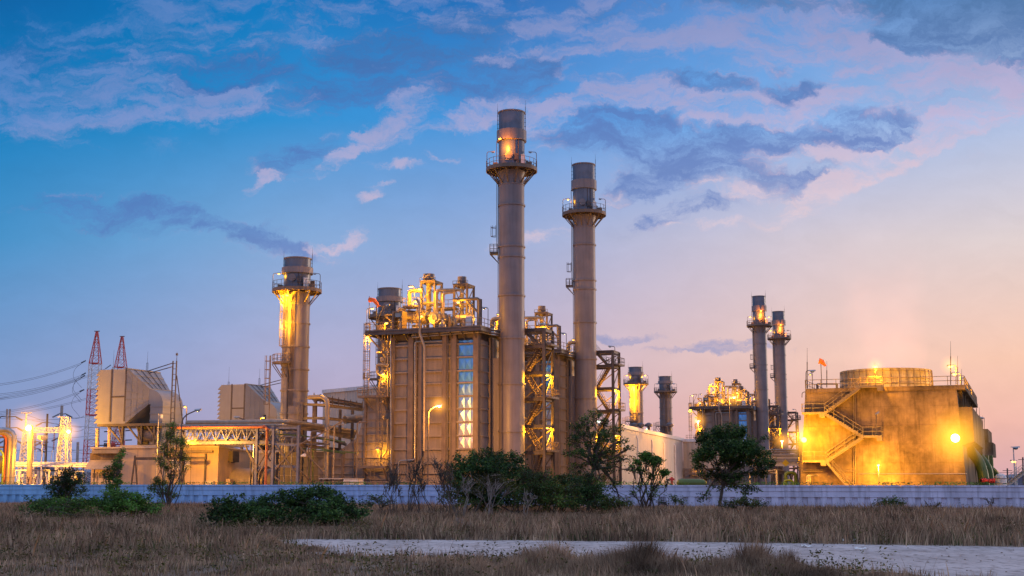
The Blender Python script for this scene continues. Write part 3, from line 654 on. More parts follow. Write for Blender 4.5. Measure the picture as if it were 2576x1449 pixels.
    if front_lamp:
        a = -90 if main and not fine else -128
        z = dk + 3.75; q = MB(); q.path([c(a, rb, z-.2), c(a, rb+.5, z), c(a, rb+.75, z-.12)], .04, 5); lp = t.part('lamp', q, 'steel'); head(t, c(a, rb+.75, z-.1), c(a, 1, 0)-c(a, 0, 0), True, .45 if fine else .6, lp, 'sodium_small')
        t.light(c(a if not (main and fine) else -110, rb+1.0, z-1.2), front_lamp*1.2, .15, (1, .27, .01))
    if under_lamp:
        fa = 246; q = MB(); q.path([c(fa, rd-1.0, dk-.3), c(fa, rd-1.0, dk-.7)], .05, 5); lp = t.part('lamp', q, 'steel')
        h = MB(); h.lathe([(.32, dk-.95), (.3, dk-.8), (.1, dk-.68)], (c(fa, rd-1.0, 0).x, c(fa, rd-1.0, 0).y), 12); hd = t.part('lamp_head', h, 'galvanised', lp)
        bb = MB(); bb.lathe([(0, dk-1.1), (.2, dk-1.05), (.24, dk-.96), (0, dk-.96)], (c(fa, rd-1.0, 0).x, c(fa, rd-1.0, 0).y), 12); t.part('bulb', bb, 'sodium_small', hd)
        t.light(c(fa, rd-.5, dk-1.5), under_lamp*1.3, .15); t.light(c(fa, rd+.2, dk-5.0), under_lamp*.8, .15)  # second light is added lower down the shaft, without a fixture
    return t
GS = 'tall exhaust stacks'; GB = 'short bypass stacks'
stack('exhaust_stack', 'tallest grey-brown chimney stack, nearest, right of the big boiler house', -.05, 160, MAIN, GS, lamps=((190, False, 0), (-8, False, 0)), front_lamp=420)
stack('exhaust_stack', 'second tallest chimney stack, between the two steel stair towers', 10.85, 187.6, MAIN, GS, lamps=((188, True, 60), (-8, False, 0)))
stack('exhaust_stack', 'taller of the two far twin stacks with orange-lit tops', 63.9, 326, MAIN, GS, lamps=((188, True, 60), (-8, True, 60)), front_lamp=600, fine=False)
stack('exhaust_stack', 'shorter, farthest of the twin stacks, close to the cooling tower', 75.2, 356, MAIN, GS, lamps=((188, True, 60), (-8, False, 0)), front_lamp=600, fine=False)
lowd = dict(land1=Z(915, YB), z0=Z(1060, YB))
bx = (738-1288)/FPX*(YB*math.cos(PITCH)+1)
stack('bypass_stack', 'stout short chimney left of the boiler house with yellow-lit ladder', bx, YB, BYP, GB, False, lamps=((195, True, 80), (-10, False, 0)), under_lamp=1500, shaft_z0=5.2, low=lowd)
stack('bypass_stack', 'short chimney rising just behind the pipework of the boiler house roof', bx+9.9, YB+27.6, BYP, GB, False, shaft_z0=5.2, low=lowd)
stack('bypass_stack', 'short far chimney with a brightly lit ladder above the turbine hall', 315/3200*333.5, 337, BYP, GB, False, lamps=((190, True, 120), (-10, True, 120)), under_lamp=5200, shaft_z0=2, low=lowd, fine=False)
stack('bypass_stack', 'unlit short far chimney standing over the turbine hall roof', 389/3200*364, 367, BYP, GB, False, lamps=((190, False, 0), (-10, False, 0)), shaft_z0=2, low=lowd, fine=False)
# ------------------------------------------------------------------ boiler house (built once, then copied)
S2 = Vector((10.9, 27.6, 0)); S3 = Vector((63.95, 166, 0)); S4 = Vector((75.25, 196, 0))
VF = -5.0; UC = -2.5
def l(px, py, v=VF): u, z = L(px, py, v); return (u, z)
def P3(px, py, v=VF): u, z = L(px, py, v); return Vector((u, v, z))
u0 = l(984, 1000)[0]; zc = l(1207, 853)[1]; zd = l(1192, 822, VF-1.2)[1]
bt = Thing('boiler_house', 'big nearest boiler house with silver panel and crowded lit pipework roof', 'boiler house', (-9, 0, 0), 'boiler houses', True)
t = bt
g = MB(); g.box(u0, UC, VF, 5, 0, zc); t.part('casing', g, 'casing')
g = MB(); g.box(u0+.3, UC-.3, VF+.35, 4.6, zc, zd-.4); t.part('upper_casing', g, 'casing_dark')
colpx = [(990, 12), (1035, 13), (1049, 6), (1062, 10), (1120, 11), (1145, 10)]
for px, wpx in colpx:
    u = l(px, 1000)[0]; wd_ = wpx*.053
    g = MB(); g.box(u-wd_/2, u+wd_/2, VF-.42, VF-.38, 0, zc+.6); g.box(u-.05, u+.05, VF-.38, VF, 0, zc+.6); t.part('column', g, 'steel_tan')
g = MB(); g.box(UC-.55, UC+.12, VF-.3, VF+.5, 0, zc+.7); t.part('corner_column', g, 'steel_tan')
zst = [l(1100, y)[1] for y in (868,901,935,965,998,1030,1063,1097,1130,1165,1190)]
for z in zst:
    g = MB(); g.box(u0, UC-.56, VF-.30, VF+.01, z-.10, z+.10); t.part('stiffener_beam', g, 'casing')
    g = MB(); g.box(UC+.0, UC+.16, VF+.55, 3.0, z-.07, z+.07); t.part('stiffener_beam', g, 'casing')
for px, wpx in ((1041, 6), (1056, 5), (1128, 4), (1137, 4), (1150, 3)):
    u = l(px, 1000)[0]; g = MB(); g.box(u-wpx*.026, u+wpx*.026, VF-.33, VF-.305, .1, zc+.3); t.part('dark_joint', g, 'casing_dark')
# end face: recessed panel, dark door gap, second column
g = MB(); g.box(UC, UC+.3, -1.75, -1.35, 0, zc+.5); t.part('column', g, 'steel_tan')
g = MB(); g.box(UC, UC+.22, -1.25, -.5, 0, zc+.4); t.part('dark_joint', g, 'dark')
g = MB(); g.box(UC, UC+.3, -.4, 4.6, 0, zc+.4); t.part('outlet_duct', g, 'stack_paint')
g = MB(); g.box(UC, UC+1.6, -.9, .9, 2, zc-2); t.part('outlet_duct', g, 'stack_paint')
# crimped insulation panels, rows of shallow pyramids
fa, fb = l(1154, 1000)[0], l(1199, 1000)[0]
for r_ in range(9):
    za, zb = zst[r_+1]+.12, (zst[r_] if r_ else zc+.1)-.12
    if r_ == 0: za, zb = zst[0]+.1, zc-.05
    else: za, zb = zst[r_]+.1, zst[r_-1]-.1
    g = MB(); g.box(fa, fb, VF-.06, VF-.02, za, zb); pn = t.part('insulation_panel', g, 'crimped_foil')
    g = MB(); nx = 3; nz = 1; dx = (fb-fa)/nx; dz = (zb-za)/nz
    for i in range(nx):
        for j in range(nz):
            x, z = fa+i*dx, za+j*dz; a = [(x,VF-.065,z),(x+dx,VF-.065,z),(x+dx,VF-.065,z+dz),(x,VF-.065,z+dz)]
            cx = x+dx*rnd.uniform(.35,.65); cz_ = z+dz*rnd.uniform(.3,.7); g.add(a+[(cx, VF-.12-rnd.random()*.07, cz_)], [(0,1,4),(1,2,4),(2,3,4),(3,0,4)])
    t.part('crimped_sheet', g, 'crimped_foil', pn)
# deck
ud0, ud1, vd0, vd1 = l(919, 822, -6.4)[0], UC+.9, -6.4, 6.0
g = MB(); g.box(ud0, ud1, vd0, vd1, zd-.12, zd); t.part('deck', g, 'steel')
for a, b_ in (((ud0,vd0-.02,zd-.3),(ud1,vd0-.02,zd-.3)), ((ud1+.02,vd0,zd-.3),(ud1+.02,vd1,zd-.3)), ((ud0-.02,vd0,zd-.3),(ud0-.02,vd1,zd-.3))):
    g = MB(); g.ibeam(a, b_, .22, .42); t.part('edge_beam', g, 'steel')
k = 0; u = ud0+.8
while u < ud1:
    g = MB(); g.ibeam((u, vd0, zd-.32), (u, vd1, zd-.32), .15, .34); 
    if u > u0-.2: g.beam((u, vd0+.1, zd-.5), (u, VF+.33, zd-1.7), .12)
    t.part('deck_beam', g, 'steel'); u += 1.55
for px in (935, 958):
    g = MB(); u = l(px, 830)[0]; g.beam((u, vd0+.3, zd-.5), (u0+.2, VF-.1, zd-3.9 if px == 935 else zd-2.6), .22); g.beam((u, 2, zd-.5), (u0+.2, 2, zd-3.4), .22); t.part('strut', g, 'steel_tan')
g = MB(); g.rail([(ud0, 5.5, zd), (ud0, vd0, zd), (ud1, vd0, zd), (ud1, 3.2, zd)], 1.1, 1.25, .035); t.part('railing', g, 'steel_tan')
# pipes under the deck wrapping round the corner
for y, rr in ((843, .16), (836, .13), (849, .10)):
    ua, za = l(1036, y, VF-.75); g = MB(); g.path([(ua, VF-.2, za-.3), (ua, VF-.75, za), (UC+.6, VF-.75, za+.35), (UC+.75, -3, za+.3), (UC+1.3, -2.4, za+.25), (UC+1.3, 1.5, za+.2)], rr, 8, .5); t.part('pipe', g, 'galvanised', smooth=True)
ua, za = l(982, 833, VF-.9); ub = l(1005, 833, VF-.9)[0]
g = MB(); g.path([(ub+.6, VF-.9, za), (ua, VF-.9, za-.1), (ua, VF-.9, za-.5)], .13, 8, .3); t.part('pipe', g, 'galvanised', smooth=True)
# long vertical pipes on the front
def pp(pts, r, m='galvanised', v=VF-.7, rad=.35, name='pipe', par=None):
    g = MB(); g.path([P3(x, y, v + (q[0] if q else 0)) for x, y, *q in pts], r, 8, rad); return t.part(name, g, m, par, True)
pp([(983, 838), (984, 1200)], .11)
pp([(1112, 858), (1044, 860), (1044, 1157), (1003, 1159), (1003, 1215)], .09)
pp([(1048, 752), (1056, 768), (1056, 838), (1068, 872), (1067, 1135)], [.17]*200 if False else .17, 'pipe_lagging', VF-1.55, .3)
pp([(1041, 1217), (1064, 1166)], .24, 'pipe_lagging', VF-1)
pp([(1126, 830), (1126, 1190)], .06, 'steel')
pp([(1240, 850), (1241, 1200)], .07, 'steel', VF+1)
# ---- equipment on the deck
def silencer(pxa, pxb, ytop, cxa, cxb, cy0, cy1, v, dvv=2.2, ybot=812):
    ua, zt = l(pxa, ytop, v); ub = l(pxb, ytop, v)[0]; ub = ua + (ub-ua)*.82
    g = MB(); nlev = 3
    C4 = [(ua,v),(ub,v),(ub,v+dvv),(ua,v+dvv)]
    for x, y in C4: g.ibeam((x,y,zd), (x,y,zt), .24, .24)
    hs = [zd+2.2, (zd+zt)/2+.6, zt]
    for i, h in enumerate(hs):
        for q in range(4): a, b_ = C4[q], C4[(q+1)%4]; g.beam((*a,h-.1), (*b_,h-.1), .14, .24)
        lo = hs[i-1] if i else zd
        for q in range(4): a, b_ = C4[q], C4[(q+1)%4]; g.beam((*a,lo), (*b_,h-.2), .09)
    fr = t.part('silencer_frame', g, 'steel_tan')
    g = MB(); g.box(ua-.15, ub+.15, v-.15, v+dvv+.15, zt, zt+.1); g.rail([(ua-.15,v-.15,zt),(ub+.15,v-.15,zt)], .5, .5, .03, mid=1); t.part('top_plate', g, 'steel_tan', fr)
    ca, z0_ = l(cxa, cy1, v+dvv/2); cb_, z1_ = l(cxb, cy0, v+dvv/2); rr = (cb_-ca)/2
    g = MB(); g.lathe([(rr*.5, zd+1.5), (rr*.45, z0_-.6), (rr, z0_), (rr, z1_), (rr-.08, z1_), (rr-.08, z1_-1)], ((ca+cb_)/2, v+dvv/2), 28)
    t.part('silencer', g, 'stack_paint', smooth=True)
    g = MB(); g.ring(rr, rr+.06, z0_+.1, z0_+.2, ((ca+cb_)/2, v+dvv/2), 28); t.part('band', g, 'steel_tan')
silencer(1060, 1101, 709, 1066, 1092, 689, 707, -2.6)
silencer(1143, 1182, 717, 1152, 1172.6, 696, 713, -2.0)
silencer(1215, 1240, 742, 1222, 1236, 730, 744, 3.4) if False else None
# drums, header and vessels
g = MB(); p = P3(1020, 795, -2.5); q = P3(1070, 800, -2.5); g.path([p-Vector((.35,0,0)), p, q, q+Vector((.35,0,0))], .82, 18); g.v = g.v; t.part('steam_drum', g, 'pipe_lagging', smooth=True)
g = MB(); p = P3(1092, 799, -4.0); g.tube(p, p+Vector((0,5,0)), .8, 20); t.part('steam_drum', g, 'pipe_lagging', smooth=True)
g = MB(); g.ring(.32, .5, -.05, .05, (0,0), 20); g.v = [(p.x+a, p.y-.06+c, p.z+b_) for a, b_, c in g.v]; t.part('drum_flange', g, 'galvanised')
g = MB(); p = P3(1150, 803, -3.6); q = P3(1190, 803, -3.6); g.path([p, q], .55, 16); t.part('blowdown_vessel', g, 'pipe_lagging', smooth=True)
def deckpipe(pts, r, m='pipe_lagging', rad=.45):
    g = MB(); g.path([P3(x, y, v) for x, y, v in pts], r, 8, rad); return t.part('pipe', g, m, None, True)
deckpipe([(1030, 775, -3), (1030, 731, -3), (1062, 731, -3)], .28)
deckpipe([(1098, 800, -3.4), (1098, 730, -3.4), (1160, 729, -3.0), (1163, 740, -3)], .22)
deckpipe([(1115, 800, -3.4), (1115, 737, -3.4), (1145, 734, -3)], .2)
deckpipe([(1140, 754, -4.4), (1190, 752, -4.4), (1205, 751, -4.4), (1206, 812, -4.4)], .2, 'steel_tan')
deckpipe([(1171, 753, -4.4), (1202, 785, -4.4)], .15, 'steel_tan')
g = MB(); a = P3(1206, 812, -4.3); g.ibeam((a.x, a.y, zd), (a.x, a.y, P3(1206, 752, -4.3).z), .5, .5); t.part('pipe_post', g, 'steel_tan')
deckpipe([(1238, 840, -1), (1238, 803, -1), (1262, 801, -1)], .3)
deckpipe([(1004, 790, -4), (1004, 777, -4), (1020, 777, -4)], .22)
for px, h_ in ((1036, 12), (1182, 60), (1189, 50)): deckpipe([(px, 815, -3), (px, 815-h_, -3)], .12)
# walkways above the deck
for (xa, xb, y, v) in ((1013, 1052, 772, -4.2), (1098, 1142, 777, -.5)):
    a, b_ = P3(xa, y, v), P3(xb, y, v); g = MB(); g.box(a.x, b_.x, v, v+1.6, a.z-.12, a.z)
    for x in (a.x+.2, b_.x-.2):
        for y_ in (v+.15, v+1.45): g.beam((x, y_, zd), (x, y_, a.z-.12), .12)
    wk = t.part('walkway', g, 'steel_tan'); g = MB(); g.rail([(a.x, v+1.6, a.z), (a.x, v, a.z), (b_.x, v, a.z), (b_.x, v+1.6, a.z)], 1.1, .8, .035); t.part('railing', g, 'steel_tan', wk)
g = MB(); g.flight(P3(1040, 812, -4.8), P3(1062, 775, -4.8)+Vector((0,0,0)), (0, .8, 0)); t.part('stair', g, 'steel_tan')
# control cabinet with a window, round ladder cage
a, b_ = P3(986, 812, -6.0), P3(1012, 782, -6.0); g = MB(); g.box(a.x, a.x+.2, -6, -4.6, zd+.02, b_.z); g.box(b_.x-.2, b_.x, -6, -4.6, zd+.02, b_.z); g.box(a.x+.2, b_.x-.2, -6, -4.6, b_.z-.15, b_.z); g.box(a.x+.2, b_.x-.2, -5.9, -4.6, zd+.02, zd+.2); cbn = t.part('shelter', g, 'steel_tan')
g = MB(); g.box(a.x+.2, b_.x-.2, -5.75, -5.7, (a.z+b_.z)/2, b_.z-.15); t.part('window', g, 'glass', cbn)
# scattered valves, small pipes and boxes
for i in range(34):
    px = rnd.uniform(935, 1195); v = rnd.uniform(-5.6, 2.5); h_ = rnd.uniform(.5, 2.8); u = l(px, 812, v)[0]
    if u < ud0+.5 or u > ud1-.5: continue
    c_ = rnd.random(); g = MB()
    if c_ < .35: g.path([(u, v, zd), (u, v, zd+h_), (u+rnd.uniform(-1.5,1.5), v, zd+h_), (u+rnd.uniform(-1.5,1.5), v, zd+.1)], rnd.uniform(.06,.13), 7, .25); t.part('pipe', g, rnd.choice(['pipe_lagging','galvanised','steel_tan']), smooth=True)
    elif c_ < .55: s_ = rnd.uniform(.25,.6); g.box(u-s_, u+s_, v-.25, v+.25, zd, zd+rnd.uniform(.7,1.5)); t.part('cabinet', g, rnd.choice(['white_paint','steel_tan','casing']))
    elif c_ < .8: rr = rnd.uniform(.2,.45); g.lathe([(rr*.3, zd), (rr, zd+.3), (rr, zd+h_*.6), (rr*.4, zd+h_*.6+.3), (.1, zd+h_*.6+.5)], (u, v), 12); g.ring(rr*.9, rr*1.2, zd+h_*.6+.6, zd+h_*.6+.66, (u, v), 12); g.tube((u,v,zd+h_*.6+.4),(u,v,zd+h_*.6+.66),.05,5); t.part('valve', g, rnd.choice(['pipe_lagging','galvanised','steel_tan']), smooth=True)
    else: g.beam((u, v, zd), (u, v, zd+h_+1), .12); g.beam((u, v, zd+h_+1), (u+rnd.uniform(.8,2), v, zd+h_+1), .12); g.beam((u, v, zd+h_*.5), (u+1, v, zd+h_+1), .08); t.part('pipe_support', g, 'steel')
# windsock on the deck corner
a = P3(929, 820, -6.1); q = P3(929, 745, -6.1); g = MB(); g.tube((a.x, a.y, zd), q, .04, 6); sp_ = t.part('windsock_pole', g, 'steel')
g = MB(); s1_, s2_, s3_ = P3(929, 754, -6.1), P3(941, 755, -6.1), P3(953, 771, -6.1); g.path([s1_, s2_, s3_], [.33, .27, .17], 10, cap=False); t.part('windsock', g, 'sock_orange', sp_, True)
# left side: caged ladder, lower platforms, stepped pipes
zlp = l(940, 998, -5.6)[1]; zlq = l(940, 1175, -5.6)[1]
ul = l(927, 900, -5.6)[0]
g = MB(); g.ladder((ul, -5.9, zlp), zd+1.1, (0, -1, 0), True, .55, .3); t.part('ladder', g, 'steel_tan')
pa, pb = l(905, 998, -5.6)[0], l(976, 998, -5.6)[0]
for z in (zlp, zlq):
    g = MB(); g.box(pa, pb, -6.2, -4.8, z-.14, z); g.beam((pa+.8, -6.0, z-.15), (pa+1.6, -4.9, z-1.6), .12); g.beam((pb-.3, -6.0, z-.15), (pb-.3, -4.9, z-1.6), .12); ps = t.part('side_platform', g, 'steel_tan')
    g = MB(); g.rail([(pa, -4.9, z), (pa, -6.2, z), (pb, -6.2, z)], 1.1, .9); t.part('railing', g, 'steel_tan', ps)
ul2 = l(959, 1080, -5.6)[0]
g = MB(); g.ladder((ul2, -5.9, zlq), zlp+1.0, (0, -1, 0), True, .5, .3); t.part('ladder', g, 'steel_tan')
g = MB(); g.ladder((ul2-1, -5.9, 0), zlq+1.0, (0, -1, 0), False, .5, .3); t.part('ladder', g, 'steel_tan')
for pts, r in (([(981,886),(950,888),(950,889)],.17), ([(978,890),(968,905),(968,920),(978,922)],.14), ([(980,918),(948,918),(949,940),(978,951)],.17), ([(978,930),(958,932),(958,945),(975,948)],.12),
               ([(962,835),(962,880)],.1), ([(968,835),(968,884)],.08), ([(976,835),(976,1000)],.12), ([(970,950),(970,990)],.13), ([(975,1055),(975,1130),(962,1150)],.12), ([(963,970),(963,1120)],.06)):
    pp(pts, r, 'pipe_lagging', -5.3, .25)
for y in (905, 940, 965, 1010, 1050): 
    a = P3(966, y, -4.9); g = MB(); g.lathe([(.12, a.z-.3), (.3, a.z-.2), (.3, a.z+.2), (.1, a.z+.35)], (a.x, -5.3), 10); t.part('valve', g, 'pipe_lagging', smooth=True)
g = MB(); g.prism_uz([l(985,853,-4.6), l(985,1000,-4.6), l(945,1000,-4.6), l(953,960,-4.6), l(958,945,-4.6), l(964,860,-4.6)], -4.6, 3.5); t.part('burner_duct', g, 'casing')
# flared inlet duct with its stiffeners
poly = [(985,1000),(985,1222),(800,1222),(800,1160),(824,1148),(855,1133),(881,1113.5),(896,1102),(904,1085),(909,1068),(913,1050),(918,1027),(922,1000)]
g = MB(); g.prism_uz([l(x, y, -4.5) for x, y in poly], -4.5, 4.0); t.part('inlet_duct', g, 'casing')
def span_at(y):
    xs_ = []
    for i in range(len(poly)):
        (xa, ya), (xb, yb) = poly[i], poly[(i+1) % len(poly)]
        if (ya-y)*(yb-y) < 0: xs_.append(xa+(xb-xa)*(y-ya)/(yb-ya))
    return min(xs_), max(xs_)
for y in (1016, 1035, 1055, 1075, 1094, 1114, 1134, 1153, 1172, 1192, 1207):
    xa, xb = span_at(y); g = MB(); a, b_ = P3(xa+1, y, -4.6), P3(xb, y, -4.6); g.box(a.x, b_.x, -4.68, -4.5, a.z-.06, a.z+.06); t.part('stiffener_beam', g, 'casing')
for x, ya in ((836, 1146), (863, 1130), (892, 1108), (920, 1002)):
    g = MB(); a, b_ = P3(x, ya, -4.65), P3(x, 1221, -4.65); w_ = .3 if x in (863, 920) else .07; g.box(a.x-w_/2, a.x+w_/2, -4.75, -4.5, b_.z, a.z); t.part('column' if w_ > .1 else 'stiffener_beam', g, 'steel_tan')
# lamps
def blamp(foot, top, arm, lit, pw): return lamp(t, foot, top, arm, lit, pw, .5, .045)
f = P3(923, 820, -6.3); blamp((f.x, f.y, zd), P3(923, 776, -6.3), (.7,0,0), True, 90)
f = P3(966, 815, -6); blamp((f.x, f.y, zd), P3(966, 768, -6), (.5,0,0), False, 0)
f = P3(1042, 775, -4.5); blamp(f, P3(1042, 719, -4.5), (-.5,0,0), True, 600)
f = P3(1063, 775, -4.5); blamp(f, P3(1063, 726, -4.5), (-.4,0,0), True, 600)
f = P3(1155, 812, -4.8); blamp(f, P3(1159, 759, -4.8), (-.3,0,0), True, 500)
f = P3(1066, 812, -5.3); blamp(f, P3(1066, 794, -5.3), (-.3,0,0), True, 450)
f = P3(967, 822, -5.6); blamp(f, P3(967, 818, -5.6)+Vector((0,0,.3)), (.25,0,0), True, 350)
f = P3(1218, 812, -6.2); blamp((UC+.9, -4, zd), (UC+.9, -4, zd+2.6), (-.45,0,0), False, 0)
blamp((UC+.9, 1.0, zd), (UC+.9, 1.0, zd+2.2), (-.5,0,0), True, 300)
f = P3(1038, 757, -4.2); blamp((f.x, f.y, f.z-1.0), f, (.3,0,0), True, 350)
# lamp under the deck over the ladder
q = P3(926, 838, -6.0); g = MB(); g.tube((q.x, q.y, zd-.15), (q.x, q.y, q.z-.1), .04, 5); lp = t.part('lamp', g, 'steel')
g = MB(); g.lathe([(.34, q.z-.5), (.3, q.z-.3), (.08, q.z-.1)], (q.x, q.y), 12); hd = t.part('lamp_head', g, 'galvanised', lp)
g = MB(); g.lathe([(0, q.z-.64), (.22, q.z-.6), (.27, q.z-.5), (0, q.z-.5)], (q.x, q.y), 12); t.part('bulb', g, 'sodium', hd); t.light((q.x+.1, q.y-.1, q.z-.85), 700)
f = P3(955, 1200, -5.9); q = P3(951, 1128, -5.9); lamp(t, (q.x+.4, -5.9, zlq), (q.x+.4, -5.9, q.z), (-.45, 0, 0), True, 300, .5)
q = P3(971, 960, -5.6); t2 = None
lamp(t, (q.x, -5.6, zlp), (q.x, -5.6, q.z+1.0), (-.4, 0, 0), True, 500, .4)

dup(bt.o, S2, 'second boiler house, partly hidden behind the tallest chimney stack', skip=('windsock_pole',))
b3 = dup(bt.o, S3, 'far boiler house with roof silencers behind the dense round tree', skip=('windsock_pole',))
dup(bt.o, S4, 'farthest boiler house, mostly hidden behind the far twin stacks', skip=('windsock_pole',))

# ------------------------------------------------------------------ stair towers
st_t = Thing('stair_tower', 'steel stair tower between the two tallest stacks, lit from within', 'stair tower', (1.8, 3.8, 0), 'steel stair towers', True)
t = st_t; v0, v1 = 2.2, 5.5
uL, uR = -.6, L(1369, 1000, v0)[0]
lev = [L(1369, y, v0)[1] for y in (867, 933.5, 1000, 1068, 1134.6, 1200)]; ztop = L(1369, 826, v0)[1]
uM = uR - 1.15
for u, v in ((uR, v0), (uR, v1), (uL, v0), (uL, v1)):
    g = MB(); g.ibeam((u, v, 0), (u, v, ztop), .36, .36); t.part('column', g, 'steel')
for i, z in enumerate([ztop-.15] + [z-.2 for z in lev[:5]]):
    for a, b_ in (((uL,v0-.0,z),(uR,v0-.0,z)), ((uR,v0,z),(uR,v1,z)), ((uL,v1,z),(uR,v1,z)), ((uL,v0,z),(uL,v1,z))):
        g = MB(); g.ibeam(a, b_, .2, .42); t.part('floor_beam', g, 'steel')
zz = [ztop] + lev[:5] + [0]
for za, zb in zip(zz, zz[1:]):
    g = MB(); g.beam((uR+.03, v0, zb), (uR+.03, v1, za-.3), .1); t.part('diagonal_brace', g, 'steel_tan')
    g = MB(); g.beam((uL, v1+.03, zb), (uR, v1+.03, za-.3), .12); t.part('diagonal_brace', g, 'steel_tan')
wv = (0, 1.0, 0)
for k in range(5):
    z = lev[k]
    rt = (k % 2 == 0)
    ua_, ub_ = (uM, uR+.9) if rt else (uL-.1, uL+1.1)
    g = MB(); g.box(ua_, ub_, v0+.15, v1-.1, z-.1, z)
    ln = t.part('landing', g, 'steel')
    g = MB()
    if rt: g.rail([(uM+.1, v0+.15, z), (ub_, v0+.15, z), (ub_, v1-.1, z), (uM, v1-.1, z)], 1.1, .8)
    else: g.rail([(ub_, v1-.1, z), (ua_, v1-.1, z), (ua_, v0+.15, z)], 1.1, .8)
    t.part('railing', g, 'steel_tan', ln)
tops = [ztop+.3] + lev
for k in range(6):
    za, zb = tops[k], (tops[k+1] if k+1 < len(tops) else 0)
    if k == 5: zb = 0
    if k % 2 == 0: a, b_ = (uL+1.0, v0+.3, za), (uM+.1, v0+.3, zb)
    else: a, b_ = (uM+.1, v0+1.7, za), (uL+1.0, v0+1.7, zb)
    g = MB(); g.flight(a, b_, wv); t.part('stair_flight', g, 'steel_tan')
for y, lit in ((945.6, True), (1078, True)):
    q = Vector((L(1377.5, y, v0+1.8)[0], v0+1.8, L(1377.5, y, v0+1.8)[1])); lamp(t, (uR-.1+.6, q.y, q.z-2.3), (uR+.5, q.y, q.z+.15), (q.x-uR-.5, .0, 0), True, 1500, .5)
q = L(1385, 814, v0+1.5); lamp(t, (uR-.1, v0+1.5, lev[0]), (uR-.1, v0+1.5, q[1]), (-.7, 0, 0), False, 0, .5)
st2 = dup(st_t.o, S2, 'steel stair tower right of the second stack, standing open against the sky')
for o in list(st2.children): pass
dup(st_t.o, S3, 'far steel stair tower wedged between the far twin stacks')
dup(st_t.o, S4, 'farthest steel stair tower, between the last stack and the cooling tower')
# ------------------------------------------------------------------ filter houses (air intakes)
VI = -4.4
it = Thing('filter_house', 'large louvred air intake box, nearer of the two, right of the red and white masts', 'air intake', (-55, -1, 0), 'air intakes', True)
t = it
def li(x, y, v=VI): return L(x, y, v)
ua, zt = li(252, 929.5); ub = li(320, 928.5)[0]; z0 = li(290, 1066)[1]; zt = li(300, 929)[1]; VB = 3.1
g = MB(); g.box(ua, ub, VI, VB, z0, zt); t.part('filter_box', g, 'intake_paint')
for px in (279, 315):
    u = li(px, 1000)[0]; g = MB(); g.box(u-.11, u+.11, VI-.06, VI+.0, z0+.3, zt+.1); t.part('joint_strip', g, 'steel')
g = MB(); u_, u2_ = li(280, 1000)[0], li(313, 1000)[0]; z_ = li(300, 998)[1]; g.box(u_, u2_, VI-.04, VI, z_-.1, z_+.1); t.part('joint_strip', g, 'steel')
nh = 11; dz = (zt-z0-.2)/nh
for i in range(nh):
    za = z0+.1+i*dz; g = MB(); g.prism_uz([(ua, za+dz), (ua-.62, za+.05), (ua-.62, za), (ua, za)], VI, VB); t.part('rain_hood', g, 'intake_paint')
# transition piece, narrowing in height and width
ue = li(375, 979, -2.9)[0]; ze = li(375, 979, -2.9)[1]; zf = li(375, 1017, -2.9)[1]
va, vb = -2.9, 2.0
A_ = [Vector((ub, VI, z0)), Vector((ub, VB, z0)), Vector((ub, VB, zt)), Vector((ub, VI, zt))]; B_ = [Vector((ue, va, zf)), Vector((ue, vb, zf)), Vector((ue, vb, ze)), Vector((ue, va, ze))]
g = MB(); g.hull8(A_, B_); t.part('transition_duct', g, 'intake_paint')
for f_ in (.33, .66):       # ribs on the roof and the flank
    a, b_ = A_[3].lerp(B_[3], f_), A_[2].lerp(B_[2], f_); o_ = Vector((.05, 0, .04)); g = MB(); g.beam(a+o_, b_+o_, .06, .06); t.part('rib', g, 'intake_paint')
for f_ in (.2, .4, .6, .8):
    a, b_ = A_[3].lerp(A_[2], f_), B_[3].lerp(B_[2], f_); o_ = Vector((.04, 0, .08)); g = MB(); g.beam(a+o_, b_+o_, .06, .07); t.part('rib', g, 'steel')
for f_ in (.12, .28, .45, .61, .78, .9):
    a, b_ = A_[0].lerp(A_[3], f_), B_[0].lerp(B_[3], f_); o_ = Vector((0, -.05, 0)); g = MB(); g.beam(a+o_, b_+o_, .08, .1); t.part('rib', g, 'intake_paint')
for f_ in (.25, .5, .75):
    a, b_ = A_[0].lerp(B_[0], f_), A_[3].lerp(B_[3], f_); o_ = Vector((0, -.04, 0)); g = MB(); g.beam(a+o_, b_+o_, .07, .08); t.part('rib', g, 'intake_paint')
for a, b_ in ((A_[3], A_[2]), (B_[3], B_[2]), (A_[3], B_[3])):
    g = MB(); g.beam(a+Vector((0,0,.08)), b_+Vector((0,0,.08)), .14, .14); t.part('rib', g, 'intake_paint')
uo = li(410, 1010, va)[0]; zl = li(400, 1118, va)[1]
pr = [(ue+.01, zf)] + [(ue+.01, ze)]
for k in range(1, 9):
    a = R(90*k/8); pr.append((ue+.0+(uo-ue)*math.sin(a), ze-(ze-li(400,1018,va)[1])*(1-math.cos(a))))
pr += [(uo, zl), (ue+.35, zl), (ue+.35, zf)]
g = MB(); g.prism_uz(pr, va, vb-.3); t.part('elbow_duct', g, 'intake_paint')
for y in (1022, 1040, 1058, 1076):
    z_ = li(400, y, va)[1]; g = MB(); g.box(ue+.3, uo+.08, va-.08, vb-.22, z_-.06, z_+.06); t.part('rib', g, 'intake_paint')
g = MB(); z_ = li(400, 1066, va)[1]; g.box(ua-.1, uo+.5, VI+.02, VB-.1, z0-.35, z0-.002); t.part('base_frame', g, 'steel')
for px in (304, 352, 384):
    u = li(px, 1090)[0]
    for v in (VI+.4, VB-.5):
        g = MB(); g.ibeam((u, v, zl), (u, v, z0-.36), .3, .3); t.part('leg', g, 'steel')
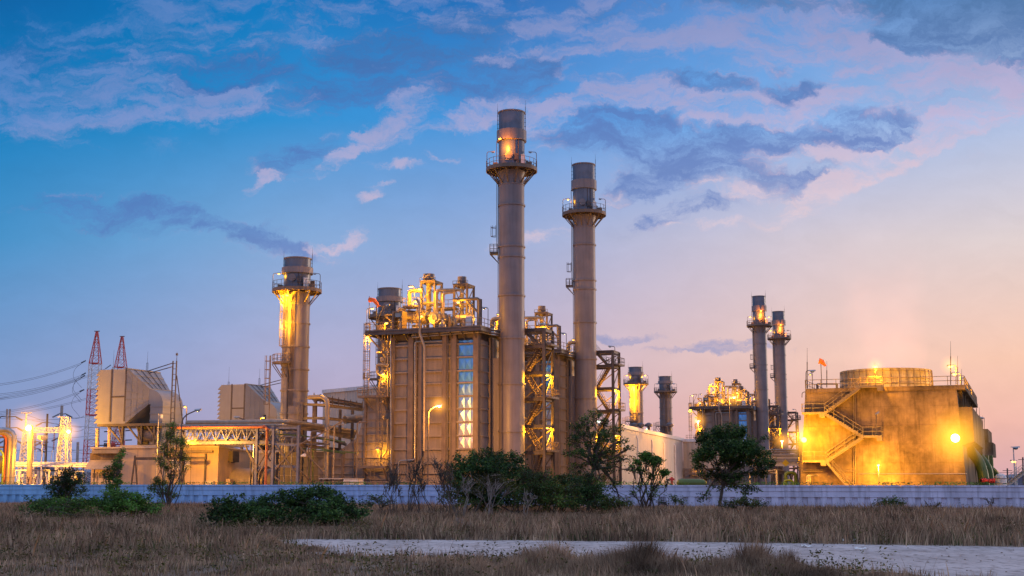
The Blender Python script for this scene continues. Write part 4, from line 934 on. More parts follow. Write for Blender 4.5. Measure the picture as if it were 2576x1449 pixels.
for px0, px1 in ((268, 304), (318, 352), (366, 396)):
    for v in (VI+.35, VB-.4): g = MB(); g.beam((li(px0, 1070)[0], v, z0-.36), (li(px1, 1117)[0], v, zl+.1), .2); t.part('diagonal_brace', g, 'steel_tan')
g = MB(); g.beam((li(341, 1070)[0], VI+.3, z0-.4), (li(352, 1116)[0], VI+.3, zl+.1), .16); g.beam((li(296, 1070)[0], VI+.3, z0-.4), (li(304, 1116)[0], VI+.3, zl+.1), .16); t.part('diagonal_brace', g, 'steel_tan')
g = MB(); g.box(li(318,1100)[0], li(345,1100)[0], -2, 2, zl, z0-.4); t.part('silencer_duct', g, 'dark')
g = MB(); g.tube((li(340,1100)[0], -2.8, zl+1.3), (li(384,1100)[0], -2.8, zl+1.3), .9, 20); t.part('bleed_pipe', g, 'casing', smooth=True)
for px, y in ((372, 884), (287, 880)):
    v = 1.8; u, z_ = li(px, y, v); zb = zt-.3 if px < 300 else li(px, 936, v)[1]
    g = MB(); g.tube((u, v, zb), (u, v, z_-.0), .03, 5, .012); 
    for s_ in (-.14, .14): g.tube((u+s_, v, zb-.2), (u+s_, v, zb+1.3), .03, 4)
    g.beam((u-.16, v, zb+1.3), (u+.16, v, zb+1.3), .05); t.part('lightning_rod', g, 'dark')
i2 = dup(it.o, S2 + Vector((-.3, .3, 0)), 'second air intake box, half hidden behind the short chimney')

# ------------------------------------------------------------------ turbine enclosure with its sign
VT = -6
tb = Thing('turbine_enclosure', 'low beige turbine building with a lettered sign, under the left air intake', 'building', (-50, -2, 0), None, True)
t = tb
u0_, zr = li(232, 1131, VT); u1_ = li(550, 1131, VT)[0]; zr = li(400, 1127, VT)[1]
g = MB(); a = [(u0_,VT,0),(u0_,3.2,0),(u0_,3.2,zr-.5),(u0_,VT,zr)]; b_ = [(u1_,VT,0),(u1_,3.2,0),(u1_,3.2,zr-.5),(u1_,VT,zr)]; g.hull8(a, b_); t.part('wall', g, 'beige_wall')
g = MB(); g.hull8([(u0_-.15,VT-.2,zr+.01),(u0_-.15,3.4,zr-.51),(u0_-.15,3.4,zr-.31),(u0_-.15,VT-.2,zr+.2)], [(u1_+.15,VT-.2,zr+.01),(u1_+.15,3.4,zr-.51),(u1_+.15,3.4,zr-.31),(u1_+.15,VT-.2,zr+.2)]); t.part('roof', g, 'clad')
g = MB(); ra, rb_ = li(302, 1120, VT+.5)[0], li(540, 1120, VT+.5)[0]; g.box(ra, rb_, VT+.5, 2.8, zr+.21, li(400, 1119, VT+.5)[1]); t.part('roof_plinth', g, 'beige_wall')
for x in (283, 345, 405, 445, 480, 515):
    u = li(x, 1180, VT)[0]; g = MB(); g.box(u-.02, u+.02, VT-.012, VT-.001, .1, zr-.1); t.part('panel_joint', g, 'casing_dark')
for ya, yb, xa, xb in ((1132, 1141, 232, 300), (1132, 1140, 392, 535)):
    a, b_ = L(xa, yb, VT-.3), L(xb, ya, VT-.3); g = MB(); g.box(a[0], b_[0], VT-.45, VT-.01, a[1], b_[1]); t.part('gutter_box', g, 'casing')
# canopy and louvre band at the left end
a = L(212, 1180, VT-1.6); b_ = L(296, 1156, VT); g = MB(); q = L(227, 1156, VT)[0]
g.hull8([(a[0],VT-1.6,a[1]-.06),(q,VT-.02,b_[1]-.06),(q,VT-.02,b_[1]),(a[0],VT-1.6,a[1])], [(b_[0],VT-1.6,a[1]-.06),(b_[0],VT-.02,b_[1]-.06),(b_[0],VT-.02,b_[1]),(b_[0],VT-1.6,a[1])]); t.part('canopy', g, 'casing')
g = MB(); c_ = L(225, 1139, VT); g.box(q, b_[0], VT-.08, VT-.002, b_[1], c_[1]); t.part('band_panel', g, 'concrete')
for xa in (231, 247, 262, 277):
    g = MB(); a = L(xa, 1217, VT-.05); b2_ = L(xa+13, 1187, VT-.05); g.box(a[0], b2_[0], VT-.1, VT-.003, .1, b2_[1]); dr = t.part('cabinet_door', g, 'clad')
    g = MB(); g.box(a[0]+.1, b2_[0]-.1, VT-.13, VT-.101, b2_[1]-.8, b2_[1]-.15); t.part('vent_panel', g, 'casing_dark', dr)
for x in (236, 294):
    a = L(x, 1218, VT-1.4); g = MB(); g.beam((a[0],VT-1.4,0),(a[0],VT-1.4,L(x,1178,VT-1.4)[1]),.12); t.part('canopy_post', g, 'steel')
# the sign
a, b_ = L(431, 1181, VT-.1), L(478, 1150, VT-.1); g = MB(); g.box(a[0], b_[0], VT-.10, VT-.04, a[1], b_[1]); sg = t.part('sign', g, 'sign_white')
for txt, y in (('GAS', 1170.5), ('TURBINE', 1178.5)):
    cu = bpy.data.curves.new('lettering', 'FONT'); cu.body = txt; cu.size = .62; cu.align_x = 'CENTER'; cu.extrude = .004
    tmp = bpy.data.objects.new('tmp', cu); col.objects.link(tmp); dg = bpy.context.evaluated_depsgraph_get(); me = bpy.data.meshes.new_from_object(tmp.evaluated_get(dg)); bpy.data.objects.remove(tmp)
    ob = bpy.data.objects.new('lettering', me); col.objects.link(ob); me.materials.clear(); me.materials.append(M['dark'])
    uz = L(455, y, VT-.11); ob.parent = sg; ob.rotation_euler = (R(90), 0, 0); ob.location = (uz[0]-t.org.x, VT-.112-t.org.y, uz[1])
# A-frame hoists with their rail
for px in (340, 459):
    p1, p2, top = L(327 if px == 340 else 455, 1219, VT-2), L(349 if px == 340 else 467, 1219, VT-2), L(px, 1146, VT-2); g = MB(); g.beam((p1[0],VT-2,0),(top[0],VT-2,top[1]),.16); g.beam((p2[0],VT-2,0),(top[0],VT-2,top[1]),.16); g.beam((p1[0]*.6+top[0]*.4,VT-2,top[1]*.4),(p2[0]*.6+top[0]*.4,VT-2,top[1]*.4),.1); t.part('hoist_frame', g, 'steel')
a, b_ = L(338, 1154, VT-2), L(516, 1156, VT-2); g = MB(); g.ibeam((a[0],VT-2,a[1]),(b_[0],VT-2,a[1]),.2,.36); t.part('hoist_rail', g, 'steel')
a = L(517, 1141, VT-.4); g = MB(); g.tube((a[0],VT-.4,0),(a[0],VT-.4,a[1]),.12,8); t.part('downpipe', g, 'steel')
g = MB(); a, b_ = L(519, 1217, VT-.2), L(540, 1212, VT-.2); g.box(a[0],b_[0],VT-.5,VT-.01,0.02,L(520,1211,VT)[1]); t.part('meter_box', g, 'clad')
# gable end: air conditioner and the exhaust diffuser with its hoops
va_, za_ = LU(584, 1163, u1_); g = MB(); g.box(u1_+.001, u1_+.6, -3.6, -2.0, za_, za_+1.5); ac = t.part('air_cooler', g, 'steel')
for k in range(7): g = MB(); g.box(u1_+.602, u1_+.63, -3.5, -2.1, za_+.15+k*.18, za_+.2+k*.18); t.part('grille', g, 'dark', ac)
cu_ = 1.2; zc_ = 2.35; rr = 1.9
g = MB(); v_ = -1.6
pts = [(u1_+.01, v_, zc_), (u1_+3.2, v_, zc_)]; g.tube(pts[0], pts[1], rr, 36); t.part('exhaust_diffuser', g, 'casing', smooth=True)
for k in range(4):
    g = MB(); x = u1_+3.3+k*.42; g.tube((x, v_, zc_), (x+.16, v_, zc_), rr+.25, 36); g.tube((x+.16, v_, zc_), (x+.42, v_, zc_), rr-.1, 36); t.part('diffuser_hoop', g, 'pipe_lagging', smooth=False)
g = MB(); g.tube((u1_+4.98, v_, zc_), (u1_+7.5, v_, zc_), rr-.1, 30); t.part('exhaust_diffuser', g, 'casing_dark', smooth=True)
g = MB(); g.box(u1_+7.5, u1_+15, -4, 3.4, 0.1, 6.3); t.part('diverter_box', g, 'casing_dark')
for k in range(5): g = MB(); g.box(u1_+7.6, u1_+14.9, -4.09, -4.0, .8+k*1.2, .92+k*1.2); t.part('stiffener_beam', g, 'casing')
g = MB(); a, b_ = L(572, 1218, -4.2), L(584, 1205, -4.2); g.box(a[0], b_[0], -4.6, -4.0, 0.02, b_[1]); t.part('access_box', g, 'beige_wall')
dup(tb.o, S2 + Vector((0, 1.5, 0)), 'second turbine building, glimpsed between the pipe rack columns', skip=('sign', 'hoist_frame', 'hoist_rail', 'canopy_post'))

# ------------------------------------------------------------------ pipe rack in front of the short chimney
VR = -9.5
pr_ = Thing('pipe_rack', 'long steel pipe rack with orange drop pipe in front of the turbine building', 'pipe rack', (-22, -9, 0), None, True)
t = pr_
def q3(x, y, v=VR): u, z = L(x, y, v); return Vector((u, v, z))
def colm(x, ytop, v, w=.34, m='steel_blue', nm='column'):
    p = q3(x, ytop, v); g = MB(); g.ibeam((p.x, p.y, 0), p, w, w); return t.part(nm, g, m)
def bmm(a, b, w=.2, h=.34, m='steel_blue', nm='beam'):
    g = MB(); g.ibeam(a, b, w, h); return t.part(nm, g, m)
zrt, zrb = q3(600, 1076).z, q3(600, 1113).z
VK = VR + 5
for x, yt in ((418, 1075), (648, 1072), (689, 1072), (752, 1070)):
    colm(x, yt, VR); colm(x, yt, VK) if x != 752 else None
for v in (VR, VK):
    for z in (zrt, zrb): bmm((q3(415, 1076).x, v, z), (q3(689, 1076).x, v, z), .25, .4)
xa_, xb_ = q3(418, 1076).x, q3(648, 1076).x; nb = 9
for v in (VR, VK):
    for i in range(nb):
        a, b_ = xa_+(xb_-xa_)*i/nb, xa_+(xb_-xa_)*(i+1)/nb; mid = (a+b_)/2
        g = MB(); g.beam((a, v, zrb+.2), (mid, v, zrt-.2), .12); g.beam((mid, v, zrt-.2), (b_, v, zrb+.2), .12); g.beam((b_, v, zrb+.2), (b_, v, zrt-.2), .1); t.part('truss_web', g, 'steel_blue')
g = MB(); g.box(xa_, xb_, VR+.3, VK-.3, zrb+.22, zrb+.28); g.rail([(xa_, VR+.2, zrb+.28), (xb_, VR+.2, zrb+.28)], 1.1, 1.4); t.part('walkway', g, 'steel')
# pipes on top
def rp_(pts, r, m='pipe_lagging', rad=.5):
    g = MB(); g.path(pts, r, 10, rad); return t.part('pipe', g, m, None, True)
e1, e2 = q3(722, 1061, VR+1.5), q3(893, 1085, 8)
rp_([q3(470, 1064, VR+1.5), q3(600, 1063, VR+1.5), e1, e2], .36)
e1, e2 = q3(715, 1070, VR+.9), q3(893, 1091, 8)
rp_([q3(455, 1072, VR+.9), q3(600, 1070.5, VR+.9), e1, e2], .22)
rp_([q3(452, 1071, VR+2.6), q3(720, 1068, VR+2.6), q3(893, 1089, 9)], .25)
g = MB(); g.path([q3(430, 1076, VR-.3), q3(668, 1074, VR-.3), q3(672, 1082, VR-.3), Vector((q3(672, 1082, VR-.3).x, VR-.3, 0))], .16, 10, .35); t.part('pipe', g, 'orange_paint', smooth=True)
g = MB(); p = q3(662, 1074, VR-.35); g.tube(p, p+Vector((.16,0,0)), .24, 12); p = q3(674, 1080, VR-.35); g.tube(p-Vector((0,0,.1)), p+Vector((0,0,.1)), .24, 12); t.part('flange', g, 'orange_paint')
# the rack running back towards the boiler house
f1, f2, f3, f4 = q3(752, 1076), q3(893, 1098, 6), q3(752, 1120), q3(866, 1133, 4)
bmm(f1, f2, .25, .42, 'steel_tan'); bmm(f3, f4, .25, .42, 'steel_tan'); bmm(q3(689, 1076), f1); bmm(q3(689, 1116), f3); bmm(q3(691, 1172), q3(752, 1174), .18, .3)
for x in (700, 715, 731): g = MB(); g.ibeam(q3(x, 1080, VR+.3), q3(x+18, 1082, VR+5), .15, .25); t.part('beam', g, 'steel')
for a, b_ in (((693,1120),(742,1186)), ((745,1122),(694,1180)), ((752,1122),(817,1190)), ((692,1200),(722,1222)), ((757,1186),(790,1218)), ((650,1120),(680,1160)), ((650,1170),(683,1115)), ((616,1118),(648,1190)), ((652,1190),(690,1120)), ((425,1118),(450,1160)), ((620,1130),(648,1175)), ((752,1118),(820,1085)),((820,1085),(862,1058))):
    g = MB(); g.beam(q3(*a, VR-.1), q3(*b_, VR-.1 if b_[0] < 752 else VR+2), .16); t.part('diagonal_brace', g, 'steel_tan')
# tall portal with bent pipe
pp_ = q3(823, 1000, -7)
g = MB(); g.path([q3(778, 1000, -4), q3(812, 998, -6.5), q3(824, 1008, -7), Vector((q3(822,1100,-7).x, -7, 0))], .3, 10, 1.0); t.part('pipe', g, 'pipe_lagging', smooth=True)
for x, yt, v in ((762, 1012, -4), (790, 1018, -1), (795, 995, -1), (856, 1030, 2), (887, 1030, 4), (770, 1022, 0)): colm(x, yt, v, .3, 'steel_tan')
for a, b_ in (((762,1017,-4),(822,1019,-7)), ((762,1052,-4),(822,1052,-7)), ((822,1019,-7),(912,1032,3)), ((822,1052,-7),(905,1062,3)), ((790,996,-3),(912,1018,4)), ((786,1004,-1),(912,1024,6)), ((762,1017,-4),(795,1019,0)), ((795,1019,0),(915,1030,7)), ((795,1052,0),(905,1060,6)), ((822,1090,-7),(890,1104,3)), ((762,1112,-4),(830,1118,-6))):
    bmm(q3(*a), q3(*b_), .18, .32, 'steel_tan')
for k in range(9):
    f_ = k/8; a = q3(790, 996, -3).lerp(q3(912, 1018, 4), f_); b_ = q3(786, 1004, -1).lerp(q3(912, 1024, 6), f_); g = MB(); g.beam(a, b_, .12, .2); g.beam(a+Vector((0,0,-.8)), a+Vector((0,0,.4)), .1); t.part('beam', g, 'steel_tan')
g = MB(); g.path([q3(868, 1056, 1), q3(885, 1053, 2), q3(915, 1052, 3)], .55, 14, .4); t.part('pipe', g, 'pipe_lagging', smooth=True)
g = MB(); g.path([q3(790, 1100, -3), q3(836, 1106, 0), q3(870, 1118, 2)], .22, 10, .4); t.part('pipe', g, 'pipe_lagging', smooth=True)
for x, yt in ((705, 1100), (717, 1098), (735, 1100), (776, 1118), (783, 1085), (640, 1090), (841, 1068), (899, 1062)):
    g = MB(); p = q3(x, yt, VR+1.2); g.path([(p.x+1.2, p.y+.3, p.z), p, (p.x, p.y, 0)], .09, 8, .3); t.part('pipe', g, rnd.choice(['galvanised','steel_tan','pipe_lagging']), smooth=True)
for pts in ([(700,1092),(760,1096),(868,1112)], [(776,1133),(778,1218)], [(787,1130),(787,1218)], [(760,1128),(836,1136),(868,1141)], [(704,1092),(704,1113)], [(690,1118),(690,1218)], [(800,1127),(830,1133),(900,1140)]):
    g = MB(); g.path([q3(x, y, VR+1.6) for x, y in pts], .07, 8, .2); t.part('pipe', g, 'green_paint', smooth=True)
for x in (700, 728, 765, 800):
    g = MB(); p = q3(x, 1120, -8); g.rail([p, p+Vector((1.6, 0, 0))], 1.0, .8); t.part('railing', g, 'steel_tan')
# lamps on the rack
p = q3(655, 1068, VR+2); lamp(t, p, q3(655, 1050, VR+2), (.35, 0, 0), True, 300, .45)
p = q3(484, 1110, VR-.2); lamp(t, p, q3(484, 1107, VR-.2), (-.35, -.3, 0), True, 300, .5); t.light(q3(476, 1118, VR-4.5), 4200, .3, (1, .42, .04)); add_glow(t, q3(482, 1108, VR-.6), 1.4, 1.4)  # the separate light in front of the rack is added fill, no fixture
# camera post
p = q3(399, 1041, VR-.5); g = MB(); g.tube((p.x, p.y, 0), p, .09, 6); cm = t.part('camera_post', g, 'galvanised')
g = MB(); g.beam(p-Vector((0,0,.2)), p+Vector((.5,0,-.2)), .06); g.tube(p+Vector((.5,0,-.1)), p+Vector((.5,0,-.6)), .16, 10); t.part('camera', g, 'white_paint', cm)
g = MB(); p = q3(758, 1147, VR-.2); g.tube(p, p+Vector((.6,-.2,.1)), .13, 10, .22); t.part('loudspeaker', g, 'white_paint', smooth=True)

# low yard clutter along the front of the boiler house
yd = Thing('yard_railing', 'low steel guard rail with green pipe in front of the boiler house', 'railing', (-10, -9, 0), None, True); t = yd
g = MB(); a, b_ = L(793, 1210, -9)[0], L(1100, 1210, -9)[0]; g.rail([(a,-9,.9),(b_,-9,.9)], 1.5, 2.6, .06, False); g.rail([(a,-9,0),(b_,-9,0)], .95, 2.6, .06, False); t.part('rail_frame', g, 'steel_tan')
g = MB(); g.path([(a,-9.2,1.95),(b_+6,-9.2,1.95)], .09, 8); t.part('green_pipe', g, 'green_paint')
for nm, lb, xa, xb, yt, mm in (('switch_cabinet', 'pale equipment cabinet behind the guard rail', 869, 905, 1205, 'white_paint'), ('pump_shelter', 'low dark shelter on posts left of the pale cabinet', 808, 865, 1203, 'steel')):
    a, b_ = L(xa, yt, -8), L(xb, yt, -8); x = Thing(nm, lb, 'cabinet' if mm == 'white_paint' else 'shelter', ((a[0]+b_[0])/2, -8, 0), None, True)
    if mm == 'white_paint':
        g = MB(); g.box(a[0], b_[0], -8.5, -7, 0.1, a[1]); x.part('body', g, mm); g = MB(); g.box(a[0]-.08, b_[0]+.08, -8.6, -6.9, a[1], a[1]+.08); x.part('roof', g, 'clad'); g = MB(); g.box(a[0]+.1, a[0]+.9, -8.53, -8.502, .3, a[1]-.2); x.part('door', g, 'clad')
    else:
        g = MB(); g.box(a[0], b_[0], -8.6, -6, a[1]-.12, a[1]); x.part('roof', g, 'clad')
        for u in (a[0]+.2, (a[0]+b_[0])/2, b_[0]-.2): g = MB(); g.box(u-.07, u+.07, -8.4, -8.26, 0, a[1]-.12); x.part('post', g, mm)
        g = MB(); g.box(a[0]+.4, b_[0]-.5, -7.8, -6.5, .1, a[1]-.7); x.part('pump_skid', g, 'dark')

# ladder mast beside the left intake, with its long stay
ms = Thing('access_mast', 'tall thin ladder mast right of the left air intake, with long stay arm', 'mast', (-46, -3, 0), None, True); t = ms
vm = -3.4; a, b_ = L(434, 908, vm), L(446, 908, vm)
g = MB(); g.beam((a[0]+.1,vm,0),(a[0]+.1,vm,a[1]),.14); g.beam((b_[0]-.1,vm,0),(b_[0]-.1,vm,b_[1]),.14); z_ = 8
while z_ < a[1]: g.beam((a[0]+.1,vm,z_),(b_[0]-.1,vm,z_),.07); z_ += .75
t.part('mast_frame', g, 'steel')
g = MB(); q = L(446, 885, vm); g.tube((b_[0]-.1,vm,b_[1]),(b_[0]-.1,vm,q[1]),.05,6,.02); g.box(b_[0]-.22,b_[0]+.02,vm-.1,vm+.1,q[1]-.5,q[1]-.2); t.part('lightning_rod', g, 'steel')
g = MB(); q = L(364, 936, 1.0); g.beam((q[0],1.0,q[1]),(a[0],vm,a[1]-.3),.1); g.beam((q[0]+.2,1.0,q[1]-.3),(a[0],vm,a[1]-.8),.1); t.part('stay', g, 'steel')
g = MB(); g.beam((b_[0],vm,b_[1]-2),(b_[0]+1.6,vm+.4,7.5),.1); t.part('stay', g, 'steel')
dup(ms.o, S2 + Vector((-.6, .2, 0)), 'second thin ladder mast, just left of the short lit chimney')

# ------------------------------------------------------------------ street lamps
def street(label, base, top, armtip, lit=True, power=0, size=.7, r=.09, mm='steel', em=None, light=True):
    t = Thing('street_lamp', label, 'street lamp', (base.x, base.y, 0), 'street lamps in the plant yard')
    g = MB(); g.path([(base.x, base.y, 0), top, armtip], [r]*2+[r]*0 if False else r*.8, 8, 1.2); t.part('pole', g, mm, smooth=True)
    g = MB(); g.lathe([(r*1.5, 0), (r*1.5, .8), (r, 1.0)], (base.x, base.y), 8); t.part('pole_base', g, mm)
    d = Vector(armtip)-Vector(top); d.z = 0; head(t, armtip, d if d.length > .01 else (1,0,0), lit, size, None, em)
    if power: t.light(Vector(armtip)+Vector((0,-.1,-.45)), power*.8, .3, (1, .40, .045))
    if power > 3000: add_glow(t, Vector(armtip)-Vector((0,.2,.05)), 1.5 if armtip.y < 200 else 2.4, 1.9)
def _h(): pass
def SL(label, px, ytop, tipx, tipy, Y, **k):
    b_ = W(px, ytop, Y); street(label, Vector((b_.x, Y, 0)), b_, W(tipx, tipy, Y-.3), **k)
SL('lit street lamp standing before the middle of the boiler house', 1078, 1030, 1104, 1019, 145, power=8500)
SL('unlit street lamp with arm to the right, in front of the left intake duct', 458, 1048, 497, 1031, 148, lit=False)
SL('unlit street lamp with arm to the left, above the pipe rack', 634, 1063, 596, 1049, 166, lit=False)
SL('small dim lamp on a straight post above the low turbine roof', 470, 1023, 466, 1022.5, 176, size=.5, em='sodium_small', power=100)
SL('bright lamp rising in front of the left part of the far boiler house', 1756, 1062, 1756, 1057, 250, power=9000, size=1.1, r=.12)
SL('lit street lamp with curved arm right above the round tree', 1834, 1003, 1846, 998, 235, power=4000, size=.9)
SL('lit lamp on a post between the far twin stacks and the pipe bridge', 1967, 1110, 1967, 1107, 230, power=5000, size=.9)
SL('slim lamp on the post at the foot of the cooling tower stairs', 2209.5, 1170, 2209.5, 1168.5, 162.5, power=4500, size=.5, r=.06)
# ------------------------------------------------------------------ cooling tower
ct = Thing('cooling_tower', 'weathered concrete cooling tower with zigzag outside stairs, lit yellow', 'cooling tower', (58, 165, 0)); t = ct
YC = 164.0
R0 = W(2434, 1222, YC); R0.z = 0; Rt = W(2405, 968.5, YC)        # near right corner, foot and top
zT = Rt.z
ctop = Vector((Rt.x, Rt.y, 0))
def along(p0, px, z):                 # how far to the left along the face a measured column lies
    lo, hi = 0, 40
    for _ in range(50):
        m_ = (lo+hi)/2; q = p0 - UH*m_; dc = q.y*math.cos(PITCH)+(z-CZ)*math.sin(PITCH); x = 1288 + FPX*q.x/dc
        if x > px: lo = m_
        else: hi = m_
    return lo
Lf = R0 - UH*along(R0, 2012, 0); Lt = ctop - UH*along(ctop, 2026, zT)
d_ = VH
def off(p, o, z): return Vector((p.x, p.y, z)) + (-VH)*o
# battered front block
dep = 45
g = MB(); a = [Vector((Lf.x,Lf.y,0)), Vector((R0.x,R0.y,0)), Vector((ctop.x,ctop.y,zT)), Vector((Lt.x,Lt.y,zT))]; SD = Vector((.372, .928, 0))*dep
b_ = [p+SD for p in a]; g.add(a+b_, [(0,1,2,3),(7,6,5,4),(1,5,6,2),(0,3,7,4),(3,2,6,7)]); t.part('wall', g, 'concrete')
# parapet slab and lower lift line
def fr(f, z):  # point on the front face: f=0 left, 1 right
    q = z/zT; A = a[0].lerp(a[3], q); B = a[1].lerp(a[2], q); return A.lerp(B, f)
def band(z0_, z1_, o, name, m='concrete'):
    g = MB(); P = [fr(0,z0_), fr(1,z0_), fr(1,z1_), fr(0,z1_)]; on = -VH*o; g.hull8([P[0]+on, P[0]+VH*.02, P[3]+VH*.02, P[3]+on], [P[1]+on, P[1]+VH*.02, P[2]+VH*.02, P[2]+on]); return t.part(name, g, m)
band(zT-.55, zT-.05, .10, 'parapet'); band(9.65, 9.75, .04, 'cast_ledge'); band(4.9, 4.97, .03, 'cast_ledge'); 
for f in (.33, .34): g = MB(); g.tube(fr(f,.2)-VH*.12, fr(f,zT-.6)-VH*.12, .06, 6); t.part('conduit', g, 'steel_tan')
# side inlet housing, recess and the farther cells
F0 = W(2406, 1024, YC+.8); F1 = W(2441, 1024, YC+.3)
hz = F1.z; g = MB(); base = Vector((F0.x,F0.y,0))-Vector((.5,0,0)); w1 = 2.4
P = [base, base+UH*w1, base+UH*w1+SD*.85, base+SD*.85]
g.hull8([P[0]+Vector((0,0,hz-5.2)), P[1]+Vector((0,0,hz-4.4)), P[1]+Vector((0,0,hz)), P[0]+Vector((0,0,hz))], [P[3]+Vector((0,0,hz-5.2)), P[2]+Vector((0,0,hz-4.4)), P[2]+Vector((0,0,hz)), P[3]+Vector((0,0,hz))]); t.part('inlet_housing', g, 'concrete')
for k in range(5):
    q0 = ctop + SD*(.06+.17*k) + UH*.15; g = MB(); g.hull8([q0+Vector((0,0,hz)), q0+UH*.5+Vector((0,0,hz)), q0+UH*.5+Vector((0,0,zT-.6)), q0+Vector((0,0,zT-.6))], [q0+SD*.02+Vector((0,0,hz)), q0+UH*.5+SD*.02+Vector((0,0,hz)), q0+UH*.5+SD*.02+Vector((0,0,zT-.6)), q0+SD*.02+Vector((0,0,zT-.6))]); t.part('column', g, 'concrete')
g = MB(); q0 = ctop; g.hull8([q0+Vector((0,0,zT-.6)), q0+UH*1.1+Vector((0,0,zT-.55)), q0+UH*1.1+Vector((0,0,zT)), q0+Vector((0,0,zT))], [q0+SD+Vector((0,0,zT-.6)), q0+UH*1.1+SD+Vector((0,0,zT-.55)), q0+UH*1.1+SD+Vector((0,0,zT)), q0+SD+Vector((0,0,zT))]); t.part('roof_slab', g, 'concrete')
# lower far cells with ledge boxes
def blk(px0, px1, ytop, ybot, Y, name='far_cell', m='concrete', dep=18):
    p0, p1 = W(px0, ytop, Y), W(px1, ytop, Y); zb = max(0, W(px0, ybot, Y).z) if ybot < 1215 else 0; s_ = Vector((.38,.925,0))*dep
    g = MB(); g.hull8([Vector((p0.x,Y,zb)), Vector((p0.x,Y,zb))+s_, Vector((p0.x,Y,p0.z))+s_, Vector((p0.x,Y,p0.z))], [Vector((p1.x,Y,zb)), Vector((p1.x,Y,zb))+s_, Vector((p1.x,Y,p1.z))+s_, Vector((p1.x,Y,p1.z))]); return t.part(name, g, m)
blk(2400, 2468, 1075, 1225, 212, 'wall', dep=12); blk(2400, 2485, 1079, 1225, 232, 'wall', dep=20)
blk(2470, 2498, 1113, 1148, 225, 'ledge_box', dep=14); blk(2472, 2484, 1148, 1222, 228, 'wall', dep=10)
blk(2434, 2450, 1080, 1225, 195, 'wall', 'concrete', 8)
# fan cowl
fc = W(2227.5, 930, 178); rr = 108*178/3200*1.02; zc0 = zT+.02; ztp = W(2227, 925, 178-rr).z
fx, fy = fc.x, 178
n = 72; prof = [(rr*1.02, zc0), (rr*.985, zc0+1.0), (rr*.985, zc0+2.0), (rr*1.0, ztp-.1), (rr*1.0+.06, ztp), (rr-.1, ztp), (rr-.15, zc0+1)]
g = MB(); g.lathe(prof, (fx, fy), n); cw = t.part('fan_cowl', g, 'fan_cowl')
g = MB()
for i in range(n//2):
    an = 2*math.pi*i/(n//2); c_, s_ = math.cos(an), math.sin(an); g.beam((fx+c_*(rr*1.02+.03), fy+s_*(rr*1.02+.03), zc0+.02), (fx+c_*(rr+.05), fy+s_*(rr+.05), ztp-.05), .09, .05)
t.part('cowl_rib', g, 'steel_tan', cw)
g = MB()
for z in (zc0+.8, zc0+1.6, ztp-.35): g.ring(rr*.98, rr+.075, z, z+.07, (fx, fy), n)
t.part('cowl_band', g, 'steel_tan', cw)
g = MB(); c2 = W(2345, 966, 186); g.lathe([(2.2, zc0), (2.1, zc0+1.0), (2.0, zc0+1.0), (2.0, zc0)], (c2.x, 188), 24); t.part('fan_cowl', g, 'fan_cowl')
# deck railing and things on the deck
zD = zT+.02
g = MB(); g.rail([(Lt-VH*.05+SD*.7)+Vector((0,0,zD)), Lt+Vector((0,0,zD))+VH*.1, ctop+Vector((0,0,zD))+VH*.1+UH*1.0, ctop+SD+Vector((0,0,zD))+UH*1.0], 1.15, 2.0, .04, False); t.part('railing', g, 'steel_tan')
# stairs: points measured on a plane just in front of the face
VS = (Lf-O).dot(VH) - 1.35
def s3(x, y, o=0):
    u, z = L(x, y, VS+o); p = UVW(u, VS+o, 0); p.z = z; return p
wv = VH*1.15
def land(xa, xb, y, o=0, leftext=0):
    p, q = s3(xa, y), s3(xb, y); q.z = p.z
    g = MB(); dn = Vector((0,0,-.28)); g.hull8([p+dn, p+wv+dn, p+wv, p], [q+dn, q+wv+dn, q+wv, q]); ld = t.part('landing', g, 'concrete_pale')
    g = MB(); m_ = (p+q)/2; g.hull8([q+dn*2.6-UH*.7, q+wv+dn*2.6-UH*.7, q+wv+dn-UH*.7, q+dn-UH*.7], [q+dn*2.6, q+wv+dn*2.6, q+wv+dn, q+dn]); t.part('landing_beam', g, 'concrete_pale', ld)
    return p, q, ld
ftop = zT
L1 = land(2163, 2220, 970); L2 = land(2017, 2074, 1037); L3 = land(2171, 2219, 1095.5); L4 = land(2019, 2078, 1158)
def fl(a, b):
    g = MB(); g.flight(a, b, wv, .19, True, solid=True); t.part('stair_flight', g, 'concrete_pale')
fl(L2[1], L1[0]); fl(L2[1]-VH*.02, L3[0]); fl(L4[1], L3[0]-VH*.02); e = s3(2164, 1222); e.z = 0; fl(L4[1]-VH*.02, e)
g = MB(); g.rail([L1[0], L1[1], L1[1]+wv], 1.1, 1.2, .035, False); t.part('railing', g, 'steel_tan')
g = MB(); g.rail([L3[0], L3[1], L3[1]+wv], 1.1, 1.2, .035, False); t.part('railing', g, 'steel_tan')
for q in (L2, L4): g = MB(); g.rail([q[0]+wv, q[0], q[1]], 1.1, 1.6, .035, False); t.part('railing', g, 'steel_tan')
g = MB(); p_, q_ = s3(2164, 1222), s3(2222, 1222); p_.z = q_.z = .75; g.hull8([p_+Vector((0,0,-.75)), p_+wv+Vector((0,0,-.75)), p_+wv, p_], [q_+Vector((0,0,-.75)), q_+wv+Vector((0,0,-.75)), q_+wv, q_]); t.part('landing', g, 'concrete_pale')
g = MB(); g.rail([p_, q_, q_+wv], 1.5, 1.2, .035, False); t.part('railing', g, 'steel_tan')
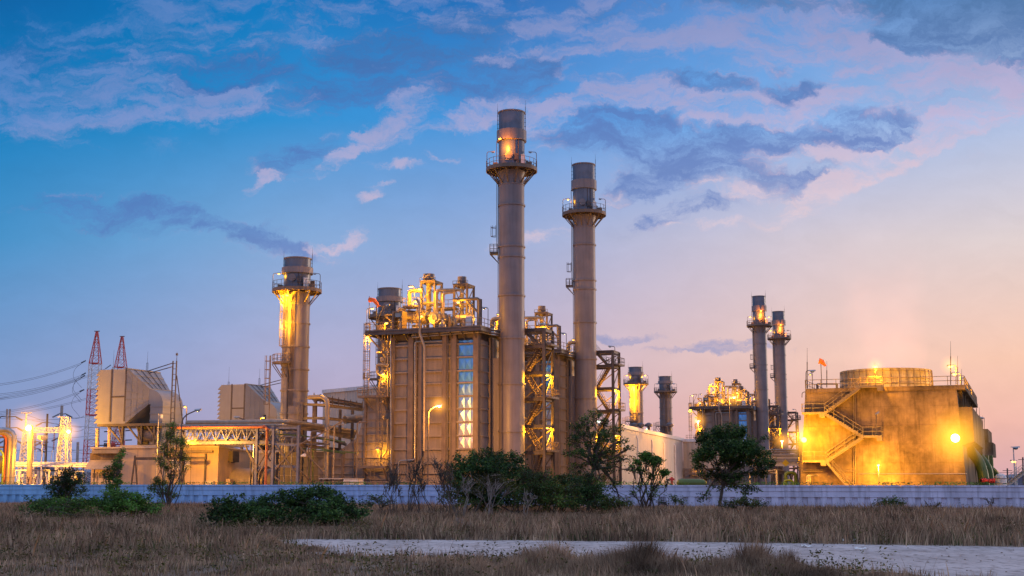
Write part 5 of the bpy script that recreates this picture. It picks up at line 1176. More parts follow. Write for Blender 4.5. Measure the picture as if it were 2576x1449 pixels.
# horizontal conduits low on the face
for y in (1180, 1183.5, 1186): a_, b2 = fr(.02, 0), fr(.36, 0); z = W(2100, y, YC+3).z; g = MB(); g.tube(Vector((a_.x,a_.y,z))-VH*.25, Vector((b2.x,b2.y,z))-VH*.25, .04, 5); t.part('conduit', g, 'steel_tan')
z = W(2300, 1192, YC).z; a_, b2 = fr(.36, 0), fr(1, 0); g = MB(); g.tube(Vector((a_.x,a_.y,z))-VH*.12, Vector((b2.x,b2.y,z))-VH*.12, .045, 5); t.part('conduit', g, 'galvanised')
# left pier with riser pipes
g = MB(); p_ = W(2009, 1111, YC+9.5); q_ = W(2030, 1111, YC+8.5); g.hull8([Vector((p_.x,p_.y,0)), Vector((p_.x,p_.y,0))+VH*3, Vector((p_.x,p_.y,p_.z))+VH*3, p_], [Vector((q_.x,q_.y,0)), Vector((q_.x,q_.y,0))+VH*3, Vector((q_.x,q_.y,p_.z))+VH*3, Vector((q_.x,q_.y,p_.z))]); t.part('pier', g, 'concrete')
for i, x in enumerate((2029, 2033, 2037)):
    p_ = W(x, 1196, YC+5.5); g = MB(); g.path([p_+Vector((1.6-i*.3,0,0)), p_, (p_.x, p_.y, 0)], .09, 8, .3); t.part('riser_pipe', g, 'pipe_lagging', smooth=True)
g = MB(); p_ = W(2027, 935, YC+7); p0 = W(2016, 1160, YC+6.5); g.tube(Vector((p0.x+.9, p0.y, zT-5)), Vector((p0.x+.9, p0.y, zT+1)), .05, 5); t.part('conduit', g, 'steel')
# lightning rods
def rod(x, ytop, yb, Y, r=.06):
    p, q = W(x, ytop, Y), W(x, yb, Y); g = MB(); q.z = max(zT-.2, q.z) if Y < 175 else q.z; m_ = p.lerp(q, .35); g.tube(q, m_, r, 6); g.tube(m_, p, r*.5, 6, .015); t.part('lightning_rod', g, 'dark')
rod(2030.5, 875, 977, YC+7.5); rod(2080, 908, 975, YC+7); rod(2391.5, 858, 968, YC+1); rod(2409, 895, 975, 174); rod(2419, 928, 985, 182); rod(2424, 972, 1000, 192)
rod(2456.5, 1010, 1060, 205); rod(2464, 1025, 1080, 214); rod(2472, 1045, 1082, 218)
# lamps of the tower
def tl(x, yt, yb, tx, ty, Y, lit, pw, size=.5, em=None):
    f, p, q = W(x, yb, Y), W(x, yt, Y), W(tx, ty, Y); return lamp(t, f, p, q-p, lit, pw, size, .05, 'lamp', 'steel', em)
tl(2202.6, 924, 972, 2202, 921.5, 166.5, True, 3600, .7, 'sodium'); add_glow(t, W(2202, 922, 166.3), 1.5, 1.5)
tl(2405, 918, 970, 2392, 919.5, 165.5, True, 1100, .8, 'sodium'); add_glow(t, W(2392, 920, 165.3), 1.7, 1.6)
tl(2416, 938, 985, 2403, 939, 172, True, 900, .8, 'sodium')
tl(2427, 975, 1010, 2416, 977, 184, True, 900, .8, 'sodium')
tl(2043.5, 939, 977, 2039, 941, 171, False, 0)
tl(2027.5, 932, 978, 2042, 932.5, 172, False, 0, .8)
tl(2204, 1041, 1095, 2206, 1040, 163.5, False, 0)
tl(2017.5, 987, 1000, 2034, 984.5, 171, False, 0, .8)
tl(2427, 948, 1000, 2424, 950, 186, False, 0)
tl(2476, 1052, 1085, 2471, 1051, 222, False, 0, .8)
# strong floodlights on short arms
def flood(x, y, Y, pw, wall_o, size=.42, em='sodium_flood'):
    p = W(x, y, Y); g = MB(); q = p + VH*wall_o; g.path([q, p+Vector((0,0,.25)), p+Vector((0,0,.1))], .06, 6); lp = t.part('floodlight', g, 'steel')
    g = MB(); g.box(p.x-size*.7, p.x+size*.7, p.y+.12, p.y+.3, p.z-size*.6, p.z+size*.6); hd = t.part('lamp_head', g, 'steel', lp)
    g = MB(); n_ = 16; rr_ = size*1.0
    g.lathe([(0, -.14), (rr_*.6, -.11), (rr_*.92, -.04), (rr_, .1)], (0,0), 20); g.v = [(p.x+a_, p.y+.02+c_, p.z+b_*.95) for a_, b_, c_ in g.v]; t.part('bulb', g, em, hd, True)
    t.light(p+Vector((0,-1.3,-.1)), pw, 1.0, (1, .43, .006)); add_glow(t, p, size*9, 3.2, (1, .42, .03))
flood(2404, 1102, 160.2, 2600, 3.5, .55)
flood(2023, 1106.5, 168.6, 5200, 1.5, .36, 'sodium')
t.light(W(2209, 1194, 164.2), 2300, .3, (1, .46, .006));  # added fill light at the tower foot, without a fixture
# windsock
p = W(2065, 912, 170.5); g = MB(); g.tube((p.x, p.y, zT), p, .05, 6); ws = t.part('windsock_pole', g, 'steel')
g = MB(); g.path([W(2060,908,170.5), W(2068,910,170.4), W(2077,921,170.3)], [.42,.34,.14], 10, cap=False); t.part('windsock', g, 'sock_orange', ws, True)
g = MB(); p, q = W(2056, 966, 171), W(2105, 966, 171); g.beam(Vector((p.x,p.y,p.z)), Vector((q.x,q.y,p.z)), .2, .2); 
for s_ in (p, q): g.beam((s_.x, s_.y, zT), (s_.x, s_.y, p.z), .25, .25)
t.part('deck_hoist', g, 'steel')

# big green cooling water pipes, tank, valve
def pipeW(label, pts, r, m='green_paint', n=20, rad=2.0, name='water_pipe', cat='pipe', grp='green cooling water pipes'):
    q = Thing(name, label, cat, (pts[-1].x, pts[-1].y, 0), grp); g = MB(); g.path(pts, r, n, rad); q.part('pipe_run', g, m, smooth=True)
    p = pts[-1]; g = MB(); g.ring(r, r*1.18, .25, .4, (p.x, p.y), 24); g.ring(r, r*1.18, .45, .6, (p.x, p.y), 24); q.part('flange', g, 'red_paint'); return q
def PW(x, y, Y): return W(x, y, Y)
a_ = PW(2470, 1165, 176); pipeW('nearest big green pipe sloping down the cooling tower flank', [PW(2436, 1128, 178), PW(2470, 1168, 174), Vector((PW(2477, 1190, 174).x, 174, 0))], .72)
pipeW('second big green pipe, just behind the nearest one', [PW(2462, 1148, 190), PW(2484, 1175, 190), Vector((PW(2492, 1190, 190).x, 190, 0))], .7)
pipeW('farthest green pipe, sloping off to the right above the white tank', [PW(2480, 1175, 205), PW(2498, 1185, 205), PW(2512, 1203, 206), Vector((PW(2514, 1210, 206).x, 206, 0))], .6)
for x, Y in ((2478, 214), (2489, 222)):
    p = W(x, 1146, Y); pipeW('upright green pipe under the far concrete box, %s one' % ('near' if Y == 214 else 'far'), [p, Vector((p.x, Y, 0))], .6)
tk = Thing('storage_tank', 'small white round-topped tank at the right end of the wall', 'tank', (0,0,0)); p = W(2518, 1220, 178); tk.o.location = (p.x, 178, 0); tk.org = Vector((p.x, 178, 0))
g = MB(); g.lathe([(.78,0),(.78,2.9),(.7,3.25),(.45,3.5),(0,3.6)], (p.x,178), 28); tk.part('shell', g, 'white_paint', smooth=True)
g = MB(); g.ring(.78,.83,2.2,2.27,(p.x,178),28); g.ring(.78,.83,2.85,2.92,(p.x,178),28); tk.part('band', g, 'steel_tan')
vv = Thing('valve_gear', 'rust red valve and flanged pipe in front of the green pipes', 'valve', (W(2490,1215,172).x, 172, 0)); p = W(2468, 1209, 172); q = W(2500, 1209, 172)
g = MB(); g.tube(p, q, .22, 10); vv.part('pipe_run', g, 'red_paint')
g = MB(); [g.tube(p.lerp(q, f_), p.lerp(q, f_)+Vector((.12,0,0)), .34, 12) for f_ in (0, .15, .3, .6, .8, .97)]; vv.part('flange', g, 'red_paint')

# lamp masts at the right edge
for lab, x, yt, Y, lit, hx in (('tall unlit floodlight mast near the right edge of the plant', 2549, 1126, 190, False, 2553), ('shorter lit lamp post near the right edge of the plant', 2555, 1160, 205, True, 2551)):
    b_ = W(x, yt, Y); SLt = Thing('lamp_mast', lab, 'lamp post', (b_.x, Y, 0), 'lamp masts at the right edge'); g = MB(); g.tube((b_.x, Y, 0), b_, .13, 8, .08); SLt.part('pole', g, 'white_paint'); head(SLt, W(hx, yt-1, Y), Vector((1,-.2,0)) if not lit else Vector((-1,0,0)), lit, .9 if lit else 1.1, None, 'sodium')
    if lit: SLt.light(W(hx, yt+2, Y), 600)
# handrail of a stair at the far right
hr = Thing('access_stair', 'pale handrails of a small stair at the far right edge', 'stair', (W(2560,1215,185).x, 185, 0)); g = MB(); p, q = W(2536, 1222, 185), W(2590, 1180, 185); g.flight(p, q, (0, 1.2, 0)); hr.part('flight', g, 'clad')

# ------------------------------------------------------------------ halls
def hall(label, p0, p1, z0, z1, depth_dir, depth, rib=.9, m='clad', base_h=0, name='turbine_hall'):
    t = Thing(name, label, 'hall', (p0.x, p0.y, 0)); dd = Vector(depth_dir)*depth
    a, b_ = Vector((p0.x,p0.y,0)), Vector((p1.x,p1.y,0)); g = MB(); nrm = Vector(((b_-a).y, -(b_-a).x, 0)).normalized()
    if nrm.dot(-a) < 0: nrm = -nrm
    up0, up1 = Vector((0,0,z0)), Vector((0,0,z1))
    # ribbed sheet front
    n = int((b_-a).length/rib); vs = []
    for i in range(n*4+1):
        f_ = i/(n*4); o = nrm*(.09 if i % 4 in (1, 2) else 0); q = a.lerp(b_, f_)+o; vs += [q+Vector((0,0,base_h)), q+up0.lerp(up1, f_)]
    g.add(vs, [(2*i, 2*i+2, 2*i+3, 2*i+1) for i in range(len(vs)//2-1)]); t.part('wall', g, m)
    g = MB(); g.hull8([a-nrm*.05+Vector((0,0,base_h)), a+dd+Vector((0,0,base_h)), a+dd+up0, a-nrm*.05+up0], [b_-nrm*.05+Vector((0,0,base_h)), b_+dd+Vector((0,0,base_h)), b_+dd+up1, b_-nrm*.05+up1]); t.part('shell', g, m)
    g = MB(); o = nrm*.3; g.hull8([a+o+up0-Vector((0,0,.35)), a+dd+up0, a+dd+up0+Vector((0,0,.3)), a+o+up0+Vector((0,0,.3))], [b_+o+up1-Vector((0,0,.35)), b_+dd+up1, b_+dd+up1+Vector((0,0,.3)), b_+o+up1+Vector((0,0,.3))]); t.part('roof', g, 'white_paint')
    return t, a, b_, nrm
p0 = W(1555, 1070, 210); p1 = W(1717, 1105.5, 285)
h1, a, b_, nrm = hall('long pale corrugated turbine hall running back between the trees', p0, p1, p0.z, p1.z, -UH, 30, 1.2)
for f_ in (.22, .43, .62, .82):
    q = a.lerp(b_, f_)+nrm*.25; g = MB(); g.path([q+Vector((0,0,0)), q+Vector((0,0,p0.z-1.6)), q+Vector((-.3,.3,p0.z-.9))], .12, 6); h1.part('downpipe', g, 'white_paint')
for x, y in ((1596,1076),(1612,1079),(1632,1085),(1685,1094)):
    p = W(x, y, 240); g = MB(); zr_ = p0.z+.3; g.lathe([(.3,zr_-.2),(.3,zr_+.7),(.75,zr_+.8),(.7,zr_+1.2),(.2,zr_+1.5)], (p.x,240), 14); h1.part('roof_vent', g, 'steel', smooth=True)
q0 = p1 + UH*.2; q1 = W(1800, 1107, 284)
for x, y, Y in ((1629, 1080, 262), (1506, 1061, 232)):
    p = W(x, y, Y); q = Thing('roof_light', 'small greenish white light on the hall roof, %s' % ('below the far short chimneys' if x > 1600 else 'beside the crown of the tall tree'), 'light', (p.x, Y, p0.z), 'greenish lights')
    g = MB(); g.tube((p.x, Y, p0.z-.3), p-Vector((0,0,.1)), .06, 6); q.part('post', g, 'steel'); g = MB(); g.lathe([(0,p.z-.2),(.25,p.z-.1),(.28,p.z+.1),(0,p.z+.25)], (p.x,Y), 12); q.part('bulb', g, 'lamp_white', smooth=True)
h2 = hall('lower corrugated hall wall behind the round tree', Vector((q0.x, 286, 0)), Vector((W(1812,1107,280).x, 280, 0)), W(1750,1107,284).z, W(1750,1107,282).z, VH, 18, 1.1, 'clad', W(1750,1178,284).z)[0]
for k in range(6):
    x = 1720+k*18; g = MB(); p = W(x, 1178, 283); g.beam((p.x, 283, 0), (p.x, 283, p.z), .35); h2.part('column', g, 'steel_tan')
for y in (1182, 1192, 1203): g = MB(); g.beam(W(1718, y, 282.5), W(1812, y, 282.5), .3); h2.part('pipe', g, 'steel_tan')
p0, p1 = W(813, 985, 240), W(1010, 957, 222); p1.z = p0.z
hall('pale corrugated hall top seen between the pipe rack and the boiler house', p0, p1, p0.z, p0.z, VH, 40, .8)
# green sphere-ended tank near the hall
gt = Thing('green_vessel', 'long green rounded vessel lying behind the wall by the hall', 'tank', (W(1735,1215,150).x, 150, 0)); p, q = W(1702, 1215, 150), W(1778, 1216, 150)
g = MB(); d = (q-p); g.path([p-Vector((.0,0,0)), p+d*.06, p+d*.15, p+d*.8, p+d*.92, q], [.12,.4,.5,.5,.4,.1], 16); gt.part('shell', g, 'green_paint', smooth=True)
g = MB(); [g.box(p.x+d.x*f_-.15, p.x+d.x*f_+.15, 149.8, 150.2, 0, p.z-.3) for f_ in (.2,.8)]; gt.part('saddle', g, 'concrete')
rp2 = Thing('hydrant', 'small red hydrant post on the grass between two trees', 'hydrant', (W(1690,1215,145).x,145,0)); p = W(1690,1200,145); g = MB(); g.tube((p.x,145,0), p, .14, 8); g.tube(p-Vector((.3,0,.25)), p+Vector((.3,0,-.25)), .13, 8); rp2.part('body', g, 'red_paint')

# ------------------------------------------------------------------ pipe bridge left of the cooling tower
pb = Thing('pipe_bridge', 'elevated pipe bridge reaching the left side of the cooling tower', 'pipe bridge', (38, 200, 0)); t = pb
YP = 195
for y in (1132, 1137, 1143.5, 1147, 1156, 1160): g = MB(); p, q = W(1880, y+.5, YP+4), W(2008, y, YP-6); g.tube(p, q, .16, 8); t.part('pipe', g, 'pipe_lagging', smooth=True)
for y in (1149, 1168): g = MB(); p, q = W(1880, y, YP+4), W(2008, y, YP-6); g.ibeam(p, q, .4, .55); t.part('beam', g, 'clad')
for x in (1895, 1925, 1945, 1964, 1985, 2001):
    g = MB(); f_ = (x-1880)/128; Y = YP+4-10*f_; g.beam(W(x, 1130, Y), W(x, 1168, Y), .22); g.beam(W(x, 1149, Y), W(x+14, 1168, Y), .12); t.part('frame', g, 'clad')
for x in (1900, 1960): g = MB(); g.beam(Vector((W(x,1168,YP).x, YP, 0)), W(x, 1168, YP), .4); t.part('column', g, 'steel_tan')
g = MB(); p = W(1976, 1165, YP-5); s_ = .55; g.add([p+Vector((0,-.1,s_)), p+Vector((s_,-.1,0)), p+Vector((0,-.1,-s_)), p+Vector((-s_,-.1,0))], [(0,1,2,3)]); t.part('warning_sign', g, 'sign_yellow')
# open shed
sh = Thing('open_shed', 'open yellow-lit shed with sloping roof below the pipe bridge', 'shed', (W(1930,1215,185).x, 185, 0)); t = sh
A1, B1, C1, D1 = W(1884, 1190, 183), W(1951, 1180, 180), W(1987, 1185, 192), W(1925, 1193, 196); g = MB(); dn = Vector((0,0,-.15)); g.hull8([A1+dn, D1+dn, D1, A1], [B1+dn, C1+dn, C1, B1]); t.part('roof', g, 'clad')
for q in (A1, B1, C1, D1): g = MB(); g.beam(Vector((q.x+.1, q.y, 0)), q+Vector((.1,0,-.16)), .22); t.part('post', g, 'clad')
g = MB(); g.ibeam(B1+dn*2.5, C1+dn*2.5, .2, .5); t.part('beam', g, 'steel'); g = MB(); g.beam(W(1951,1190,180), W(1930,1175+12,182), .12); t.part('brace', g, 'clad')
g = MB(); p = W(1985, 1190, 190); g.beam(p, Vector((p.x+1.2, 190, 0)), .15); g.beam(Vector((p.x-1.2,190,p.z)), Vector((p.x-1.4,190,0)), .15); t.part('brace', g, 'steel')
for i, (x0_, x1_) in enumerate(((1972, 1995), (1976, 2001))):
    q = Thing('green_pump_pipe', 'bright green pipe loop beside the shed, %s one' % ('nearer' if i == 0 else 'farther'), 'pipe', (W(x0_,1215,176+i*3).x, 176+i*3, 0), 'green pipe loops'); Y = 176+i*3; yy = 1208 if i == 0 else 1189
    p, r_ = W(x0_, yy, Y), W(x1_, yy, Y); g = MB(); g.path([(p.x, Y, 0), p, r_, (r_.x, Y, 0)], .16 if i == 0 else .25, 10, .5); q.part('pipe_run', g, 'green_paint', smooth=True)
    g = MB(); [g.ring(.16, .3, z, z+.08, (p.x, Y), 12) for z in (.5, 1.2)]; q.part('flange', g, 'green_paint')
# ------------------------------------------------------------------ switchyard at the left
def rwmast(label, x, ytop, Y, w0, w1):
    p = W(x, ytop, Y); b_ = W(x, 1200, Y); X, H = b_.x, p.z; t = Thing('lattice_mast', label, 'lattice mast', (X, Y, 0), 'red and white lattice masts')
    bands = [(0, .16, 'white_paint'), (.16, .33, 'red_paint'), (.33, .48, 'white_paint'), (.48, .64, 'red_paint'), (.64, .80, 'white_paint'), (.80, 1., 'red_paint')]
    for f0, f1, m in bands:
        g = MB(); n = 4
        def cor(f):
            w_ = (w0+(w1-w0)*min(f, .8)/.8)/2 if f < .8 else (w1*(1-(f-.8)/.2*.85))/2
            return [Vector((X+sx*w_, Y+sy*w_, H*f)) for sx, sy in ((-1,-1),(1,-1),(1,1),(-1,1))]
        for i in range(n):
            A, B = cor(f0+(f1-f0)*i/n), cor(f0+(f1-f0)*(i+1)/n)
            for k in range(4):
                j = (k+1)%4; g.beam(A[k], B[k], .14); g.beam(A[k], B[j], .055); g.beam(A[j], B[k], .055); g.beam(B[k], B[j], .06)
            if i == 0: g.beam(A[0], A[1], .15, .22); g.beam(A[3], A[2], .15, .22)
        t.part('lattice_section', g, m)
    g = MB(); g.box(X-.55, X+.55, Y-.1, Y+.1, H, H+.15); t.part('mast_cap', g, 'steel'); return t, X, H
m1, X1, H1 = rwmast('nearer and taller of the two red and white lattice masts', 226, 834, 262, 2.5, 2.0)
m2, X2, H2 = rwmast('shorter red and white mast, rising behind the left air intake', 291, 847, 285, 2.75, 2.2)
def ins(t, a, b, r=.13, n=9, name='insulator', m='dark'):
    a, b = Vector(a), Vector(b); g = MB(); g.tube(a, b, .04, 5)
    for i in range(n): p = a.lerp(b, (i+.5)/n); q = a.lerp(b, (i+.9)/n); g.tube(p, q, r, 8, r*.4)
    return t.part(name, g, m)
# transmission lines running off to the left
wires = [((0,950),(204,913),(216,907)), ((0,970),(205,944),(216,938)), ((0,985),(203,951),(214,944)), ((0,999),(265,928),(279,918)), ((0,1019),(200,985),(212,980)), ((0,1030),(285,980),(294,975))]
names = ['uppermost power line sagging to the nearer mast', 'second power line from the top, to the nearer mast', 'third power line from the top, to the nearer mast', 'power line reaching the shorter mast near its top', 'fifth power line from the top, low on the nearer mast', 'lowest of the six long power lines, to the shorter mast']
for i, ((xa, ya), (xb, yb), (xc, yc)) in enumerate(wires):
    Y1 = 285 if i in (3, 5) else 262
    a, b_ = W(xb, yb, Y1), W(xc, yc, Y1); far_ = W(-170, ya+22 if i != 3 else ya+16, 225)
    t = Thing('power_line', names[i], 'power line', tuple(far_), 'long power lines to the masts'); pts = []
    for k in range(15):
        f_ = k/14; p = far_.lerp(a, f_); p.z -= 4*f_*(1-f_)*1.6; pts.append(p)
    for o in (0, .28):
        g = MB(); g.path([p+Vector((0,0,-o)) for p in pts], .028, 4); t.part('cable', g, 'wire')
    ins(t, a, b_, .17, 10)
    g = MB(); p = b_; g.path([b_, b_+Vector((-2.2,0,-1.6)), b_+Vector((-2.6,0,-3.4)), b_+Vector((-.6,0,-5.6))], .03, 4, 1.0); t.part('jumper_cable', g, 'wire')
# lower crossing wires
for i, (xa, ya, xb, yb, Y) in enumerate(((0,1052,240,1046,290),(60,1040,205,1075,280),(80,1058,400,1080,300),(0,1100,240,1095,300),(70,1110,250,1135,300),(0,1130,240,1128,310),(100,1120,330,1150,320),(0,1155,240,1150,330),(170,1045,212,1046,290),(170,1078,212,1079,290))):
    t = Thing('substation_wire', 'thin wire crossing the switchyard behind the gantry', 'wire', tuple(W(xa,ya,Y)), 'thin wires crossing the switchyard'); p, q = W(xa,ya,Y), W(xb,yb,Y); g = MB(); g.path([p.lerp(q,k/8)-Vector((0,0,2.5*(k/8)*(1-k/8))) for k in range(9)], .035, 4); t.part('cable', g, 'wire')
# concrete poles
def cpole(label, xb, xt, ytop, Y, r0=.28, r1=.18, arms=(), mm='pole_concrete'):
    p = W(xt, ytop, Y); b_ = W(xb, 1210, Y); t = Thing('power_pole', label, 'power pole', (b_.x, Y, 0), 'concrete power poles'); g = MB(); g.tube((b_.x, Y, 0), p, r0, 8, r1); t.part('pole', g, mm)
    for (dx0, dx1, y) in arms:
        q = W(xt, y, Y); a, b2 = W(xt+dx0, y+2, Y), W(xt+dx1, y+2, Y); g = MB(); g.beam(Vector((q.x,Y,q.z)), Vector((b2.x,Y,q.z+.1)), .16); g.beam(Vector((a.x,Y,q.z+.1)), Vector((q.x,Y,q.z)), .16); t.part('cross_arm', g, 'steel')
        for e, s_ in ((a, -1), (b2, 1)):
            if abs(e.x-q.x) > .6: ins(t, Vector((e.x,Y,q.z)), Vector((e.x+s_*1.2,Y,q.z-.6)), .2, 7)
cpole('left pole of the closely paired poles at the left edge', 15, 18, 1029, 230, arms=((-16,22,1049),(-12,26,1077),(-10,26,1110)))
cpole('right pole of the closely paired poles at the left edge', 21, 25, 1029, 231)
cpole('slim dark pole with one short arm in mid switchyard', 113, 119.5, 1041, 250, .3, .2, ((-14,2,1064),(-15,2,1113)), 'steel')
cpole('tall leaning pole with side bracket left of the masts', 144, 156, 1020, 245, .45, .28, ((-8,10,1042),(-9,10,1072),(-10,10,1102)))
cpole('short bare pole left of the turbine building', 193, 196, 1112, 235, .3, .24)
cpole('dark pole partly behind the bright floodlight pole', 79, 83, 1085, 240, .4, .3, ((-14,14,1112),(-14,14,1130)), 'steel')
cpole('white lit post above the left end of the turbine roof', 242, 245, 1078, 205, .32, .28, mm='beige_wall')
cpole('white lit post under the left air intake', 273, 276, 1070, 205, .32, .28, mm='beige_wall')
# gantry of lattice columns and a lattice beam
gy = Thing('switchyard_gantry', 'pale lattice gantry with hanging insulators behind the bright floodlight', 'gantry', (W(115,1200,205).x, 205, 0)); t = gy
for x, yt, ym in ((64, 1080, 1040), (158, 1050, 1050)):
    b_ = W(x, 1205, 205); p = W(x, yt, 205); g = MB(); g.lattice((b_.x, 205, 0), 2.3, 1.1, p.z, 9, .09, 0, .13); 
    tp = W(x+3, ym, 205); g.tube((p.x, 205, p.z), (p.x, 205, tp.z), .15, 6); g.box(p.x-.8, p.x+.8, 204.8, 205.2, tp.z, tp.z+.15); t.part('lattice_column', g, 'white_paint')
za, zb = W(115, 1076, 205).z, W(115, 1088, 205).z; xa, xb = W(72, 1080, 205).x, W(166, 1080, 205).x; n = 12; g = MB()
for y in (204.6, 205.4):
    for z in (za, zb): g.beam((xa,y,z), (xb,y,z), .1)
    for i in range(n): u, v = xa+(xb-xa)*i/n, xa+(xb-xa)*(i+1)/n; m_ = (u+v)/2; g.beam((u,y,zb),(m_,y,za),.07); g.beam((m_,y,za),(v,y,zb),.07)
t.part('lattice_beam', g, 'white_paint')
for x in (90, 113, 137): p = W(x, 1089, 205); ins(t, p, p-Vector((0,0,2.7)), .2, 10, m='insulator'); g = MB(); g.tube(p-Vector((.2,0,2.7)), Vector((p.x-.5,205,3)), .04, 4); g.tube(p-Vector((-.2,0,2.7)), Vector((p.x+.4,205,3)), .04, 4); t.part('dropper', g, 'galvanised')
for lab, xp, yt, Y, hx, hy, pw, r_, sz in (('thick bright post with the strongest floodlight of the switchyard', 77, 1085, 178, 73, 1077, 13000, .42, .75), ('small floodlight at the right end of the switchyard gantry', 166, 1090, 200, 173.5, 1086, 5000, .1, .5)):
    p = W(xp, yt, Y); t = Thing('floodlight_post', lab, 'floodlight', (W(xp-2,1210,Y).x, Y, 0), 'switchyard floodlights'); g = MB(); g.tube((t.org.x, Y, 0), p, r_, 12, r_*.8); t.part('pole', g, 'beige_wall', smooth=True)
    h_ = W(hx, hy, Y); g = MB(); g.box(min(p.x, h_.x)-.1, max(p.x, h_.x)+.1, Y-.05, Y+.05, p.z-.05, p.z+.1); g.box(h_.x-sz*.6, h_.x+sz*.6, Y-.1, Y+.25, h_.z-sz*.5, h_.z+sz*.5); hd = t.part('lamp_head', g, 'steel')
    g = MB(); g.lathe([(0, -.3), (sz*.3, -.26), (sz*.5, -.18), (sz*.52, 0)], (0,0), 16); g.v = [(h_.x+a, Y-.12+c, h_.z+b_) for a, b_, c in g.v]; t.part('bulb', g, 'sodium_flood', hd, True)
    t.light(h_+Vector((0,-1.2,-.3)), pw, .4); add_glow(t, h_, 4.2 if pw > 8000 else 2.4, 2.2)
# busbars on posts and small apparatus
bb = Thing('busbar_rack', 'pale horizontal busbars on insulator posts along the switchyard', 'busbar', (W(130,1200,185).x, 185, 0)); t = bb
for y, Y in ((1163.5, 186), (1167, 184), (1172, 182)):
    g = MB(); g.tube(W(40, y, Y), W(222, y+2, Y), .13, 6); t.part('busbar', g, 'white_paint')
for x in (58, 92, 120, 150, 185, 210):
    p = W(x, 1173, 184); ins(t, p, p-Vector((0,0,1.1)), .18, 7, m='insulator'); g = MB(); g.beam(p-Vector((0,0,1.1)), (p.x, 184, 0), .22); t.part('post', g, 'white_paint')
for x, y in ((50,1183),(95,1184),(105,1183),(125,1184),(150,1184),(172,1186),(190,1186)):
    g = MB(); p = W(x, y, 180); g.beam((p.x-1.4,180,p.z),(p.x+1.2,180,p.z),.16); g.beam((p.x,180,p.z),(p.x,180,0),.2); g.tube((p.x-.7,180,p.z),(p.x-.2,180,p.z-1.7),.04,4); t.part('support_frame', g, 'white_paint')
labs = ['leftmost', 'second', 'third', 'fourth', 'fifth', 'sixth', 'rightmost']
for i, x in enumerate((62, 80, 98, 118, 136, 182, 205)):
    p = W(x, 1212, 176); q = Thing('switch_apparatus', 'grey switchgear unit with two bushings, %s along the busbars' % labs[i], 'switchgear', (p.x, 176, 0), 'switchgear units under the busbars'); h_ = 1.1+.3*(i%3)
    g = MB(); g.box(p.x-.5, p.x+.5, 175.6, 176.6, 0.0, 1.5); g.lathe([(.45, 1.5),(.55,1.7),(.5,1.9),(.2,2.1)], (p.x,176), 10); q.part('tank', g, 'white_paint')
    for s_ in (-.35, .35): ins(q, (p.x+s_, 176, 1.9), (p.x+s_*1.9, 176, 3.1+.2*(i%2)), .13, 6, 'bushing', 'insulator')
# thin white lamp post with square heads
q = Thing('lamp_post', 'thin pale post with square twin lamp head in mid switchyard', 'lamp post', (W(103,1200,182).x,182,0)); p = W(107, 1104, 182); g = MB(); g.tube((q.org.x,182,0), p, .1, 6, .08); q.part('pole', g, 'white_paint'); g = MB(); g.box(p.x-.6,p.x-.05,181.7,182.2,p.z,p.z+.5); g.box(p.x+.05,p.x+.7,181.7,182.2,p.z,p.z+.5); g.box(p.x-.5,p.x+.5,181.9,182.1,p.z-.2,p.z+.02); q.part('lamp_head', g, 'clad')
# brown tower cluster right of the posts
for i, (x, yt, Y) in enumerate(((270, 1115, 300), (292, 1078, 292))):
    b_ = W(x, 1205, Y); p = W(x, yt, Y); q = Thing('line_tower', 'squat brown lattice tower with insulator arms, seen %s' % ('left of the intake supports' if i == 0 else 'through the intake supports'), 'lattice tower', (b_.x,Y,0), 'brown lattice towers'); g = MB(); g.lattice((b_.x,Y,0), 3.4, 1.6, p.z, 7, .12); q.part('lattice', g, 'steel' if i == 0 else 'red_paint')
    for f_ in (.6, .8, .95): g = MB(); g.beam((b_.x-3.2,Y,p.z*f_),(b_.x+3.2,Y,p.z*f_+.3),.25); q.part('cross_arm', g, 'steel')
# pipe loops at the far left edge
for i, (xr, yt, r_, mm, Y) in enumerate(((38, 1081, .27, 'galvanised', 150), (27, 1088, .25, 'pipe_lagging', 151), (19, 1089, .22, 'orange_paint', 152), (10, 1128, .12, 'green_paint', 149))):
    nm = ['outermost thick silver pipe arch at the left edge', 'tan pipe arch inside the silver one at the left edge', 'orange pipe arch, third from outside, at the left edge', 'thin green pipe arch at the left edge'][i]
    p, q = W(xr, yt, Y), W(-60, yt, Y); t = Thing('pipe_arch', nm, 'pipe', (p.x, Y, 0), 'nested pipe arches at the left edge'); b_ = W(xr-3, 1215, Y); g = MB(); g.path([(q.x, Y, 0), q, p, (p.x, Y, 0)], r_, 14, 1.2); t.part('pipe_run', g, mm, smooth=True)
    g = MB(); g.ring(r_, r_+.12, .1, .2, (p.x, Y), 14); g.ring(r_, r_+.08, 3, 3.1, (p.x, Y), 14); t.part('flange', g, mm)
t = Thing('pipe_stand', 'steel stand beneath the pipe arches at the left edge', 'pipe stand', (W(8,1210,153).x,153,0)); 
for x in (-4, 14): g = MB(); p = W(x, 1092, 153); g.beam((p.x,153,0), p, .25); t.part('column', g, 'steel_tan')
for y in (1100, 1125, 1150): g = MB(); g.beam(W(-20,y,153.2), W(16,y,153.2), .22); t.part('beam', g, 'steel_tan')
g = MB(); p, q = W(-20, 1185, 154), W(12, 1160, 154); g.tube(p, q, .9, 14); t.part('vessel', g, 'pipe_lagging', smooth=True); t.light(W(30, 1150, 147), 2200)  # light added without a fixture, spreading glow over the pipes
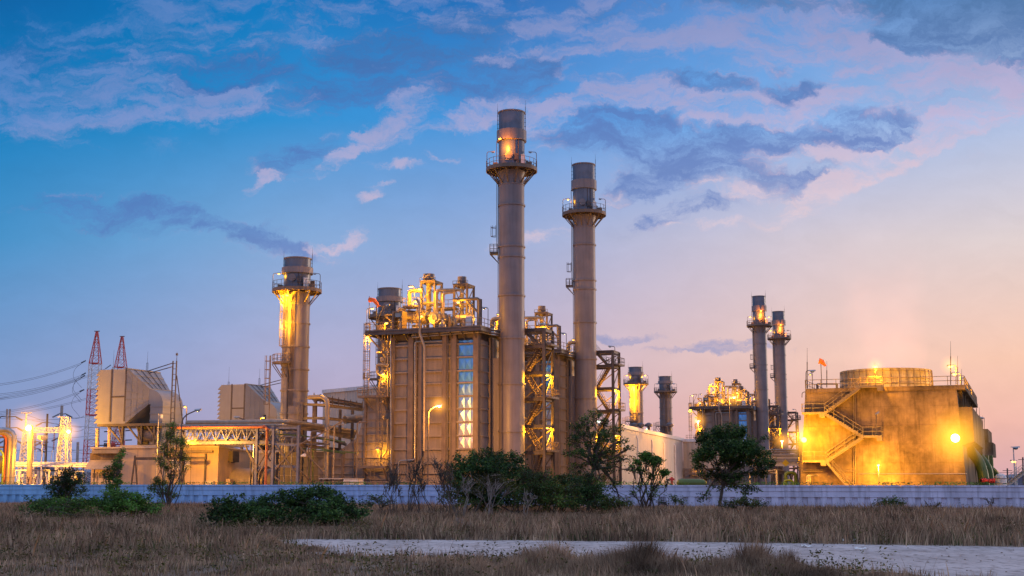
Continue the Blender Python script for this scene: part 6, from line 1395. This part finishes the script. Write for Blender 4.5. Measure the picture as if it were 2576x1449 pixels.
# far pale buildings beyond the switchyard
for i, (xa, xb, yt, Y, mm) in enumerate(((60, 165, 1178, 420, 'clad'), (140, 235, 1186, 380, 'steel_blue'), (2560, 2640, 1197, 420, 'steel_blue'))):
    a, b_ = W(xa, yt, Y), W(xb, yt, Y); t = Thing('distant_shed', ['distant white shed beyond the left switchyard', 'distant blue-grey shed left of the turbine building', 'distant blue-grey shed at the right edge'][i], 'shed', (a.x, Y, 0)); g = MB(); g.box(a.x, b_.x, Y, Y+20, 0, a.z-.5); t.part('wall', g, mm); g = MB(); g.prism_uz([(a.x-.4, a.z-.5), (b_.x+.4, a.z-.5), ((a.x+b_.x)/2, a.z+.6)], Y-.3, Y+20); t.part('roof', g, 'steel_blue')
# distant poles at the right edge
for i, (x, yt) in enumerate(((2534, 1178), (2527, 1200), (2573, 1150))):
    p = W(x, yt, 330); b_ = W(x, 1210, 330); t = Thing('distant_pole', ['distant power pole between white tank and lamp masts', 'tiny distant pole just right of the white tank', 'distant pole at the very right edge'][i], 'power pole', (b_.x,330,0), 'distant poles at the right edge'); g = MB(); g.tube((b_.x,330,0), p, .2, 6); t.part('pole', g, 'steel'); g = MB(); g.beam(p-Vector((1.2,0,.6)), p+Vector((1.2,0,-.6)), .15); t.part('cross_arm', g, 'steel')
for i, y in enumerate((1187, 1196)):
    t = Thing('distant_wire', ['upper', 'lower'][i]+' distant wire at the right edge', 'wire', tuple(W(2520,y,330)), 'distant wires at the right edge'); g = MB(); g.path([W(2505,y+2,330), W(2540,y+1.5,330), W(2620,y-1,330)], .045, 4); t.part('cable', g, 'wire')
# ------------------------------------------------------------------ trees and bushes
def leaf_mesh(name, centers, size, m, parent, org, aspect=.5, droop=.0, rs=nrs, up=.35):
    n = len(centers)
    if n == 0: return None
    C = np.asarray(centers) - np.array(org)
    d = rs.normal(size=(n, 3)); d[:, 2] = d[:, 2]*.6 - droop; d /= np.linalg.norm(d, axis=1)[:, None]
    e = rs.normal(size=(n, 3)); e[:, 2] += up; e = np.cross(d, e); e /= np.linalg.norm(e, axis=1)[:, None] + 1e-9
    s = (size * 1.12 * rs.uniform(.6, 1.35, n))[:, None]; nv = np.cross(d, e)
    v = np.stack([C - d*s*.5, C + e*s*aspect*.5 + nv*s*.08, C + d*s*.55, C - e*s*aspect*.5 + nv*s*.08], 1).reshape(-1, 3)
    me = bpy.data.meshes.new(name); me.vertices.add(n*4); me.vertices.foreach_set('co', v.ravel().astype(np.float32))
    me.loops.add(n*4); me.loops.foreach_set('vertex_index', np.arange(n*4, dtype=np.int32)); me.polygons.add(n)
    me.polygons.foreach_set('loop_start', np.arange(0, n*4, 4, dtype=np.int32)); me.polygons.foreach_set('loop_total', np.full(n, 4, np.int32)); me.update(calc_edges=True); me.validate()
    me.materials.append(M[m]); o = bpy.data.objects.new(name, me); col.objects.link(o)
    if parent: o.parent = parent
    return o
def plant(name, label, cat, bpx, Y, clumps, leafn, size, lm, group=None, trunk_r=.12, bark='bark', twig=9, stems=1, spread=.6, depth=.8, hollow=.35, bare=0., seed=1, aspect=.5, dens=1., hub=None, lm2=None, twr=.012, sprig=.0):
    """a plant measured from the photograph: clumps are (x, y, rx, ry[, density]); limbs run from the foot to every clump"""
    rr = random.Random(seed); rs = np.random.RandomState(seed)
    foot = W(bpx, 1230, Y); foot.z = 0; t = Thing(name, label, cat, tuple(foot), group); k = Y*1.0/FPX
    wood = MB(); L1, L2 = [], []; feet = [foot + Vector((rr.uniform(-1,1)*spread, rr.uniform(-1,1)*spread*.7, 0)) if i else foot for i in range(stems)]
    cen = []
    for c in clumps:
        x, y, rx, ry = c[:4]; de = c[4] if len(c) > 4 else 1.
        dy = rr.uniform(-1, 1)*depth*max(rx*k, .6); p = W(x, y, Y+dy); cen.append((p, rx*k, ry*k, de))
    cen.sort(key=lambda q: q[0].z)
    hb = W(hub[0], hub[1], Y) if hub else None
    for i, (p, rx, rz, de) in enumerate(cen):
        f = feet[i % stems]
        if hb: a = [f, f.lerp(hb, .5)+Vector((rr.uniform(-.1,.1),0,0)), hb] if i == 0 else [hb.lerp(f, rr.uniform(0,.35))]
        else: a = [f]
        s = a[-1]; pts = list(a); nk = 4
        for j in range(1, nk+1):
            q = s.lerp(p, j/nk); sag = math.sin(math.pi*j/nk)*(p-s).length*.10; q += Vector((rr.uniform(-1,1)*sag, rr.uniform(-1,1)*sag, rr.uniform(-.2,1)*sag)); pts.append(q)
        r0 = trunk_r*(1 if (i == 0 and hb) else (.5 if hb else rr.uniform(.5, 1))); n_ = len(pts)
        wood.path(pts, [r0*(1-.8*j/(n_-1)) + .008 for j in range(n_)], 5, cap=False)
        nt = max(3, int(twig*(1 if name == 'tree' else 1.9)*max(.5, rx*rz)**.5)); tips = []
        for _ in range(nt):
            v = Vector((rr.gauss(0,1), rr.gauss(0,1), rr.gauss(0,1))).normalized(); q = rr.uniform(.5, 1.15 if name == 'tree' else 1.75)
            tp = p + Vector((v.x*rx, v.y*max(rx, rz)*.9, v.z*rz))*q; st_ = p.lerp(s, rr.uniform(0,.35)); md = st_.lerp(tp, .5) + Vector((rr.uniform(-.15,.15), rr.uniform(-.15,.15), rr.uniform(-.05,.2)))
            if tp.z < .05: tp.z = .05
            wood.path([st_, md, tp], [twr*2, twr*1.4, twr*.6], 3, cap=False); tips.append((st_, md, tp))
        n = int(leafn*de*rx*rz*dens*(10 if name != 'tree' else 9))
        for _ in range(n):
            st_, md, tp = rr.choice(tips); f_ = rr.random()**.55
            if rr.random() < (.68 if name == 'tree' else .72): q = (md.lerp(tp, f_*1.05)) + Vector((rr.gauss(0,.10), rr.gauss(0,.10), rr.gauss(0,.09)))*(1+rx*.25)
            else:
                v = Vector((rr.gauss(0,1), rr.gauss(0,1), rr.gauss(0,1))).normalized()*(rr.random()**hollow); q = p + Vector((v.x*rx, v.y*max(rx, rz)*.9, v.z*rz))
            if q.z < .03: q.z = rr.uniform(.03, .3)
            (L2 if (lm2 and rr.random() < .35) else L1).append(tuple(q))
    t.part('trunk' if 'tree' in name else 'stems', wood, bark)
    leaf_mesh('crown' if 'tree' in name else 'foliage', L1, size, lm, t.o, tuple(foot), aspect, rs=rs)
    if lm2: leaf_mesh('crown' if 'tree' in name else 'foliage', L2, size*1.05, lm2, t.o, tuple(foot), aspect, rs=rs)
    return t
SZ = .15
plant('tree', 'dense round dark tree right of the hall, in front of the far boiler house', 'tree', 1806, 106, [(1835,1083,44,20),(1790,1100,45,24),(1858,1112,48,26),(1815,1128,55,28),(1900,1148,42,24),(1936,1164,20,12,.7),(1880,1128,40,20,.8),(1768,1144,36,18,.9),(1838,1160,50,24),(1755,1172,20,9,.6),(1790,1192,36,14,.55),(1850,1200,45,16,.5),(1905,1190,30,12,.5),(1930,1180,18,10,.4),(1925,1100,12,6,.5),(1820,1222,55,14,.3),(1880,1232,35,14,.35),(1770,1250,22,14,.2)], 250, .16, 'leaf_dark', 'trees before the wall', .14, stems=2, spread=.5, hub=(1822, 1190), seed=3, lm2='leaf_mid', bare=0, twig=14)
plant('tree', 'tall airy tree with open crown in front of the second chimney stack', 'tree', 1478, 100, [(1500,1040,22,14),(1478,1060,26,14),(1520,1062,20,12),(1446,1072,22,11,.8),(1550,1078,24,10,.8),(1468,1090,34,16),(1512,1098,34,18),(1440,1112,24,14,.8),(1560,1108,26,12,.8),(1490,1122,36,16),(1530,1136,34,15),(1455,1140,30,14),(1585,1128,20,9,.6),(1575,1154,28,10,.6),(1495,1160,36,18,.8),(1450,1176,26,14,.6),(1535,1176,34,14,.6),(1500,1205,40,16,.45),(1425,1140,14,9,.5),(1590,1180,20,8,.4),(1548,1215,26,18,.4),(1515,1245,30,18,.5),(1560,1265,34,14,.4)], 115, .145, 'leaf_dark', 'trees before the wall', .15, stems=1, hub=(1496, 1150), seed=5, lm2='leaf_mid', twig=16)
plant('tree', 'small scraggly tree with bare low branches between two bigger trees', 'tree', 1632, 98, [(1628,1148,22,12,1.3),(1642,1163,14,9),(1605,1162,14,8),(1652,1152,10,6,1.),(1674,1188,14,9,1.3),(1660,1158,8,6),(1612,1180,14,8,.5),(1642,1196,18,10,.35),(1590,1170,10,6,.4),(1650,1220,20,10,.15),(1605,1215,22,14,.12),(1680,1210,10,6,.2),(1590,1240,12,10,.1),(1640,1240,22,14,.12)], 330, .15, 'leaf_bright', 'trees before the wall', .075, stems=5, spread=.5, seed=8, twig=26, twr=.014, lm2='leaf_mid')
plant('tree', 'feathery many-stemmed young tree in front of the turbine sign', 'tree', 425, 105, [(432,1072,18,10,.8),(420,1095,24,12,.8),(446,1108,26,12,.8),(412,1122,20,10,.7),(465,1118,16,8,.6),(436,1140,30,13,.8),(400,1150,12,9,.6),(468,1150,14,10,.7),(425,1168,28,12,.7),(470,1175,12,8,.4),(440,1195,22,12,.5),(400,1210,22,12,1.),(388,1225,18,10,.8),(415,1235,22,14,.8),(440,1245,16,10,.5)], 330, .12, 'leaf_bright', 'trees before the wall', .055, stems=7, spread=.45, seed=12, twig=14, aspect=.35, lm2='leaf_olive')
plant('tree', 'slender leafy sapling with bright leaves in front of the turbine building', 'tree', 284, 92, [(309,1133,8,5,1.),(303,1144,12,6,1.1),(292,1158,12,7,1.1),(300,1170,12,6),(284,1178,17,8,1.1),(262,1188,9,4,.9),(290,1196,18,8),(274,1202,12,7),(298,1212,14,7),(280,1225,20,10)], 230, .15, 'leaf_bright', 'trees before the wall', .035, stems=2, spread=.2, seed=15, twig=9, aspect=.45)
plant('bush', 'dark tangled bush in front of the left switchyard', 'bush', 166, 108, [(168,1186,20,11,.8),(160,1202,30,13),(185,1212,28,12),(145,1222,26,14),(180,1235,34,14),(150,1247,34,14),(205,1195,10,8,.5)], 210, .14, 'leaf_dark', 'bushes before the wall', .05, stems=6, spread=1.1, seed=18, twig=16)
plant('bush', 'light green sprawling bush at the foot of the bright sapling', 'bush', 290, 83, [(290,1245,34,12),(335,1255,40,14),(250,1262,40,13),(300,1272,60,16),(360,1270,34,13),(385,1282,20,10,.7)], 240, .15, 'leaf_bright', 'bushes before the wall', .03, stems=8, spread=2.4, seed=20, twig=12, lm2='leaf_mid')
plant('bush', 'low spreading green bush at the left, below the dark tangled one', 'bush', 140, 86, [(110,1265,46,11),(165,1262,40,12),(205,1268,34,12),(90,1276,50,9,.8),(150,1282,70,11,.8)], 220, .14, 'leaf_mid', 'bushes before the wall', .03, stems=8, spread=2.4, seed=22, twig=12, lm2='leaf_bright')
plant('bush', 'wide dark green bush in the lower left middle, left half of the thicket', 'bush', 600, 71, [(565,1272,30,18),(600,1282,36,20),(545,1292,26,16),(640,1268,32,18),(585,1302,50,14),(680,1262,30,16),(650,1292,44,20),(690,1290,36,20)], 260, .14, 'leaf_dark', 'bushes before the wall', .04, stems=9, spread=2.2, seed=25, twig=12, lm2='leaf_mid')
plant('bush', 'dark green thicket, taller right half, below the pipe rack', 'bush', 790, 72, [(735,1250,36,20),(770,1240,36,18),(810,1238,36,16),(845,1252,30,18),(760,1272,50,22),(820,1272,44,22),(870,1276,40,16),(905,1290,24,12),(780,1296,60,18),(850,1300,50,14)], 270, .14, 'leaf_dark', 'bushes before the wall', .04, stems=9, spread=2.4, seed=27, twig=12, lm2='leaf_mid')
plant('bush', 'large high dark bush hung with vines in front of the tallest stack', 'bush', 1230, 95, [(1175,1158,34,14,.9),(1190,1140,12,9,.5),(1235,1150,36,15),(1285,1156,36,15),(1160,1180,30,16),(1215,1178,44,20),(1270,1182,46,20),(1310,1186,28,18),(1150,1210,30,18),(1200,1215,46,22),(1260,1218,50,22),(1180,1248,46,20),(1250,1252,60,20),(1310,1225,34,20)], 255, .15, 'leaf_dark', 'bushes before the wall', .07, stems=9, spread=2.2, seed=30, twig=16, lm2='leaf_mid')
plant('bush', 'olive yellow shrub overlapping the lower front of the vine-hung bush', 'bush', 1240, 88, [(1225,1205,28,10,.8),(1265,1212,30,10,.9),(1250,1196,22,7,.7),(1200,1232,24,9,.5),(1285,1228,22,9,.5)], 150, .13, 'leaf_olive', 'bushes before the wall', .035, bark='bark_pale', stems=3, spread=.5, seed=31, twig=12)
plant('bush', 'mixed green thicket between the vine-hung bush and the tall airy tree', 'bush', 1390, 97, [(1345,1205,30,14),(1385,1212,30,14),(1425,1205,26,16),(1355,1232,36,18),(1405,1240,40,20),(1450,1226,30,20),(1475,1215,26,22),(1470,1250,36,20),(1360,1258,50,16),(1430,1264,50,14)], 215, .145, 'leaf_dark', 'bushes before the wall', .05, stems=9, spread=2.4, seed=33, twig=14, lm2='leaf_olive')
plant('bush', 'small yellow green bush right of the foot of the tall airy tree', 'bush', 1540, 92, [(1535,1262,26,12),(1560,1270,26,10,.8),(1515,1272,20,10)], 220, .14, 'leaf_olive', 'bushes before the wall', .03, stems=5, spread=.8, seed=35, twig=10, lm2='leaf_mid')
plant('bush', 'low leafy bush at the foot of the round dark tree', 'bush', 1880, 92, [(1870,1262,34,12,.8),(1905,1268,26,10,.7),(1840,1270,30,9,.6)], 190, .14, 'leaf_olive', 'bushes before the wall', .03, stems=5, spread=1., seed=36, twig=12, lm2='leaf_mid')
plant('bush', 'small bush with sparse leaves right of the scraggly little tree', 'bush', 1715, 100, [(1690,1255,16,9,.5),(1715,1262,20,9,.5),(1665,1262,14,8,.4)], 150, .13, 'leaf_mid', 'bushes before the wall', .025, stems=4, spread=.8, seed=37, twig=12)
plant('shrub', 'isolated green shrub against the white wall below the cooling tower', 'shrub', 2238, 106, [(2225,1262,20,8,.8),(2250,1260,20,8,.8),(2240,1272,28,7,.8),(2268,1268,10,6,.5),(2206,1270,10,6,.5)], 170, .14, 'leaf_mid', 'small shrubs before the right wall', .02, stems=7, spread=.6, seed=40, twig=14, aspect=.6)
plant('shrub', 'tiny yellowish shrub right of the isolated green shrub', 'shrub', 2345, 104, [(2345,1276,20,5),(2360,1270,6,5)], 190, .12, 'leaf_olive', 'small shrubs before the right wall', .015, stems=5, spread=.5, seed=41, twig=10)
plant('shrub', 'leafless twiggy shrub near the right end of the white wall', 'shrub', 2492, 106, [(2484,1258,10,6,.02),(2500,1255,8,8,.02),(2492,1268,14,6,.02)], 60, .1, 'leaf_olive', 'small shrubs before the right wall', .02, stems=1, spread=.2, seed=42, twig=10)
plant('shrub', 'feathery green shrub right of the big thicket', 'shrub', 950, 88, [(945,1252,26,9,.8),(970,1262,24,9,.7),(930,1266,20,8,.6)], 140, .12, 'leaf_mid', 'scrub before the boiler house', .025, stems=6, spread=.9, seed=44, twig=18, aspect=.3)
plant('bush', 'straggly olive scrub filling the gap right of the vine-hung bush', 'bush', 1345, 90, [(1320,1190,24,14,.7),(1350,1198,22,12,.6),(1375,1190,18,10,.5),(1335,1222,40,16),(1385,1225,36,16),(1340,1252,46,16),(1400,1256,40,14),(1435,1228,26,14,.8)], 190, .14, 'leaf_mid', 'bushes before the wall', .04, stems=7, spread=1.8, seed=71, twig=14, lm2='leaf_olive')
plant('bush', 'dark scrub round the foot of the tall airy tree', 'bush', 1475, 93, [(1455,1210,22,14,.8),(1480,1196,16,12,.6),(1500,1228,22,14,.8),(1470,1240,34,18),(1505,1258,26,14),(1440,1262,30,12)], 220, .14, 'leaf_dark', 'bushes before the wall', .04, stems=6, spread=1.4, seed=72, twig=14, lm2='leaf_mid')
plant('bush', 'ragged grey-green shrub on the left flank of the vine-hung bush', 'bush', 1145, 88, [(1135,1190,16,14,.5),(1150,1222,24,16,.8),(1135,1250,26,14,.7),(1165,1262,34,12,.9)], 170, .13, 'leaf_olive', 'bushes before the wall', .03, 'bark_pale', 7, 6, 1.0, seed=73, lm2='leaf_mid')
for i, (x, ys, n_, lb) in enumerate(((985, 1160, 5, 'leftmost bare twiggy shrub before the boiler house'), (1052, 1152, 6, 'second bare twiggy shrub, below the leaning silver pipe'), (1112, 1150, 6, 'third bare twiggy shrub, left of the vine-hung bush'))):
    cl = [(x+rnd.uniform(-24,24), ys+rnd.uniform(0,70), 14, 16, .03) for _ in range(n_*2)]
    plant('shrub', lb, 'shrub', x, 86-i, cl, 40, .1, 'leaf_olive', 'bare scrub before the boiler house', .028, 'bark', 8, 8, 1.1, seed=50+i, twr=.012)
for i, (x, y, Y, lb) in enumerate(((1175, 1215, 80, 'pale dead branching stem on the left of the vine-hung bush'), (1240, 1225, 78, 'pale dead branching stem in the middle of the vine-hung bush'), (1165, 1330, 62, 'low leaning dead branch in the grass'), (1330, 1255, 80, 'pale dead stem right of the vine-hung bush'))):
    plant('dead_branch', lb, 'dead branch', x-12, Y, [(x, y, 14, 14, 0), (x+14, y-10, 10, 12, 0), (x-8, y-14, 8, 12, 0)], 1, .1, 'leaf_olive', 'dead branches in the scrub', .03, 'bark_pale', 6, 1, .2, seed=60+i, twr=.014)

# ------------------------------------------------------------------ grass
def blades(name, label, n, region, hfun, wid, mats, seed, dens_fn=None, kind='stuff', lean=.45):
    rs = np.random.RandomState(seed); X, Y = region(rs, n)
    # leave the bare track free, with a ragged margin
    jx, jy = X + rs.normal(0, .35, len(X)), Y + rs.normal(0, .35, len(X)); keep = ~in_poly(jx, jy, RPX)
    if dens_fn is not None: keep &= rs.random(len(X)) < dens_fn(X, Y)
    s = (WB.y-WA.y)/(WB.x-WA.x); keep &= Y < (WA.y + s*(X-WA.x)) - .45
    X, Y = X[keep], Y[keep]; n = len(X)
    h = hfun(X, Y)*rs.uniform(.45, 1.25, n); an = rs.uniform(0, 2*np.pi, n); ln = rs.uniform(.05, lean, n)*h; cl = np.sin(X*.9+Y*.6)*.5; 
    dx, dy = np.cos(an)*ln + .25*h*cl, np.sin(an)*ln
    a2 = rs.uniform(0, np.pi, n); wv = np.stack([np.cos(a2), np.sin(a2)*.4, np.zeros(n)], 1)*(wid*rs.uniform(.5,1.4,n)*np.clip(Y/60,.6,1.6))[:, None]/2
    b_ = np.stack([X, Y, np.full(n, -.02)], 1); mid = b_ + np.stack([dx*.35, dy*.35, h*.55], 1); tip = b_ + np.stack([dx, dy, h], 1)
    v = np.stack([b_-wv, b_+wv, mid+wv*.7, tip, mid-wv*.7], 1).reshape(-1, 3)
    me = bpy.data.meshes.new(name); me.vertices.add(n*5); me.vertices.foreach_set('co', v.ravel().astype(np.float32))
    me.loops.add(n*5); me.loops.foreach_set('vertex_index', np.arange(n*5, dtype=np.int32)); me.polygons.add(n)
    me.polygons.foreach_set('loop_start', np.arange(0, n*5, 5, dtype=np.int32)); me.polygons.foreach_set('loop_total', np.full(n, 5, np.int32)); me.update(calc_edges=True)
    me.materials.append(M[mats]); o = bpy.data.objects.new(name, me); col.objects.link(o); tag(o, label, 'grass', None, kind); return o
def vn(X, Y, f, seed=0):      # cheap smooth value noise from sines
    r_ = np.random.RandomState(seed); t = 0
    for i in range(7):
        a, b_, c_ = r_.uniform(-1,1)*f*(1+i*.5), r_.uniform(-1,1)*f*(1+i*.5), r_.uniform(0,6.3); t = t + np.sin(X*a*2+Y*b_*2+c_)/(1+i*.3)
    return t/3.2
def frustum(y0, y1, marg=4):
    def f(rs, n):
        u = rs.random(n); Y = y0*(y1/y0)**u if False else np.sqrt(y0*y0 + u*(y1*y1-y0*y0)); X = rs.uniform(-1, 1, n)*(Y*1288/3200+marg); return X, Y
    return f
# tall grass between the track and the wall, and the whole left meadow
def h_far(X, Y):
    h = .58 + .34*vn(X, Y, .35, 1) + .30*np.clip(vn(X, Y, 1.6, 2), -.4, 1)
    px = 1288 + X/Y*3200; py = HOR + 2.5*3200/Y
    h = np.where((px < 830) & (py > 1330), h*.95, h)
    h = np.where((px > 500) & (px < 950) & (Y > 58) & (Y < 74), h*.35, h)
    h = np.where((px > 60) & (px < 420) & (Y > 70) & (Y < 88), h*.4, h)
    h = np.where((px > 1120) & (px < 1560) & (Y > 78) & (Y < 98), h*.5, h)
    h = np.where((px > 660) & (px < 920) & (py > 1366) & (py < 1412), np.minimum(h, .16), h)
    dw = (WA.y + (WB.y-WA.y)/(WB.x-WA.x)*(X-WA.x)) - Y
    h = np.where(dw < 22, h*np.clip(.30 + .7*dw/22, .30, 1), h)
    h = np.where(py > 1388, .15 + .45*np.clip(vn(X, Y, 1.3, 5), 0, 1)**1.2, h)
    return np.clip(h, .12, 1.2)
def d_far(X, Y):
    px = 1288 + X/Y*3200; py = HOR + 2.5*3200/Y
    d = np.where(py > 1388, np.clip(.75 + 1.0*vn(X, Y, 1.3, 5), .35, 1), 1.)*np.clip(1.0 + .5*vn(X, Y, .8, 9), .25, 1)
    return d
blades('dry_grass', 'tall brown dry grass covering the field up to the wall', 420000, frustum(31, 140), h_far, .05, 'grass_dry', 1, d_far)
blades('dry_grass', 'pale straw grass in short patches near the camera', 130000, frustum(31, 48), lambda X, Y: .16+.22*np.clip(vn(X, Y, 2.1, 21), 0, 1), .03, 'grass_dry', 8, lambda X, Y: np.clip(.4+1.2*vn(X, Y, 1.1, 22), 0, 1))
blades('dry_grass', 'dark olive undergrowth mixed into the dry grass', 140000, frustum(33, 118), lambda X, Y: h_far(X, Y)*.85, .055, 'grass_olive', 2, lambda X, Y: np.clip(.25+.9*vn(X, Y, .5, 12), 0, 1))
# tall tufts standing up in front of the track
tuft = []
trs = np.random.RandomState(4)
spots = [(1345,1440,95,.62),(1400,1434,70,.75),(1290,1446,60,.45),(1560,1442,110,.62),(1620,1436,80,.8),(1480,1446,80,.5),(1700,1446,60,.55),(1880,1444,70,.75),(1905,1436,45,.85),(1950,1449,90,.5),(1810,1449,80,.5),(2070,1456,60,.3),(2210,1458,40,.22),(1200,1448,60,.45),(670,1376,50,.45),(620,1368,60,.55),(790,1388,30,.22),(1985,1436,40,.6),(1130,1440,60,.4)]
def reg(rs, n):
    X = []; Y = []
    for (px, py, sp_, h_) in spots:
        c = G(px, py); k = int(n*sp_/1500); k = max(k, 200); ss = sp_*c.y/3200; X.append(rs.normal(c.x, ss*.45, k)); Y.append(rs.normal(c.y, ss*.28+.3, k))
    return np.concatenate(X), np.concatenate(Y)
def hreg(X, Y):
    h = np.zeros(len(X))
    for (px, py, sp_, h_) in spots:
        c = G(px, py); ss = sp_*c.y/3200*.75; h = np.maximum(h, h_*np.exp(-((X-c.x)**2+((Y-c.y)*1.2)**2)/(2*ss*ss)))
    return np.clip(h*1.15, .08, 1)
o_ = RPX.copy(); RPX = RPX*0   # tufts may stand on the track's edge
blades('grass_tufts', 'tall dry tufts standing along the near edge of the track', 60000, reg, hreg, .022, 'grass_dry', 6, None, lean=.6)
RPX = o_
# weeds and broad leaves between the grass
wr = np.random.RandomState(31); cx = []; 
for _ in range(1500):
    Y = wr.uniform(33, 112); X = wr.uniform(-1, 1)*(Y*1288/3200+3)
    if in_poly(np.array([X]), np.array([Y]), RPX)[0] or Y > WA.y + (WB.y-WA.y)/(WB.x-WA.x)*(X-WA.x) - 1: continue
    k = wr.randint(15, 70); s_ = wr.uniform(.12, .5); q = np.stack([wr.normal(X, s_, k), wr.normal(Y, s_*.7, k), np.abs(wr.normal(.12, .22, k))*wr.uniform(.5, 1.6)], 1); cx.append(q)
CX = np.concatenate(cx); wd_ = leaf_mesh('weeds', CX, .085, 'leaf_olive', None, (0,0,0), .45, rs=wr); tag(wd_, 'small olive weeds scattered through the dry grass', 'weeds', None, 'stuff')
blades('dry_grass', 'sparse tall seed stalks rising above the dry grass', 16000, frustum(33, 112), lambda X, Y: .75+.45*vn(X, Y, .7, 41), .022, 'grass_dry', 14, lambda X, Y: np.clip(.1+1.3*vn(X, Y, .6, 42), 0, 1), lean=.9)
# small stones and litter on the track
st_ = MB(); sr = random.Random(5)
for _ in range(260):
    p = G(sr.uniform(760, 2570), sr.uniform(1362, 1440)); 
    if not in_poly(np.array([p.x]), np.array([p.y]), RPX)[0]: continue
    s_ = sr.uniform(.012, .045); st_.lathe([(s_*sr.uniform(.8,1.2), 0), (s_*.8, s_*.6), (s_*.2, s_*.9)], (p.x, p.y), 5)
tag(st_.build('gravel', 'soil'), 'small dark stones scattered on the pale track', 'gravel', None, 'stuff')
for i, (x, y, s_, lb) in enumerate(((2130,1362,.35,'crumpled pale litter at the far edge of the track'),(2030,1378,.22,'small pale scrap on the track, left of the crumpled one'),(1858,1361,.18,'tiny white scrap at the far track edge beneath the round tree'),(2166,1384,.25,'flat white scrap on the track right of the others'))):
    p = G(x, y); g = MB(); vs = []; m_ = 6
    for a in range(m_): 
        for b_ in range(3): vs.append((p.x+(a/(m_-1)-.5)*s_*2, p.y+(b_-1)*s_*.6, .02+sr.uniform(0,.10)))
    g.add(vs, [(a*3+b_, (a+1)*3+b_, (a+1)*3+b_+1, a*3+b_+1) for a in range(m_-1) for b_ in range(2)]); q = Thing('litter', lb, 'litter', tuple(p), 'litter on the track'); q.part('scrap', g, 'sign_white')
# clipped hedge tops just behind the wall
hrs = np.random.RandomState(9); nn = 26000; s_ = hrs.random(nn); keepm = np.sin(s_*150)+np.sin(s_*67+1)+hrs.normal(0,.5,nn) > -.5
s_ = s_[keepm]; oo = hrs.uniform(-1.3, -.5, len(s_)); zz_ = 2.45*hrs.random(len(s_))**.35
P_ = np.array(WA)[None, :] + np.array(wd)[None, :]*(s_*wl)[:, None] + np.array(wn)[None, :]*oo[:, None]; P_[:, 2] = zz_
hg = leaf_mesh('hedge', P_, .14, 'leaf_bright', None, (0,0,0), rs=hrs); tag(hg, 'low clipped hedge just behind the long wall', 'hedge', None, 'stuff')
# ------------------------------------------------------------------ steam rising from the fan cowl
m = bpy.data.materials.new('steam'); m.use_nodes = True; nt = m.node_tree; N, K = nt.nodes, nt.links
for n in list(N): N.remove(n)
tc = N.new('ShaderNodeTexCoord'); nz = N.new('ShaderNodeTexNoise'); nz.inputs['Scale'].default_value = .09; nz.inputs['Detail'].default_value = 3; K.new(tc.outputs['Object'], nz.inputs['Vector'])
sx = N.new('ShaderNodeSeparateXYZ'); K.new(tc.outputs['Object'], sx.inputs[0])
zf = N.new('ShaderNodeMapRange'); zf.interpolation_type = 'SMOOTHSTEP'; zf.inputs['From Min'].default_value = 22; zf.inputs['From Max'].default_value = 0; zf.inputs['To Max'].default_value = .060; K.new(sx.outputs['Z'], zf.inputs[0])
hy = N.new('ShaderNodeMath'); hy.operation = 'MULTIPLY'; K.new(sx.outputs['X'], hy.inputs[0]); K.new(sx.outputs['X'], hy.inputs[1])
hy2 = N.new('ShaderNodeMath'); hy2.operation = 'MULTIPLY_ADD'; K.new(sx.outputs['Y'], hy2.inputs[0]); K.new(sx.outputs['Y'], hy2.inputs[1]); K.new(hy.outputs[0], hy2.inputs[2])
rf = N.new('ShaderNodeMapRange'); rf.interpolation_type = 'SMOOTHSTEP'; rf.inputs['From Min'].default_value = 49; rf.inputs['From Max'].default_value = 4; K.new(hy2.outputs[0], rf.inputs[0])
nr = N.new('ShaderNodeMapRange'); nr.inputs['From Min'].default_value = .35; nr.inputs['From Max'].default_value = .65; K.new(nz.outputs['Fac'], nr.inputs[0])
a = N.new('ShaderNodeMath'); a.operation = 'MULTIPLY'; K.new(zf.outputs[0], a.inputs[0]); K.new(rf.outputs[0], a.inputs[1])
b = N.new('ShaderNodeMath'); b.operation = 'MULTIPLY'; K.new(a.outputs[0], b.inputs[0]); K.new(nr.outputs[0], b.inputs[1])
v = N.new('ShaderNodeVolumePrincipled'); v.inputs['Color'].default_value = (1, .80, .72, 1); K.new(b.outputs[0], v.inputs['Density'])
e = N.new('ShaderNodeEmission'); e.inputs['Color'].default_value = (1, .60, .50, 1); k = N.new('ShaderNodeMath'); k.operation = 'MULTIPLY'; k.inputs[1].default_value = .80; K.new(b.outputs[0], k.inputs[0]); K.new(k.outputs[0], e.inputs['Strength'])  # emission added so the steam looks lit pink
ad = N.new('ShaderNodeAddShader'); K.new(v.outputs[0], ad.inputs[0]); K.new(e.outputs[0], ad.inputs[1])
o = N.new('ShaderNodeOutputMaterial'); K.new(ad.outputs[0], o.inputs['Volume']); M['steam'] = m
g = MB(); g.lathe([(5.4, 0), (7, 6), (7, 22)], (0, 0), 20); st = g.build('steam', 'steam'); st.location = (fx, fy, ztp+.1); tag(st, 'faint pinkish steam rising from the cooling tower cowl', 'steam', None, 'stuff')
sc.cycles.volume_step_rate = 4; sc.cycles.volume_max_steps = 32
